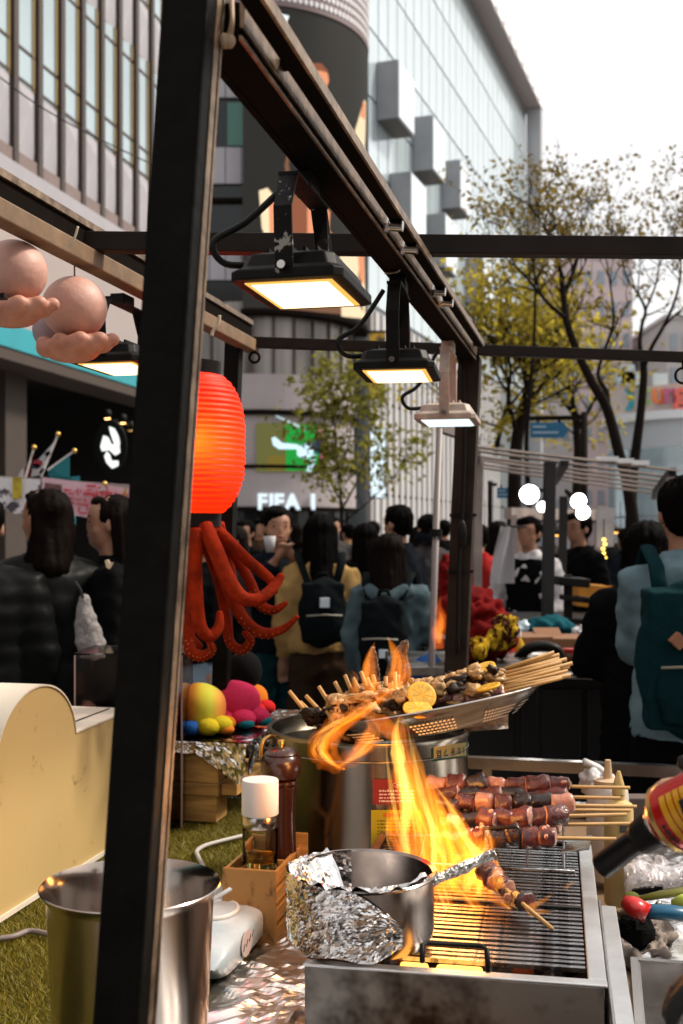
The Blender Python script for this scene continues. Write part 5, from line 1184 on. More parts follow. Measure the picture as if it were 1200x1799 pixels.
# artificial turf: a mat of short blades
rg = np.random.default_rng(5); n = 120000
aa = rg.uniform(1.12,3.05,n); bb = rg.uniform(-1.24,-.60,n)
base = np.stack([U.x*aa+V.x*bb, U.y*aa+V.y*bb, np.full(n, TZ)], 1)
th = rg.uniform(0,2*np.pi,n); ln_ = rg.uniform(.008,.016,n); lean = rg.normal(0,.75,(n,2))
wv = np.stack([np.cos(th), np.sin(th), np.zeros(n)],1)*.0015
tip = base + np.stack([lean[:,0]*ln_, lean[:,1]*ln_, ln_],1)
vs = np.empty((n*3,3)); vs[0::3] = base-wv; vs[1::3] = base+wv; vs[2::3] = tip
me = bpy.data.meshes.new('artificial_turf'); me.vertices.add(n*3); me.vertices.foreach_set('co', (vs - np.array(AB(2.05,-.92,TZ))).ravel())
me.loops.add(n*3); me.loops.foreach_set('vertex_index', np.arange(n*3)); me.polygons.add(n); me.polygons.foreach_set('loop_start', np.arange(n)*3); me.polygons.foreach_set('loop_total', np.full(n,3)); me.update(calc_edges=True)
me.materials.append(leafmat('turf_blade', (.22,.18,.013), .3))
turf = bpy.data.objects.new('artificial_turf', me); COL.objects.link(turf); turf.location = AB(2.05,-.92,TZ); ORG[turf] = AB(2.05,-.92,TZ)
tag(turf, 'short yellow green artificial turf on the stall table', 'artificial turf', None, 'stuff')
MB().prism([AB(1.12,-1.24,TZ-.003),AB(3.05,-1.24,TZ-.003),AB(3.05,-.60,TZ-.003),AB(1.12,-.60,TZ-.003)], Z*.004).build('turf_backing', mat('turf_back', (.035,.04,.006), .9), turf)
# crumpled foil helper: faceted height field
def crumple(p, amp, s, seed=0):
    q = Vector(p)*s + Vector((seed*7.1, seed*3.3, seed))
    return amp*((noise.voronoi(q)[0][1]-noise.voronoi(q)[0][0])*1.0 + .6*abs(noise.noise(q*2.1)) + .3*abs(noise.noise(q*5.3)))
def creases(p, amp, s, seed=0):
    q = Vector(p)*s + Vector((seed*7.1, seed*3.3, seed)); q = q + noise.noise_vector(q*.7)*.8
    return amp*(1.2*(1-abs(noise.noise(q)))**3 + .7*(1-abs(noise.noise(q*2.3+Vector((3,1,7)))))**4 + .35*(1-abs(noise.noise(q*5.1)))**4 + .5*noise.noise(q*.5))
M_foilf = mat('foil_sheet', (.90,.89,.88), .28, 1.0, bump=.04, bscale=90)
def foil_sheet(name, a0_, a1_, b0_, b1_, nu, nv, amp, s, seed, label):
    mb = MB()
    mb.grid(lambda u,v: (lambda p: p + Z*creases(p, amp, s, seed))(AB(a0_+(a1_-a0_)*u, b0_+(b1_-b0_)*v, TZ+.003)), nu, nv)
    return mb.build(name, M_foilf, None, False, org=AB((a0_+a1_)/2,(b0_+b1_)/2,TZ), label=label, cat='foil')
foil_sheet('foil_sheet', 1.12, 2.30, -.615, -.33, 150, 38, .0085, 8, 1, 'bright crumpled foil on the table between wipes pack and grill')
foil_sheet('foil_sheet', 1.12, 2.75, .06, .585, 140, 48, .011, 9, 2, 'bright crumpled foil on the table right of the grill')

# ---------------------------------------------------------------- the grill
GL0 = Vector((-.049,1.506,.97)); ug = Vector((.185,.983,0)).normalized(); vg = Vector((ug.y,-ug.x,0)); GW, GLn = .387, .676
def gp(a, b, z=0): return GL0 + vg*a + ug*b + Z*z
gr = thing('grill', 'stainless charcoal grill with a long wire grate and stained front', 'grill', gp(GW/2,GLn/2,TZ+.012-.97))
def gbox(name, a0_, a1_, b0_, b1_, z0, z1, m, par=None, bev=.0015): return MB().prism([gp(a0_,b0_,z0),gp(a1_,b0_,z0),gp(a1_,b1_,z0),gp(a0_,b1_,z0)], Z*(z1-z0)).build(name, m, par or gr, bevel=bev)
gz = TZ+.012-.97
gbox('front_panel', 0,GW,0,.004,gz,.006,M_steel_dirty); gbox('side_panel', 0,.004,.0045,GLn-.0045,gz,.006,M_steel_dirty); gbox('side_panel', GW-.004,GW,.0045,GLn-.0045,gz,.006,M_steel_dirty); gbox('back_panel', 0,GW,GLn-.004,GLn,gz,.006,M_steel_dirty)
gbox('fire_tray', .005,GW-.005,.006,GLn-.006,-.12,-.112,mat('soot', (.012,.010,.009), .9))
gbox('rim', -.002,GW+.004,-.003,.016,.0065,.010,M_rim); gbox('rim', GW-.020,GW+.0035,.0165,GLn-.02,.0065,.010,M_rim); gbox('rim', -.002,.014,.0165,GLn-.02,.0065,.010,mat('firelit_rim', (.50,.28,.20), .3, .9, var=.3)); gbox('rim', -.002,GW+.004,GLn-.0195,GLn+.003,.0065,.010,M_steel_dirty)  # left rim's copper tone puts the firelight into its colour
M_bar = mat('grate_bar', (.42,.43,.45), .26, 1.0, var=.75, vscale=16, vcol=(.035,.028,.025), bump=.15, bscale=120, thr=(.36,.52))
bar = MB().beam(-vg*.1745, vg*.1745, .0085, .006, up=Z)
bar_me = bar.mesh('grate_bar', M_bar)
nbar = 35
for k in range(nbar):
    o_ = inst('grate_bar', bar_me, gr, gp(GW/2-.003, .066+k*(GLn-.094)/(nbar-1), .002+rnd.uniform(-.0006,.0006)))
for a in (.06,.19,.32): gbox('grate_support', a,a+.005,.018,GLn-.022,-.008,-.002,M_bar)
gbox('side_channel', GW+.006,GW+.034,-.35,.40,gz,-.018,M_rim,None); gbox('side_channel_lip', GW+.006,GW+.011,-.35,.40,-.0175,-.010,M_steel)
gbox('grate_joint', .02,GW-.022,.300,.306,.0055,.0085,mat('joint_dark', (.02,.018,.016), .5))
def wire(pts, r_, m=None, name='wire_handle', par=None): return MB().tube([Vector(p) for p in pts], r_, 8).build(name, m or M_bar, par or gr, True)
h0 = [P(742,1690,1.47),P(742,1661,1.49),P(752,1656,1.50),P(845,1662,1.485),P(855,1668,1.48),P(858,1708,1.46)]
wire(h0, .0036, M_rubber); h1 = [P(850,1490,1.90),P(850,1456,1.90),P(905,1453,1.89),P(914,1458,1.885),P(914,1492,1.88)]; wire(h1, .0030, M_rubber)
# charcoal
M_coal = mat('charcoal', (.012,.011,.011), .85, bump=.5, bscale=60); M_ember = mat('ember', (.05,.012,.004), .9, emit=(1,.20,.02), es=1.0)
M_emb2 = mat('dull_ember', (.03,.012,.008), .9, emit=(1,.12,.01), es=.05)
for k in range(46):
    a, b = rnd.uniform(.03,GW-.04), rnd.uniform(.03,.62)
    hot = b < .12 and .08 < a < .18
    r_ = rnd.uniform(.014,.024); mb = MB(); mb.ball(gp(a,b,-.095), r_*1.2,r_,r_*.9, 7, 5, Matrix.Rotation(rnd.random()*3,3,'Z'))
    for v in mb.v: v += Vector((1,1,1))*.006*nz(v,60)
    mb.build('charcoal', M_ember if hot and rnd.random() < .8 else (M_emb2 if rnd.random() < .3 else M_coal), gr)
# glowing front slots
M_slot = mat('white_hot_ember', (.05,.012,.004), .9, emit=(1,.42,.07), es=2.6)
for a_0, a_1 in ((.122,.160),(.170,.232)):
    mb = MB(); mb.box(gp((a_0+a_1)/2,.042,-.007), a_1-a_0,.022,.020, basis(vg,ug,Z))
    for v in mb.v: v += vg*.004*nz(v,90)
    mb.build('glowing_coal', M_slot, gr, bevel=.005)

# ---------------------------------------------------------------- saucepan wrapped in foil
sc_ = P(638,1545,1.60); sc_.z = .981
sp_ = thing('saucepan', 'steel saucepan half wrapped in crumpled foil on the grill corner', 'saucepan', sc_)
sr, sh2 = .100, .094
MB().lathe([(.0,.004),(sr*.93,.0),(sr*.985,.010),(sr,.02),(sr,sh2-.004),(sr+.004,sh2),(sr+.002,sh2+.002),(sr-.003,sh2-.001),(sr-.003,.02),(sr*.9,.006),(0,.006)], sc_, 56).build('pan', mat('pan_steel', (.36,.31,.28), .2, 1.0, var=.3, vscale=8), sp_, 'auto')
def wrapfoil(a0_, a1_, z0f, z1f, rad, sgn, seed, name, nu=60, nv=26, amp=.009):
    mb = MB()
    def fn(u, v):
        a = R(a0_+(a1_-a0_)*u); zl, zh = z0f(u), z1f(u); z = zl+(zh-zl)*v
        d_ = Vector((math.sin(a), -math.cos(a), 0)); p = sc_ + d_*rad + Z*z
        return p + d_*sgn*(.0015+max(0, creases(p, amp*.38, 24, seed)))
    mb.grid(fn, nu, nv); return mb.build(name, M_foil, sp_)
wrapfoil(-120, 28, lambda u: .004+.012*max(0,(u-.80)/.2)**2+.003*math.sin(u*21), lambda u: sh2+.003-.050*max(0,(u-.72)/.28)**1.4, sr+.001, 1, 3, 'foil_wrap', 84, 34)
wrapfoil(-170, 175-115, lambda u: .012+.004*math.sin(u*17), lambda u: sh2+.004-.0*u, sr-.006, -1, 4, 'foil_lining', 90, 24, .006)
mb = MB(); mb.grid(lambda u,v: (lambda a, rr: (lambda p: p + Z*(crumple(p,.016,30,6)))(sc_ + Vector((math.sin(a)*rr, -math.cos(a)*rr, sh2-.002-.05*(1-v)**1.5))))(R(-150+215*u), sr*(.45+.60*v)), 60, 18)
for v in mb.v: pass
mb.build('foil_fold', M_foil, sp_)
br_ = thing('basting_brush', 'foil wrapped brush handle resting across the saucepan rim', 'brush', P(706,1572,1.58))
q = spline([P(700,1578,1.56),P(740,1556,1.575),P(790,1534,1.60),P(868,1500,1.63)], 14); hb = MB(); hb.tube([Vector(a) for a in q], [.0068+.0022*math.sin(i*.25)**2+(.002 if i < 8 else 0) for i in range(len(q))], 10)
for v in hb.v: v += Vector((nz(v,190),nz(v+X,190),nz(v+Y,190)))*.0028
hb.build('handle', mat('foil_dark', (.42,.40,.38), .3, 1.0, var=.6, vscale=80, bump=.4, bscale=160), br_)
MB().box(lerp(P(700,1578,1.56),P(740,1556,1.575),-.3), .03,.012,.012).build('head', M_rubber, br_)

# ---------------------------------------------------------------- stock pot
sk_c = Vector((.058,2.42,TZ+.01)); skr = .21; skh = .325
pot = thing('stock_pot', 'large steel stock pot with printed labels behind the grill', 'pot', sk_c)
M_pot = mat('pot_steel', (.33,.30,.26), .20, 1.0, var=.45, vscale=5, vcol=(.13,.115,.09), bump=.02, stretch=(1,1,.25))
MB().lathe([(0,.004),(skr*.95,0),(skr*.99,.012),(skr,.03),(skr,skh-.012),(skr+.006,skh-.004),(skr+.006,skh+.004),(skr-.004,skh+.004),(skr-.006,.03),(0,.02)], sk_c, 80).build('vessel', M_pot, pot, 'auto')
MB().lathe([(skr+.001,skh-.035),(skr+.0025,skh-.033),(skr+.001,skh-.031)], sk_c, 80).build('bead', M_pot, pot, True)
def oncyl(px, py, c=sk_c, r_=skr, lift=.001):
    dx, dz = (px-600)/FPX, -(py-HOR)/FPX; rr = r_+lift
    a = dx*dx+1; b = -2*(dx*c.x+c.y); cc = c.x**2+c.y**2-rr*rr; yy = (-b-math.sqrt(max(0,b*b-4*a*cc)))/(2*a)
    return Vector((dx*yy, yy, CAMZ+dz*yy))
def label_(x0, x1, y0, y1, m, name, lift, par=pot, skew=0): return MB().grid(lambda u,v: oncyl(x0+(x1-x0)*u, y0+(y1-y0)*v+skew*u, lift=lift), 10, 2).build(name, m, par, True)
lg = label_(759,822,1309,1338,mat('label_green', (.01,.06,.02), .5),'label_border',.0008,pot,-8); label_(762,819,1311,1334,mat('label_cream', (.66,.56,.22), .5),'label_face',.0014,lg,-7)
m_ink = mat('ink', (.02,.02,.02), .5)
for ch, px in (('\uc5c5',766),('\uc18c',779),('\uc6a9',792),('\uc790',804),('\ub3d9',813)):
    p0 = oncyl(px, 1331-(px-762)*.13, lift=.0022); p1 = oncyl(px+8, 1331-(px+8-762)*.13, lift=.0022); text('lettering', ch, .0170, m_ink, pot, p0, p1-p0, Z, 0, .0004)
lr = label_(655,742,1369,1413,mat('label_red', (.24,.006,.02), .5),'label_border',.0008); label_(657,740,1371,1411,mat('label_red_in', (.20,.005,.016), .5),'label_face',.0013,lr)
m_wp = mat('label_print', (.72,.55,.55), .5); el = MB()
el.tube([oncyl(706+16*math.cos(i*math.pi/10), 1379+5*math.sin(i*math.pi/10), lift=.002) for i in range(21)], .0005, 4, False); el.build('oval_outline', m_wp, lr)
rs = random.Random(8)
def dashes(x0, x1, ys, m, par, h=3.0, lift=.002):
    mb = MB()
    for y in ys:
        x = x0
        while x < x1:
            w_ = rs.uniform(2,7); hh_ = rs.uniform(.6,1)*h
            mb.quad(oncyl(x,y,lift=lift),oncyl(min(x+w_,x1),y,lift=lift),oncyl(min(x+w_,x1),y-hh_,lift=lift),oncyl(x,y-hh_,lift=lift)); x += w_+rs.uniform(.8,2.2)
    mb.build('print_lines', m, par)
dashes(697,716,(1381,),m_wp,lr,3.6); dashes(666,728,(1391,1397,1403,1409),m_wp,lr,3.6)
ly_ = label_(652,740,1423,1503,mat('label_yellow', (.40,.35,.015), .5),'label_face',.0009); lo_ = MB(); 
label_(673,715,1429,1435,mat('label_orange', (.55,.14,.02), .5),'label_bar',.0016,ly_); dashes(663,730,(1443,1449,1455,1461,1467,1480,1486,1492,1498),mat('label_olive', (.10,.08,.01), .5),ly_,2.4)
MB().tube([Vector(a) for a in spline([oncyl(480,1292)-Y*.0, oncyl(480,1292)+Vector((-.02,-.015,-.01)), oncyl(480,1330)+Vector((-.022,-.015,0)), oncyl(481,1340)],5)], .005, 8).build('handle', mat('brass', (.55,.36,.12), .3, .9), pot, True)
# ---------------------------------------------------------------- perforated dish with the finished skewers
dc = Vector((.178,2.30,1.203)); ex = Vector((.982,0,.188)).normalized(); ey = Vector((-.0,.99,-.10)); ey = (ey-ex*ey.dot(ex)).normalized(); ez = ex.cross(ey); dr = basis(ex,ey,ez)
ds = thing('perforated_dish', 'tilted perforated steel dish resting on the stock pot', 'dish', dc - Z*.06)
MB().lathe([(0,-.056),(.11,-.052),(.175,-.036),(.215,-.008),(.226,.0),(.232,.002),(.231,.0045),(.224,.0035),(.213,-.005),(.173,-.033),(.11,-.049),(0,-.053)], dc, 72, dr).build('dish', M_steel, ds, 'auto')
ho = MB()
for i0, cnt in ((-105,11),(-62,11),(-30,8),(-150,9)):
    for k in range(cnt):
        for j in range(4):
            a = R(i0+k*2.3+j*.9); r_ = .196-j*.0085 if True else 0; zz = -.0215-j*.0062
            c = Vector((r_*math.cos(a), r_*math.sin(a), zz)); nn = Vector((math.cos(a)*.62, math.sin(a)*.62, -.78)).normalized(); t1 = Vector((-math.sin(a),math.cos(a),0)); t2 = nn.cross(t1)
            ho.add([dc + dr @ (c + nn*.0022 + (t1*math.cos(q*math.pi/4)+t2*math.sin(q*math.pi/4))*.0031) for q in range(8)], [tuple(range(8))])
ho.build('hole_light_discs', mat('hole_light', (.82,.78,.70), .5), ds, kind='stuff')  # pale discs paint the light seen through the dish's holes
# chunk shapes
M_osk = mat('octopus_skin', (.155,.040,.030), .28, var=.75, vscale=55, vcol=(.045,.012,.014), bump=.35, bscale=150, coat=.28, thr=(.36,.66), sub=.05); M_ofl = mat('octopus_flesh', (.52,.25,.18), .3, var=.3, vscale=60, coat=.4, bump=.15, bscale=120, sub=.1)
M_ochar = mat('octopus_char', (.022,.010,.009), .3, var=.6, vscale=60, bump=.4, bscale=120, coat=.5)
def chunk(kind, seed):
    r_ = random.Random(seed); mb = MB(); L_, rr = r_.uniform(.022,.034), r_.uniform(.0125,.016)
    n_ = 14; prof = [(-.5,.80),(-.475,.95),(-.28,1.04),(0,.94),(.26,1.06),(.475,.95),(.5,.78)]
    pts = [Vector((f*L_,0,0)) for f,_ in prof]; mb.slot(0)
    o = len(mb.v)
    for f, q in prof:
        for j in range(n_):
            th = 2*math.pi*j/n_; w_ = rr*q*(1+.30*nz((math.cos(th)*1.3+seed,math.sin(th)*1.3,f*2.2))+.12*nz((math.cos(th)*4+seed,math.sin(th)*4,f*7)))
            mb.v.append(Vector((f*L_+.002*nz((th,seed,1)), w_*math.cos(th), w_*math.sin(th))))
    for i in range(len(prof)-1):
        for j in range(n_): mb.f.append([o+i*n_+j,o+i*n_+(j+1)%n_,o+(i+1)*n_+(j+1)%n_,o+(i+1)*n_+j]); mb.m.append(1 if i in (0,len(prof)-2) else 0)
    for e, i in ((-1,0),(1,len(prof)-1)):
        c = len(mb.v); mb.v.append(Vector((e*.5*L_+e*.003,0,0)))
        for j in range(n_): mb.f.append([o+i*n_+j,o+i*n_+(j+1)%n_,c]); mb.m.append(1)
    if kind == 1:
        for j in range(5): a = r_.uniform(0,6.28); mb.slot(1); mb.ball((r_.uniform(-.4,.4)*L_, rr*.95*math.cos(a), rr*.95*math.sin(a)), .0042,.0042,.0042, 8, 6)
    mats = {0:[M_osk,M_ofl],1:[M_osk,M_ofl],2:[M_ochar,M_osk],3:[M_ofl,M_ofl]}[kind]
    return mb.mesh('chunk', mats, True)
CH = {k:[chunk(k, 10*k+s) for s in range(4)] for k in range(4)}
stick_r = .0036
def skewer(label, p0, p1, stick0, stick1, kinds, group, name='octopus_skewer', seed=0, sc=1.0, step=None):
    r_ = random.Random(seed); t = thing(name, label, 'skewer', (p0+p1)/2 - Z*.012, group)
    MB().cyl(stick0, stick1, stick_r, stick_r*.9, 8).build('stick', M_bamboo, t, True)
    ax = (p1-p0).normalized(); n_ = len(kinds); L_ = (p1-p0).length/n_
    for i, k in enumerate(kinds):
        a, s, tt = frame(ax, Z); rot = basis(ax, s, tt) @ Matrix.Rotation(r_.uniform(0,6.28),3,'X') @ Matrix.Rotation(r_.uniform(-.42,.42),3,'Z')
        q_ = sc*r_.uniform(.88,1.22)
        inst('chunk', r_.choice(CH[k]), t, p0+ax*L_*(i+.5)+Vector((0,r_.uniform(-.004,.004),r_.uniform(-.004,.004))), rot, (L_/.027*r_.uniform(.95,1.15), q_*r_.uniform(.85,1.1), q_))
    return t
rows = [(750,1376,2.13,1000,1382,2.08,1107,1384,'topmost'),(770,1396,2.12,990,1398,2.07,1090,1402,'second from the top'),(768,1411,2.07,1006,1412,2.02,1119,1417,'third from the top'),(780,1422,2.10,985,1424,2.05,1107,1424,'fourth from the top'),
        (782,1439,2.00,992,1433,1.95,1101,1431,'fifth from the top'),(775,1452,2.04,985,1448,1.99,1107,1447,'sixth from the top'),(778,1470,1.94,976,1470,1.89,1083,1474,'lowest')]
kk = [[3,0,2,3,0,0,1],[0,2,0,2,0,0],[2,0,3,0,2,2,3],[0,2,0,2,0,2],[3,2,1,0,0,0,0],[2,0,2,0,2,3],[2,0,1,2,2,0,1]]
for i, (x0,y0,d0,x1,y1,d1,x2,y2,nm) in enumerate(rows):
    p0, p1 = P(x0,y0,d0), P(x1,y1,d1); e = P(x2,y2,d1-.015); skewer('glazed octopus skewer in the pile at the back of the grill, '+nm, p0, p1, p0, e, kk[i], 'octopus skewers piled on the grill', seed=i)
# rack that carries the pile
rk = thing('skewer_rack', 'wire rack carrying the octopus skewers at the back of the grill', 'rack', gp(.25,.52,.01))
for b in (.44,.62): MB().tube([gp(.07,b,.012),gp(.07,b,.022),gp(GW-.03,b,.022),gp(GW-.03,b,.012)], .0025, 8).build('wire', M_bar, rk, True)
for a in (.10,.16,.22,.28,.34): MB().cyl(gp(a,.44,.024), gp(a,.63,.060), .002,.002,8).build('wire', M_bar, rk)
MB().prism([P(985,1500,1.93),P(1035,1493,1.93),P(1040,1470,2.0),P(1000,1475,2.0)], Z*.003).build('foil_scrap', M_foil, rk)
# the skewer burning on the grate
skewer('single skewer burning in the flames on the grate', P(852,1532,1.78)+Z*.0, P(925,1592,1.68), P(852,1532,1.78), P(970,1632,1.60), [0,3,0,3,2], 'skewers on the grate', seed=33, sc=.95)
# finished skewers heaped in the dish
M_whelk = mat('whelk_cream', (.58,.34,.13), .5, var=.6, vscale=70, vcol=(.13,.055,.02), coat=.08, bump=.2, bscale=90, thr=(.3,.6)); M_wdk = mat('whelk_dark', (.026,.013,.007), .5, var=.5, vscale=60, spec=.25, bump=.3, bscale=120)
def lumpmesh(seed, m):
    mb = MB(); mb.ball((0,0,0), .0125,.010,.0105, 12, 9)
    for v in mb.v: v += v.normalized()*(.012*nz(v+Vector((seed,0,0)),100)+.004*nz(v+Vector((seed,5,0)),280))
    mb.ball((.006,.004,.005), .006,.006,.006, 8, 6); return mb.mesh('morsel', m, True)
LM = [lumpmesh(s, M_whelk) for s in range(4)]; LD = [lumpmesh(s+9, M_wdk) for s in range(2)]
def whelk(label, p0, p1, s0, s1, n_, group, seed, dark=.3):
    r_ = random.Random(seed); t = thing('whelk_skewer', label, 'skewer', (p0+p1)/2 - Z*.01, group)
    if s1 is not None: MB().cyl(s0, s1, stick_r*1.25, stick_r*1.15, 8).build('stick', M_bamboo, t, True)
    for i in range(n_):
        q_ = lerp(p0,p1,(i+.5)/n_)+Vector((0,r_.uniform(-.006,.006),r_.uniform(-.004,.006)))
        inst('morsel', r_.choice(LD if r_.random() < dark else LM), t, q_, Matrix.Rotation(r_.uniform(0,6),3,'Z') @ Matrix.Rotation(r_.uniform(0,6),3,'X'), [r_.uniform(.9,1.5),r_.uniform(.8,1.3),r_.uniform(.8,1.3)])
GRP = 'finished skewers heaped in the dish'
se = [(885,1178,983,1150),(888,1184,983,1157),(884,1190,987,1163),(880,1199,1006,1165),(884,1203,984,1175),(882,1208,998,1178),(878,1214,977,1190),(872,1219,988,1191)]
wl = [((720,1212),(882,1178)),((728,1206),(884,1182)),((735,1216),(885,1190)),((752,1212),(880,1198)),((745,1222),(884,1204))]
nm = ['first','second','third','fourth','fifth','sixth','seventh','eighth']
for i in range(8):
    d_ = 2.40-.03*i; s0, s1 = P(se[i][0],se[i][1],d_), P(se[i][2],se[i][3],d_-.02)
    if i < 5: whelk('whelk skewer in the tilted dish, its stick %s from the top' % nm[i], P(*wl[i][0],d_+.02), P(*wl[i][1],d_), lerp(s0,s1,-.4), s1, 11, GRP, 50+i, .28)
    else:
        k = i-5; p0, p1 = [(690,1246),(705,1240),(770,1232)][k], [(880,1210),(884,1214),(886,1222)][k]
        skewer('pink octopus skewer in the tilted dish, its stick %s from the top' % nm[i], P(*p0,d_+.02), P(*p1,d_), lerp(s0,s1,-.3), s1, [[0,3,0,3,0,3,3],[3,0,0,3,0,3],[0,3,3,3,0]][k], GRP, seed=70+i, sc=.85)
# left cluster with upright sticks
up_ = [(548,1262,508,1214,0),(560,1262,527,1233,0),(580,1265,537,1222,0),(604,1262,572,1222,0),(608,1275,573,1248,1),(640,1215,620,1190,1),(648,1240,0,0,2),(660,1220,645,1190,2),(672,1215,678,1188,2),(690,1218,694,1180,2),(700,1214,706,1205,2),(712,1222,709,1203,2),(688,1235,684,1200,2),(676,1240,665,1205,2)]
ORD = ['first','second','third','fourth','lower','upper','first','second','fourth','sixth','seventh','eighth','fifth','third']
for i, (bx, by, tx, ty, k) in enumerate(up_):
    d_ = (2.30,2.27,2.25)[k] + .015*(i%3); 
    if k == 0: p0, p1 = P(bx-6,by-14,d_), P(bx+8,by+12,d_)
    else: p0, p1 = P(bx-10,by-6,d_), P(bx+6,by+26,d_-.02)
    s1 = P(tx,ty,d_-.01) if tx else None
    whelk(['dark shell skewer at the left end of the heap, %s stick from the left','brown shell skewer between dark and cream ones, %s of the two','cream whelk skewer standing by the charred strips, %s of its cluster from the left'][k] % ORD[i], p0, p1, p1, s1, 5, 'upright skewers at the left end of the dish', 90+i, (.95,.5,.2)[k])
# more sticks at the right end and more upright ones in the middle
xs_ = [(880,1186,996,1158,2.36),(884,1196,1001,1171,2.33),(878,1204,992,1184,2.27),(882,1212,1003,1186,2.22),(886,1181,974,1146,2.39)]
for i, (x0_,y0_,x1_,y1_,d_) in enumerate(xs_):
    whelk('loose whelk skewer across the tilted dish, %s of five from the top' % ('second','third','fourth','lowest','topmost')[i], P(x0_-130,y0_+18,d_+.02), P(x0_-8,y0_,d_), P(x0_-30,y0_+5,d_), P(x1_,y1_,d_-.02), 8, GRP, 140+i, .35)
ys_ = [(592,1258,560,1206),(616,1250,588,1198),(630,1246,606,1186),(654,1232,634,1180),(668,1236,655,1186),(698,1226,700,1186),(720,1222,724,1192)]
for i, (bx, by, tx, ty) in enumerate(ys_):
    d_ = 2.28+.02*(i % 3); whelk('glazed shell skewer leaning in the middle of the heap, %s from the left' % nm[i], P(bx-8,by-16,d_), P(bx+8,by+18,d_-.02), P(bx,by,d_), P(tx,ty,d_-.01), 6, 'upright skewers at the left end of the dish', 170+i, .45)
# filler morsels under the heap
fm = thing('morsel_heap', 'loose cream and brown seafood morsels filling the dish', 'seafood', dc)
for i in range(260):
    f = rnd.random()**1.25; x = 590+f*285; y = 1266-f*56+rnd.uniform(-34,6); inst('morsel', rnd.choice(LM+LD+LM), fm, P(x,y,rnd.uniform(2.18,2.38)), Matrix.Rotation(rnd.uniform(0,6),3,'X'), [rnd.uniform(.8,1.6),rnd.uniform(.8,1.3),rnd.uniform(.8,1.3)])
# lemon slices
M_rind = mat('lemon_rind', (.80,.40,.008), .4, bump=.1, bscale=150); M_pulp = mat('lemon_pulp', (.78,.47,.05), .3, var=.4, vscale=90, coat=.4); M_pith = mat('lemon_pith', (.80,.62,.24), .5)
def lemon(label, c, r_, nrm):
    t = thing('lemon_slice', label, 'lemon slice', c, 'lemon slices on the heap'); nrm = Vector(nrm).normalized(); rt = Vector((0,0,1)).rotation_difference(nrm).to_matrix()
    MB().lathe([(r_*.9,-.002),(r_,-.0015),(r_,.0015),(r_*.9,.002)], c, 32, rt).build('rind', M_rind, t, True)
    MB().lathe([(0,-.0018),(r_*.93,-.0018),(r_*.93,.0019),(0,.0019)], c, 32, rt).build('pith', M_pith, t, 'auto')
    for k in range(9):
        a0_, a1_ = R(k*40+4), R(k*40+36); pts = [(r_*.10*math.cos((a0_+a1_)/2),r_*.10*math.sin((a0_+a1_)/2))]+[(r_*.83*math.cos(a0_+(a1_-a0_)*i/4),r_*.83*math.sin(a0_+(a1_-a0_)*i/4)) for i in range(5)]
        MB().prism([c + rt @ Vector((x,y,-.0024)) for x,y in pts], rt @ Vector((0,0,.0048))).build('segment', M_pulp, t)
lemon('round lemon slice facing out at the middle of the heap', P(741,1222,2.14), .028, (.25,-1,.62)); lemon('lemon slice lying low in front of the round slice', P(734,1246,2.11), .028, (.1,-.45,1))
lemon('lemon slice lying flat on top near the bamboo sticks', P(850,1174,2.24), .024, (-.42,-.30,1)); lemon('lemon slice edge tucked under the stick ends', P(858,1207,2.15), .024, (-.32,-.05,1))
# charred strips standing in the fire
M_strip = mat('charred_strip', (.30,.19,.12), .8, var=.75, vscale=70, vcol=(.05,.03,.02), bump=.8, bscale=160, thr=(.35,.62))
for i, (pts, d_) in enumerate((([(642,1240),(636,1215),(640,1185),(646,1155),(651,1138),(657,1135),(662,1150),(667,1180),(668,1215),(664,1240)],2.30),([(676,1225),(672,1200),(682,1170),(696,1142),(706,1127),(716,1124),(719,1134),(714,1165),(712,1195),(710,1225)],2.32))):
    t = thing('dried_fish', ['shorter charred grainy fish strip standing in the flames','taller charred grainy fish strip standing in the flames'][i], 'fish', P(655+40*i,1240,d_))
    mb = MB().prism([P(a,b,d_)-ORG[t] for a,b in pts], Y*.016); me = remesh(mb, .0032, 2)
    for v in me.vertices: v.co += v.normal*.0035*nz(v.co,260)
    meshobj('strip', me, M_strip, t)
# clear plastic cup under the dish
pc = thing('plastic_wrap', 'crumpled clear plastic under the right end of the dish', 'plastic', P(850,1290,2.4)); mb = MB(); mb.grid(lambda u,v: P(815+78*u,1262-6*u+24*v,2.36+.03*math.sin(v*3)+.01*nz((u*9,v*9,0))), 18, 8); mb.build('film', mat('cloudy_film', (.50,.46,.42), .25, 0, var=.5, vscale=40, bump=.6, bscale=80), pc, True)

# ---------------------------------------------------------------- crate, bottle, mill
cf = P(484,1531,2.03); cz0 = TZ+.012
cr = thing('wooden_crate', 'small pine crate holding bottle and pepper mill', 'crate', Vector((cf.x,cf.y,cz0)))
def cp(a, b, z): return Vector((cf.x,cf.y,0)) + V*a + U*b + Z*z
def cbox(name, a0_,a1_,b0_,b1_,z0,z1,m=M_wood): return MB().prism([cp(a0_,b0_,z0),cp(a1_,b0_,z0),cp(a1_,b1_,z0),cp(a0_,b1_,z0)], Z*(z1-z0)).build(name, m, cr, bevel=.0012)
ctz = cf.z
M_woodk = mat('pine_knotted', (.42,.21,.06), .6, var=.75, vscale=30, vcol=(.07,.028,.01), bump=.15, stretch=(1,1,.5), thr=(.30,.44))
cbox('front_board', -.100,0,0,.008,cz0,ctz,M_woodk); cbox('back_board', -.100,.0,.172,.18,cz0,ctz-.0); cbox('floor_board', -.098,-.001,.009,.171,cz0+.001,cz0+.008)
for k in range(4):
    z0 = cz0+.004+k*.034
    cbox('side_slat', -.007,.0,.0085,.1715,z0,z0+.024); cbox('side_slat', -.1,-.093,.0085,.1715,z0,z0+.024)
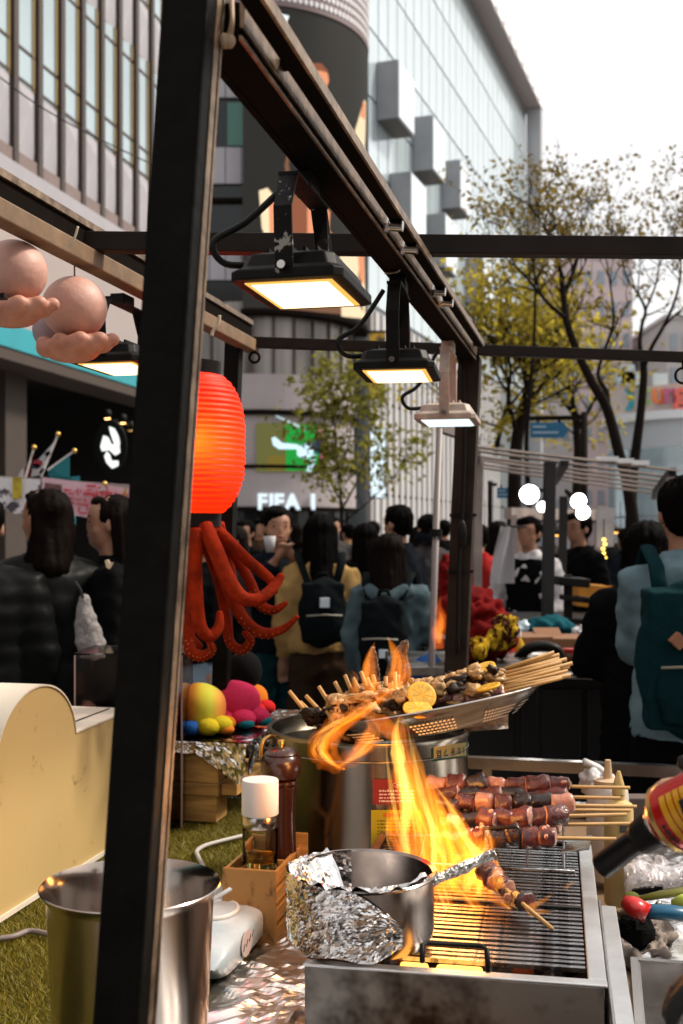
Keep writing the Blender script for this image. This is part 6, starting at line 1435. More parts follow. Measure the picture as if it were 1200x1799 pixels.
cbox('divider', -.0925,-.0075,.086,.092,cz0+.008,ctz-.005); cbox('inner_block', -.0925,-.0075,.010,.085,cz0+.009,.925,M_wood)
cbox('back_flap', -.05,.012,.181,.187,ctz-.05,ctz+.022)
bc = P(457,1470,2.085); bz = .926
bt = thing('oil_bottle', 'clear glass bottle of pale oil with white cap', 'bottle', Vector((bc.x,bc.y,bz)))
M_glass = mat('bottle_glass', (.95,.93,.84), .03, 0, trans=1.0, ior=1.13)
bo = Vector((bc.x,bc.y,0)); z1, z2, z3 = P(0,1452,2.085).z, P(0,1430,2.085).z, P(0,1369,2.085).z
MB().lathe([(.0,bz+.002),(.030,bz),(.0325,bz+.004),(.0325,z1-.002),(.030,z1),(.030,z1-.001),(.0305,z1-.004),(.0305,bz+.006),(0,bz+.005)], bo, 40).build('glass', M_glass, bt, True)
MB().lathe([(0,bz+.0065),(.0300,bz+.0065),(.0300,bz+.030),(0,bz+.030)], bo, 32).build('oil', mat('oil', (.85,.70,.25), .05, trans=1.0, ior=1.12), bt, 'auto')
MB().lathe([(.0315,z1),(.0322,z1+.001),(.0322,z2-.001),(.0315,z2)], bo, 40).build('collar', M_steel, bt, 'auto')
MB().lathe([(.0335,z2+.0005),(.0340,z2+.002),(.0338,z3-.003),(.0325,z3),(0,z3+.001)], bo, 40).build('cap', mat('cap_white', (.74,.70,.68), .35, sub=.05), bt, 'auto')
mc_ = P(494,1400,2.175); zb = cz0+.009; zt_ = P(0,1301,2.175).z; Hm = zt_-zb
ml_ = thing('pepper_mill', 'dark turned wood pepper mill with brass knob', 'pepper mill', Vector((mc_.x,mc_.y,zb)))
M_mill = mat('dark_turned_wood', (.045,.012,.006), .28, var=.4, vscale=9, coat=.5, stretch=(1,1,.2))
zz = lambda py: P(0,py,2.175).z
mo = Vector((mc_.x,mc_.y,0))
MB().lathe([(0,zb),(.034,zb),(.034,zb+.05),(.029,zz(1480)),(.0265,zz(1430)),(.029,zz(1395)),(.031,zz(1385)),(.0315,zz(1380)),(.028,zz(1378)),(.0315,zz(1374)),(.0315,zz(1370)),(.027,zz(1368))], mo, 40).build('body', M_mill, ml_, 'auto')
MB().lathe([(.027,zz(1367.5)),(.034,zz(1364)),(.0385,zz(1352)),(.0395,zz(1340)),(.037,zz(1330)),(.031,zz(1325)),(.033,zz(1323)),(.027,zz(1317)),(.012,zz(1313)),(0,zz(1312.5))], mo, 40).build('head', M_mill, ml_, 'auto')
MB().lathe([(.0045,zz(1313)),(.0045,zz(1308)),(.007,zz(1307)),(.007,zz(1301)),(.004,zz(1299)),(0,zz(1299))], mo, 20).build('knob', mat('brass', (.55,.36,.12), .3, .9), ml_, 'auto')

# ---------------------------------------------------------------- steel bucket pot, wipes, cables
bk = P(230,1560,1.5); bk.z = TZ+.004
bp_ = thing('steel_bucket', 'tall steel mixing bucket behind the front post', 'bucket', bk)
hB = P(0,1556,1.5).z - bk.z
rt = Matrix.Rotation(R(-2.2),3,'Y')
MB().lathe([(0,.002),(.090,0),(.096,.006),(.109,hB-.012),(.117,hB),(.1185,hB+.002),(.117,hB+.0035),(.108,hB-.012),(.094,.008),(0,.006)], bk, 72, rt.transposed() if False else None).build('vessel', mat('bucket_steel', (.48,.44,.41), .17, 1.0, var=.35, vscale=4, vcol=(.32,.25,.20), bump=.02, stretch=(1,1,.3)), bp_, 'auto')
sw = thing('plastic_straw', 'white plastic spatula tip sticking out over the bucket rim', 'straw', P(385,1575,1.5)); MB().beam(P(355,1592,1.5), P(406,1561,1.52), .008,.002).build('stick', M_white, sw)
wa, wb_ = 1.92, -.668
wp = thing('wipes_pack', 'pale blue pack of wet wipes lying beside the bucket', 'wipes pack', AB(wa,wb_,TZ+.012))
mb = MB(); mb.grid(lambda u,v: Vector((0,0,0)), 1, 1); mb = MB()
for i in range(21):
    for j in range(24):
        f = i/20*2-1; th = 2*math.pi*j/24; e = (1-abs(f)**6)**.5*.98+.02
        cx, cy = math.cos(th), math.sin(th); se_ = lambda q: math.copysign(abs(q)**.38, q)
        mb.v.append(AB(wa+f*.19, wb_+se_(cx)*.078*(.80+.20*e), TZ+.014+.034+se_(cy)*.033*e*(1-.12*abs(cx)**2)+.002*nz((f*4,cx*2,cy*2))))
for i in range(20):
    for j in range(24): mb.f.append([i*24+j,i*24+(j+1)%24,(i+1)*24+(j+1)%24,(i+1)*24+j]); mb.m.append(0)
mb.build('pouch', mat('pouch_blue', (.36,.50,.58), .3, var=.35, vscale=11, vcol=(.62,.64,.66), bump=.12, bscale=30, coat=.3), wp, True)
q = [AB(wa-.01+.048*math.cos(i*math.pi/12), wb_+.005+.036*math.sin(i*math.pi/12), TZ+.0835) for i in range(25)]
MB().tube(q, .0042, 8, False).build('lid_rim', M_white, wp, True); MB().prism([AB(wa-.01+.044*math.cos(i*math.pi/12), wb_+.005+.032*math.sin(i*math.pi/12), TZ+.0825) for i in range(24)], Z*.003).build('lid', mat('lid_grey', (.48,.54,.58), .35), wp)
MB().prism([AB(wa-.07+.030*math.cos(i*math.pi/10), wb_+.0792, TZ+.052+.022*math.sin(i*math.pi/10)) for i in range(20)], V*.0012).build('printed_badge', mat('badge_pink', (.62,.50,.48), .4), wp)
for k in range(4): MB().beam(AB(wa-.092+.016*k,wb_+.0810,TZ+.045+.003*k), AB(wa-.084+.016*k,wb_+.0810,TZ+.055+.003*k), .0008,.0022).build('badge_stroke', mat('badge_ink', (.12,.09,.10), .5), wp)
def cable(label, pts, r_, m): MB().tube([Vector(q) for q in spline([onz(a,b,TZ+.016) for a,b in pts], 6)], r_, 8).build('cable', m, None, True, label=label, cat='cable')
cable('pale cable looping over the turf behind the bucket', [(362,1560),(360,1530),(348,1505),(346,1495),(362,1485),(395,1476),(428,1468)], .0052, mat('pale_cable', (.46,.42,.38), .5))
cable('grey cable crossing the turf at the left frame edge', [(-30,1652),(20,1646),(50,1636),(80,1640),(110,1650)], .0055, mat('grey_cable', (.20,.17,.16), .5))

# ---------------------------------------------------------------- cream cabinet with the humped top, acrylic box, toy shelf
M_cream = mat('cream_board', (.60,.42,.17), .5, var=.22, vscale=4, bump=.03, stretch=(1,1,.4)); M_creamw = mat('cream_top', (.72,.64,.52), .5, var=.08); M_creams = mat('cream_scuffed', (.52,.37,.155), .5, var=.6, vscale=17, vcol=(.30,.19,.075), thr=(.325,.385), detail=10)
hp0 = Vector((-.648,2.16,0)); hu = Vector((.226,.974,0)).normalized(); hv = Vector((hu.y,-hu.x,0))
def hpt(t, o, z): return hp0 + hu*t + hv*o + Z*z
prof = [(-.55,1.115),(-.10,1.115)]+[(.150-.165*math.cos(R(a)), 1.105+.130*math.sin(R(a))) for a in range(4,180,8)]+[(.315,1.113),(.62,1.117)]
hump = thing('cream_cabinet', 'cream painted wooden cabinet with a rounded hump on its top', 'cabinet', hpt(.1,-.2,TZ+.012))
MB().prism([hpt(-.55,0,TZ+.012)]+[hpt(t,0,z) for t,z in prof]+[hpt(.62,0,TZ+.012)], -hv*.008).build('front_panel', M_creams, hump)
MB().prism([hpt(-.55,-.30,TZ+.012)]+[hpt(t,-.30,z) for t,z in prof]+[hpt(.62,-.30,TZ+.012)], -hv*.008).build('back_panel', M_cream, hump)
for i in range(len(prof)-1):
    (ta,za),(tb_,zb_) = prof[i], prof[i+1]
    pass
mb = MB(); pts = [(t,z) for t,z in prof]
for i in range(len(pts)-1):
    (ta,za),(tb_,zb_) = pts[i], pts[i+1]
    mb.add([hpt(ta,.003,za+.0015),hpt(tb_,.003,zb_+.0015),hpt(tb_,-.31,zb_+.0015),hpt(ta,-.31,za+.0015),hpt(ta,.003,za+.0055),hpt(tb_,.003,zb_+.0055),hpt(tb_,-.31,zb_+.0055),hpt(ta,-.31,za+.0055)],[(0,3,2,1),(4,5,6,7),(0,1,5,4),(2,3,7,6)])
mb.build('top_sheet', M_creamw, hump, 'auto')
MB().prism([hpt(-.55,.001,TZ+.012),hpt(.62,.001,TZ+.012),hpt(.62,.001,TZ+.022),hpt(-.55,.001,TZ+.022)], hv*.004).build('base_trim', M_creamw, hump)
for tt_ in (-.55,.612): MB().prism([hpt(tt_,-.0085,TZ+.012),hpt(tt_,-.2995,TZ+.012),hpt(tt_,-.2995,1.113),hpt(tt_,-.0085,1.113)], hu*.008).build('end_panel', M_cream, hump)
MB().prism([hpt(.34,-.05,1.1195),hpt(.60,-.05,1.1215),hpt(.60,-.052,1.1215),hpt(.34,-.052,1.1195)], Z*.003).build('seam', M_mull, hump)
ab = thing('acrylic_box', 'clear acrylic donation box behind the front post', 'box', P(235,1440,2.9)-Z*.0)
M_acr = mat('acrylic', (.95,.88,.86), .04, trans=1.0, ior=1.12)
x0, x1, y0, y1, zt_ = P(141,0,2.9).x, P(326,0,2.9).x, 2.84, 3.04, 1.243
def slab(mb_, ax0, ax1, ay0, ay1, az0, az1): return mb_.box(((ax0+ax1)/2,(ay0+ay1)/2,(az0+az1)/2), ax1-ax0, ay1-ay0, az1-az0)
for nm_, bxs in (('side_panel',(x0,x0+.004,y0+.0045,y1-.0045,TZ+.014,zt_)),('side_panel',(x1-.004,x1,y0+.0045,y1-.0045,TZ+.014,zt_)),('front_panel',(x0,x1,y0,y0+.004,TZ+.014,zt_)),('back_panel',(x0,x1,y1-.004,y1,TZ+.014,zt_)),('lid',(x0-.002,x1+.002,y0-.002,y1+.002,zt_+.0005,zt_+.005))): slab(MB(), *bxs).build(nm_, M_acr, ab)
for xx in (x0+.001,x1-.001): slab(MB(), xx-.0022,xx+.0022,y0-.003,y0-.0005,TZ+.014,zt_).build('edge', mat('acrylic_edge', (.30,.20,.19), .3), ab)
for k in range(6): MB().prism([Vector((x0+.03+.012*k+rnd.uniform(-.02,.02), y0+.02+.02*k, TZ+.02+.03*k+q)) + o for q, o in ((0,Vector((0,0,0))),(.01,Vector((.07,.0,0))),(.03,Vector((.065,.03,.0))),(.02,Vector((-.005,.03,0))))], Z*.0008).build('bank_note', mat(('note_orange','note_yellow')[k%2], ((.40,.14,.06),(.45,.36,.08))[k%2], .6), ab)
# toy shelf
tsz = 1.02; ts0 = onz(432,1305,tsz)
tsf = thing('toy_shelf', 'low pine shelf with foil covered top carrying the plush toys', 'shelf', Vector((ts0.x,ts0.y,TZ+.012)))
def tp_(a, b, z): return Vector((ts0.x,ts0.y,0)) + V*a + U*b + Z*z
def tbox(name, a0_,a1_,b0_,b1_,z0,z1,m=M_wood): return MB().prism([tp_(a0_,b0_,z0),tp_(a1_,b0_,z0),tp_(a1_,b1_,z0),tp_(a0_,b1_,z0)], Z*(z1-z0)).build(name, m, tsf, bevel=.002)
tbox('top_board', -.24,0,0,.52,tsz-.022,tsz-.003); tbox('front_block', -.24,-.075,.005,.06,tsz-.108,tsz-.0225); tbox('cross_batten', -.24,-.075,.002,.075,tsz-.140,tsz-.109); tbox('side_batten', -.072,-.03,.02,.52,tsz-.140,tsz-.112); tbox('foot_block', -.235,-.08,.005,.09,TZ+.013,tsz-.1405); tbox('foot_block', -.235,-.03,.44,.52,TZ+.013,tsz-.141)
mb = MB(); mb.grid(lambda u,v: (lambda p, q: p + Z*(crumple(p,.004,40,9)) if q <= 1 else p)(tp_(-.245+.25*u, .54*v-.004, tsz-.001), 0), 24, 40); mb.build('foil_top', M_foil, tsf)
mb = MB(); mb.grid(lambda u,v: (lambda p: p + (V*.6-U*.8)*crumple(p,.008,36,11))(tp_(-.24+.24*u, -.006, tsz-.001-v*(.030+.085*max(0,u-.45)/.55*(1 if u < .98 else .8)))), 40, 14); mb.build('foil_apron', M_foil, tsf)
mb = MB(); mb.grid(lambda u,v: (lambda p: p + V*crumple(p,.008,36,12))(tp_(.003, .54*u, tsz-.001-v*(.022+.06*max(0,.35-u)/.35))), 60, 8); mb.build('foil_apron', M_foil, tsf)
# plush octopus toys
def plush(label, c, r_, m_body, legs, hgt=1.0, extra=None):
    t = thing('plush_octopus', label, 'plush toy', c, 'plush toys on the foil shelf')
    mb = MB(); mb.ball(Vector((0,0,r_*hgt*.9)), r_, r_*.95, r_*hgt, 28, 18)
    for v in mb.v: v += Vector((1,1,1))*.003*nz(v,18)
    meshobj('head', mb.mesh('head', [], True), m_body, t)
    for i, (a, lr_, m1, m2) in enumerate(legs):
        d_ = Vector((math.sin(R(a)), -math.cos(R(a)), 0)); q = d_*r_*.95 + Z*lr_*.75
        mb = MB(); mb.ball(q, lr_*1.05,lr_*1.05,lr_*.75, 16, 10); lg_ = meshobj('leg', mb.mesh('leg', [], True), m1, t)
        if m2: mb = MB(); mb.ball(q+d_*lr_*.55-Z*lr_*.32, lr_*.72,lr_*.72,lr_*.42, 14, 8); meshobj('leg_underside', mb.mesh('leg_underside', [], True), m2, lg_)
    return t
def felt(n_, c): return mat('felt_'+n_, tuple(q*.8 for q in c), .9, bump=.3, bscale=150, spec=.1)
rb_ = bpy.data.materials.new('rainbow_felt'); rb_.use_nodes = True; t_ = rb_.node_tree; b_ = t_.nodes['Principled BSDF']; b_.inputs['Roughness'].default_value = .85
tc = t_.nodes.new('ShaderNodeTexCoord'); sx = t_.nodes.new('ShaderNodeSeparateXYZ'); mr = t_.nodes.new('ShaderNodeMapRange'); mr.inputs[1].default_value = -.075; mr.inputs[2].default_value = .075; cr_ = t_.nodes.new('ShaderNodeValToRGB')
e_ = cr_.color_ramp.elements; e_[0].color = (.45,.08,.20,1); e_[1].color = (.55,.05,.02,1)
for p_, c_ in ((.22,(.70,.06,.02,1)),(.42,(.75,.30,.02,1)),(.55,(.72,.58,.03,1)),(.72,(.62,.60,.04,1)),(.86,(.72,.30,.03,1))): x_ = e_.new(p_); x_.color = c_
t_.links.new(tc.outputs['Object'], sx.inputs[0]); t_.links.new(sx.outputs[0], mr.inputs[0]); t_.links.new(mr.outputs[0], cr_.inputs[0]); t_.links.new(cr_.outputs[0], b_.inputs['Base Color'])
F_r, F_y, F_b, F_p, F_t, F_o, F_k = felt('red',(.62,.02,.02)), felt('yellow',(.66,.50,.02)), felt('blue',(.02,.10,.35)), felt('pink',(.68,.035,.11)), felt('teal',(.01,.16,.20)), felt('orange',(.72,.20,.02)), felt('black',(.005,.0045,.0045))
c = P(352,1293,3.0); c.z = tsz+.004; plush('rainbow striped plush octopus at the shelf front', c, .068, rb_, [(-50,.030,F_r,None),(-15,.027,F_b,None),(25,.030,F_y,None),(60,.032,F_y,F_o),(100,.028,F_o,None),(-90,.028,F_y,None)], 1.0)
c = P(412,1278,3.12); c.z = tsz+.004; plush('pink plush octopus with teal undersides in the middle of the shelf', c, .072, F_p, [(-25,.034,F_p,F_t),(25,.034,F_p,F_t),(70,.034,F_p,F_t),(-70,.032,F_p,F_t)], .88)
c = P(440,1255,3.30); c.z = tsz+.004; pk_ = plush('orange and red plush octopus with a black cap at the shelf back', c, .052, F_o, [(60,.030,F_r,None),(30,.026,F_r,None),(-40,.026,F_o,None)], .9)
mb = MB(); mb.ball(Vector((-.018,.0,.125)), .052,.055,.058, 20, 14); meshobj('cap', mb.mesh('cap', [], True), F_k, pk_); mb = MB(); mb.box(Vector((.012,-.05,.04)), .006,.008,.02); meshobj('eye', mb.mesh('eye', []), F_k, pk_)
# ================================================================ things at the right of the grill
sq = P(1087,1500,2.25); sqb = Vector((sq.x,sq.y,TZ+.016))
s1 = thing('sauce_bottle', 'tall pale yellow sauce bottle behind the torch', 'bottle', sqb)
M_sauce = mat('sauce_yellow', (.72,.50,.20), .35, sub=.1, var=.1)
MB().lathe([(0,0),(.027,0),(.0285,.004),(.0285,.185),(.026,.198),(.012,.206),(.012,.215),(0,.216)], sqb, 36).build('body', M_sauce, s1, 'auto'); MB().box(sqb+Vector((.006,-.0285,.155)), .022,.004,.014).build('label', mat('label_dark', (.08,.07,.06), .5), s1)
MB().lathe([(.013,.2165),(.013,.228),(.004,.26),(.003,.262),(0,.262)], sqb, 20).build('nozzle', M_sauce, s1, 'auto')
wq = P(1068,1400,2.42); wqb = Vector((wq.x,wq.y,TZ+.016)); zt_ = P(0,1378,2.42).z - wqb.z
s2 = thing('squeeze_bottle', 'white squeeze bottle with tan nozzle behind the stick ends', 'bottle', wqb)
MB().lathe([(0,0),(.043,0),(.045,.004),(.045,zt_-.05),(.042,zt_-.012),(.034,zt_),(0,zt_+.002)], wqb, 36).build('body', mat('bottle_white', (.66,.58,.54), .35, sub=.05), s2, 'auto')
MB().lathe([(.030,zt_+.0025),(.030,zt_+.010),(.010,zt_+.014),(.006,zt_+.052),(.0,zt_+.053)], wqb, 24).build('nozzle', mat('nozzle_tan', (.62,.44,.27), .4), s2, 'auto')
wr = lump('plastic_bag', 'white plastic scraps with a tube sticking up behind the squeeze bottle', 'bag', [(P(1060,1385,2.6),(.045,.04,.03)),(P(1042,1372,2.6),(.03,.03,.03)),(P(1075,1372,2.6),(.02,.03,.02))], mat('bag_white', (.6,.58,.58), .35), .006, .014, 40, 'film')
MB().tube([P(1026,1338,2.6),P(1050,1348,2.6),P(1080,1370,2.6),P(1096,1395,2.6)], [.014,.013,.010,.005], 12, True, .6).build('tube', M_white, wr, True)
MB().prism([onz(1000,1500,TZ+.20)]*1+[P(1000,1478,2.1),P(1060,1455,2.12),P(1075,1462,2.1),P(1020,1490,2.08)], Z*.002).build('foil_scrap', M_foil, None, False, label='small torn foil scrap by the stick ends', cat='foil') if False else None
# cleaning brush: black bristles, red ferrule, blue handle
b0 = P(1112,1632,2.06)
cbz = TZ+.02
bsh = thing('scrub_brush', 'black bristle brush with red collar and blue handle on the foil', 'brush', Vector((b0.x,b0.y,cbz)))
bm_ = MB(); bm_.ball(P(1115,1650,2.03), .040,.034,.046, 22, 16)
for v in bm_.v: v += (v-P(1115,1650,2.03)).normalized()*.005*nz(v,240)
for k in range(260):
    d_ = Vector((rnd.gauss(0,1),rnd.gauss(0,1),rnd.gauss(0,1))).normalized(); p_ = P(1115,1650,2.03)+Vector((d_.x*.038,d_.y*.032,d_.z*.044)); bm_.tube([p_, p_+d_*.008+Vector((rnd.gauss(0,.002),0,rnd.gauss(0,.002)))], [.0009,.0005], 3, False)
bm_.build('bristles', mat('bristle_black', (.004,.004,.004), .9, spec=.1), bsh)
MB().tube([P(1096,1582,2.0),P(1112,1592,1.99),P(1138,1606,1.98)], [.013,.022,.020], 16, True, .8).build('collar', mat('collar_red', (.60,.015,.012), .3, coat=.3), bsh, True)
MB().tube([Vector(q) for q in spline([(*P(1132,1606,2.04),.012),(*P(1150,1600,2.03),.016),(*P(1180,1602,2.02),.017),(*P(1230,1608,2.0),.015)],6)] if False else [P(1134,1605,1.98),P(1150,1602,1.98),P(1180,1604,1.98),P(1235,1610,1.98)], [.011,.016,.017,.014], 16, True, .8).build('handle', mat('handle_blue', (.008,.10,.19), .35), bsh, True)
lump('grey_rag', 'crumpled grey brown rag under the black brush', 'rag', [(P(1125,1672,2.02),(.055,.06,.022)),(P(1152,1650,2.04),(.035,.05,.03)),(P(1100,1678,2.0),(.04,.05,.018)),(P(1145,1668,2.0),(.03,.04,.022))], mat('rag', (.30,.24,.20), .85, var=.5, vscale=14, bump=.3), .006, .022, 26)
kn = thing('kitchen_tongs', 'yellow green tongs handle lying above the blue brush', 'tongs', onz(1165,1600,TZ+.016))
MB().tube([P(1118,1580,2.14),P(1160,1572,2.13),P(1240,1560,2.12)], [.008,.012,.014], 12, True, .6).build('arm', mat('olive_plastic', (.26,.24,.03), .4, var=.2), kn, True); MB().ball(P(1110,1578,2.14), .016,.014,.012, 14, 8).build('tip', mat('green_tip', (.22,.26,.03), .5), kn, True)
MB().tube([P(1182,1588,2.08),P(1200,1584,2.07),P(1225,1586,2.06)], [.008,.014,.012], 12).build('end_cap', mat('lime_cap', (.50,.58,.08), .4), kn, True)
kf = thing('kitchen_knife', 'dark knife lying behind the tongs', 'knife', onz(1140,1590,TZ+.016)); MB().beam(P(1110,1568,2.2), P(1165,1560,2.18), .016,.012).build('handle', M_rubber, kf, bevel=.003); MB().beam(P(1165,1560,2.18), P(1250,1548,2.15), .022,.002).build('blade', M_steel, kf)
ss = thing('steel_spoon', 'steel spoon handle beside the blue brush handle', 'spoon', onz(1160,1600,TZ+.016)); MB().tube([P(1128,1592,2.09),P(1160,1590,2.08),P(1230,1592,2.06)], [.008,.004,.004], 10, True, .5).build('stem', M_steel, ss, True); MB().ball(P(1157,1588,2.075), .006,.006,.006, 10, 8).build('rivet', M_steel, ss, True)
# clear plastic bag
gb_ = thing('clear_bag', 'crumpled clear plastic bag under the torch', 'bag', onz(1150,1580,TZ+.016))
M_film = bpy.data.materials.new('clear_film'); M_film.use_nodes = True; t_ = M_film.node_tree; b_ = t_.nodes['Principled BSDF']
b_.inputs['Base Color'].default_value = (.62,.56,.56,1); b_.inputs['Roughness'].default_value = .16; b_.inputs['Alpha'].default_value = .34
for k in range(4):
    mb = MB(); sx_ = rnd.uniform(-8,8)
    mb.grid(lambda u,v: P(1096+118*u+sx_, 1582-62*v*(.65+.35*math.sin(u*3+k))-6*k, 2.24-.025*k) + Vector((0,1,.6))*(.040*abs(nz((u*5+k*9,v*5,k),1))+.016*abs(nz((u*14+k*5,v*14,k),1))), 30, 18)
    mb.build('film', M_film, gb_)
pn = thing('brown_carton', 'flat brown carton behind the clear bag', 'carton', onz(1140,1560,TZ+.016)); MB().box(P(1150,1450,2.7), .22,.05,.14).build('box', mat('brown_card', (.13,.095,.08), .7, var=.2), pn, bevel=.003)
# steel tray
tr_ = thing('steel_tray', 'deep steel food tray at the lower right frame edge', 'tray', AB(1.80,.14,TZ+.016))
def tq(a, b, z): return AB(1.52+a, .055+b, TZ+.016+z)
W_, D_, H_ = .22, .30, .07
for nm_, q in (('wall',[(0,0),(.002,0),(.002,W_),(0,W_)]),('wall',[(D_-.002,0),(D_,0),(D_,W_),(D_-.002,W_)]),('wall',[(.0025,0),(D_-.0025,0),(D_-.0025,.002),(.0025,.002)]),('wall',[(.0025,W_-.002),(D_-.0025,W_-.002),(D_-.0025,W_),(.0025,W_)])): MB().prism([tq(a,b,0) for a,b in q], Z*H_).build(nm_, M_steel, tr_)
MB().prism([tq(.0025,.0025,0),tq(D_-.0025,.0025,0),tq(D_-.0025,W_-.0025,0),tq(.0025,W_-.0025,0)], Z*.003).build('floor', M_steel, tr_)
for q in ([(-.012,-.012),(D_+.012,-.012),(D_+.012,-.0005),(-.012,-.0005)],[(-.012,W_+.0005),(D_+.012,W_+.0005),(D_+.012,W_+.012),(-.012,W_+.012)],[(D_+.0005,0),(D_+.012,0),(D_+.012,W_),(D_+.0005,W_)],[(-.012,0),(-.0005,0),(-.0005,W_),(-.012,W_)]): MB().prism([tq(a,b,H_) for a,b in q], Z*.002).build('rim', M_steel, tr_)
tg = thing('metal_tongs', 'steel tongs standing in the deep tray', 'tongs', tq(.1,.1,.01)); 
for s in (-1,1): MB().beam(tq(.02,.10+s*.012,.012), tq(.26,.085+s*.006,.075), .012,.0025, up=V).build('arm', M_bronze, tg)
MB().tube([Vector(q) for q in [tq(.08+.09*math.cos(i*math.pi/10),.13+.05*math.sin(i*math.pi/10),.02) for i in range(21)]], .003, 8, False).build('ring_loop', M_steel, tg, True)

# ================================================================ vendor with the torch
C_sleeve = mat('vendor_sleeve', (.010,.008,.008), .7, var=.3, bump=.2, bscale=80); C_glove = mat('black_glove', (.009,.009,.009), .6, bump=.3, bscale=120)
ve = person('vendor in black at the right frame edge, arm reaching to the torch', 0, 0, 1.72, 90, C_sleeve, C_black, 'short', None, ((-.081,.110,.640),(-.017,.212,.658),(.150,.090,.640),(.122,.200,.712)), None, .48, top_name='jacket', loc=(.80,1.0,0), tilt=-14)
T0, N1, N2, K0, K1 = P(1058,1522,1.22), P(1124,1473,1.19), P(1158,1449,1.175), P(1163,1445,1.172), P(1300,1378,1.115)
to = thing('gas_torch', 'black gas torch with a red and yellow fuel can held over the grill', 'gas torch', T0)
MB().tube([T0, lerp(T0,N1,.02), N1], [.0138,.0140,.0128], 24, False).build('nozzle', mat('torch_nozzle', (.016,.015,.015), .3, .6, var=.4, vscale=30), to, True); MB().tube([lerp(T0,N1,.01), N1], [.0120,.0115], 24, True).build('nozzle_bore', M_dark, to, True)
MB().ball(lerp(T0,N1,.62)+Vector((0,-.0135,.002)), .0018).build('rivet', mat('brass', (.55,.36,.12), .3, .9), to, True)
MB().tube([lerp(N1,N2,-.05), lerp(N1,N2,.12), lerp(N1,N2,.9), N2], [.0165,.0178,.0195,.018], 24).build('body', M_rubber, to, True); MB().tube([lerp(N1,N2,.55)+Z*.017, lerp(N1,N2,.75)+Z*.022], [.006,.005], 10).build('valve_knob', mat('brass', (.55,.36,.12), .3, .9), to, True)
ax_ = (K1-K0).normalized(); Lc = (K1-K0).length
MB().tube([N2, K0], [.020,.0205], 24).build('collar', M_steel, to, True)
M_can = mat('can_red', (.52,.012,.010), .25, .3, coat=.4); M_cany = mat('can_yellow', (.78,.38,.015), .3, .2, coat=.3)
can = MB().tube([K0, K0+ax_*.010, K0+ax_*.013, K1], [.026,.0345,.0345,.0345], 40).build('fuel_can', M_can, to, 'auto')
MB().tube([K0+ax_*.0095, K0+ax_*.0145], [.0358,.0358], 40, True).build('can_rim', mat('brass', (.55,.36,.12), .3, .9), can, 'auto')
a_, s_, t_v = frame(ax_, Z)
def canp(x, th, lift=.0005): return K0 + ax_*x + (s_*math.cos(R(th))+t_v*math.sin(R(th)))*(.0345+lift)
thc = None
best = max(range(0,360,5), key=lambda q: (canp(.03,q)-K0-ax_*.03).dot(Vector((0,-1,.15))))
for k in range(7):
    MB().grid(lambda u,v: canp(.026+.0085*k+.0068*u, best-42+100*v, .0006), 1, 16).build('yellow_stripe', M_cany, can, True)
rr_ = random.Random(3)
for k in range(3):
    for m_ in range(3): MB().grid(lambda u,v: canp(.017+(.006*u if m_ != 1 else .0015*u+.002), best-25+k*13+(3*v if m_ != 1 else 9*v)+4*m_, .0008), 1, 2).build('dark_print', m_ink, can)
MB().grid(lambda u,v: canp(.015+.10*u, best+62+3*v if False else best-48-2*v, .0008), 4, 1).build('seam_line', M_cany, can)
# gloved hand closed round the can
gl = MB(); hc_ = K0+ax_*.052
down = (Vector((0,-.1,-1))-ax_*Vector((0,-.1,-1)).dot(ax_)).normalized(); side_ = ax_.cross(down)
def gpnt(x, th, r_): return K0 + ax_*x + (down*math.cos(R(th))+side_*math.sin(R(th)))*r_
sgn = 1 if side_.y < 0 else -1
for k, x in enumerate((.060,.079,.098,.116)):
    ln_ = (1.0,1.08,1.04,.9)[k]
    gl.tube([gpnt(x,sgn*q*ln_,r_) for q, r_ in ((-40,.052),(5,.048),(40,.0465),(72,.045),(98,.0435))], [.0115,.0105,.0100,.0094,.0078], 10)
gl.tube([gpnt(x,sgn*-30,.056) for x in (.048,.07,.095,.12)], [.014,.022,.024,.022], 14)
gl.tube([gpnt(.062,sgn*-60,.052), gpnt(.052,sgn*-105,.048), gpnt(.048,sgn*-150,.0465), gpnt(.052,sgn*-178,.044)], [.014,.0125,.0115,.0085], 10)
wr_ = ORG[ve] + Matrix.Rotation(R(90),3,'Z') @ (Vector((.122,.200,.712))*1.72)
gl.tube([gpnt(.09,sgn*-30,.056), gpnt(.11,sgn*-45,.070), lerp(gpnt(.11,sgn*-45,.07),wr_,.6), wr_], [.024,.026,.027,.030], 14)
ri = Matrix.Rotation(R(-90),3,'Z'); g2 = MB(); g2.v = [ri @ (v-ORG[ve]) for v in gl.v]; g2.f = gl.f; g2.m = gl.m
meshobj('glove', remesh(g2, .0035, 2), C_glove, ve)
# left glove
g3 = MB(); k72 = 1.72; wl_ = Vector((-.017,.212,.658))*k72; el_ = Vector((-.081,.110,.640))*k72
hand(g3, wl_, (wl_-el_).normalized(), 1, k72*1.12, 1.7); g3.tube([el_.lerp(wl_,.85), wl_+(wl_-el_).normalized()*.01], [.030,.030], 14); meshobj('glove', remesh(g3, .005, 2), C_glove, ve)

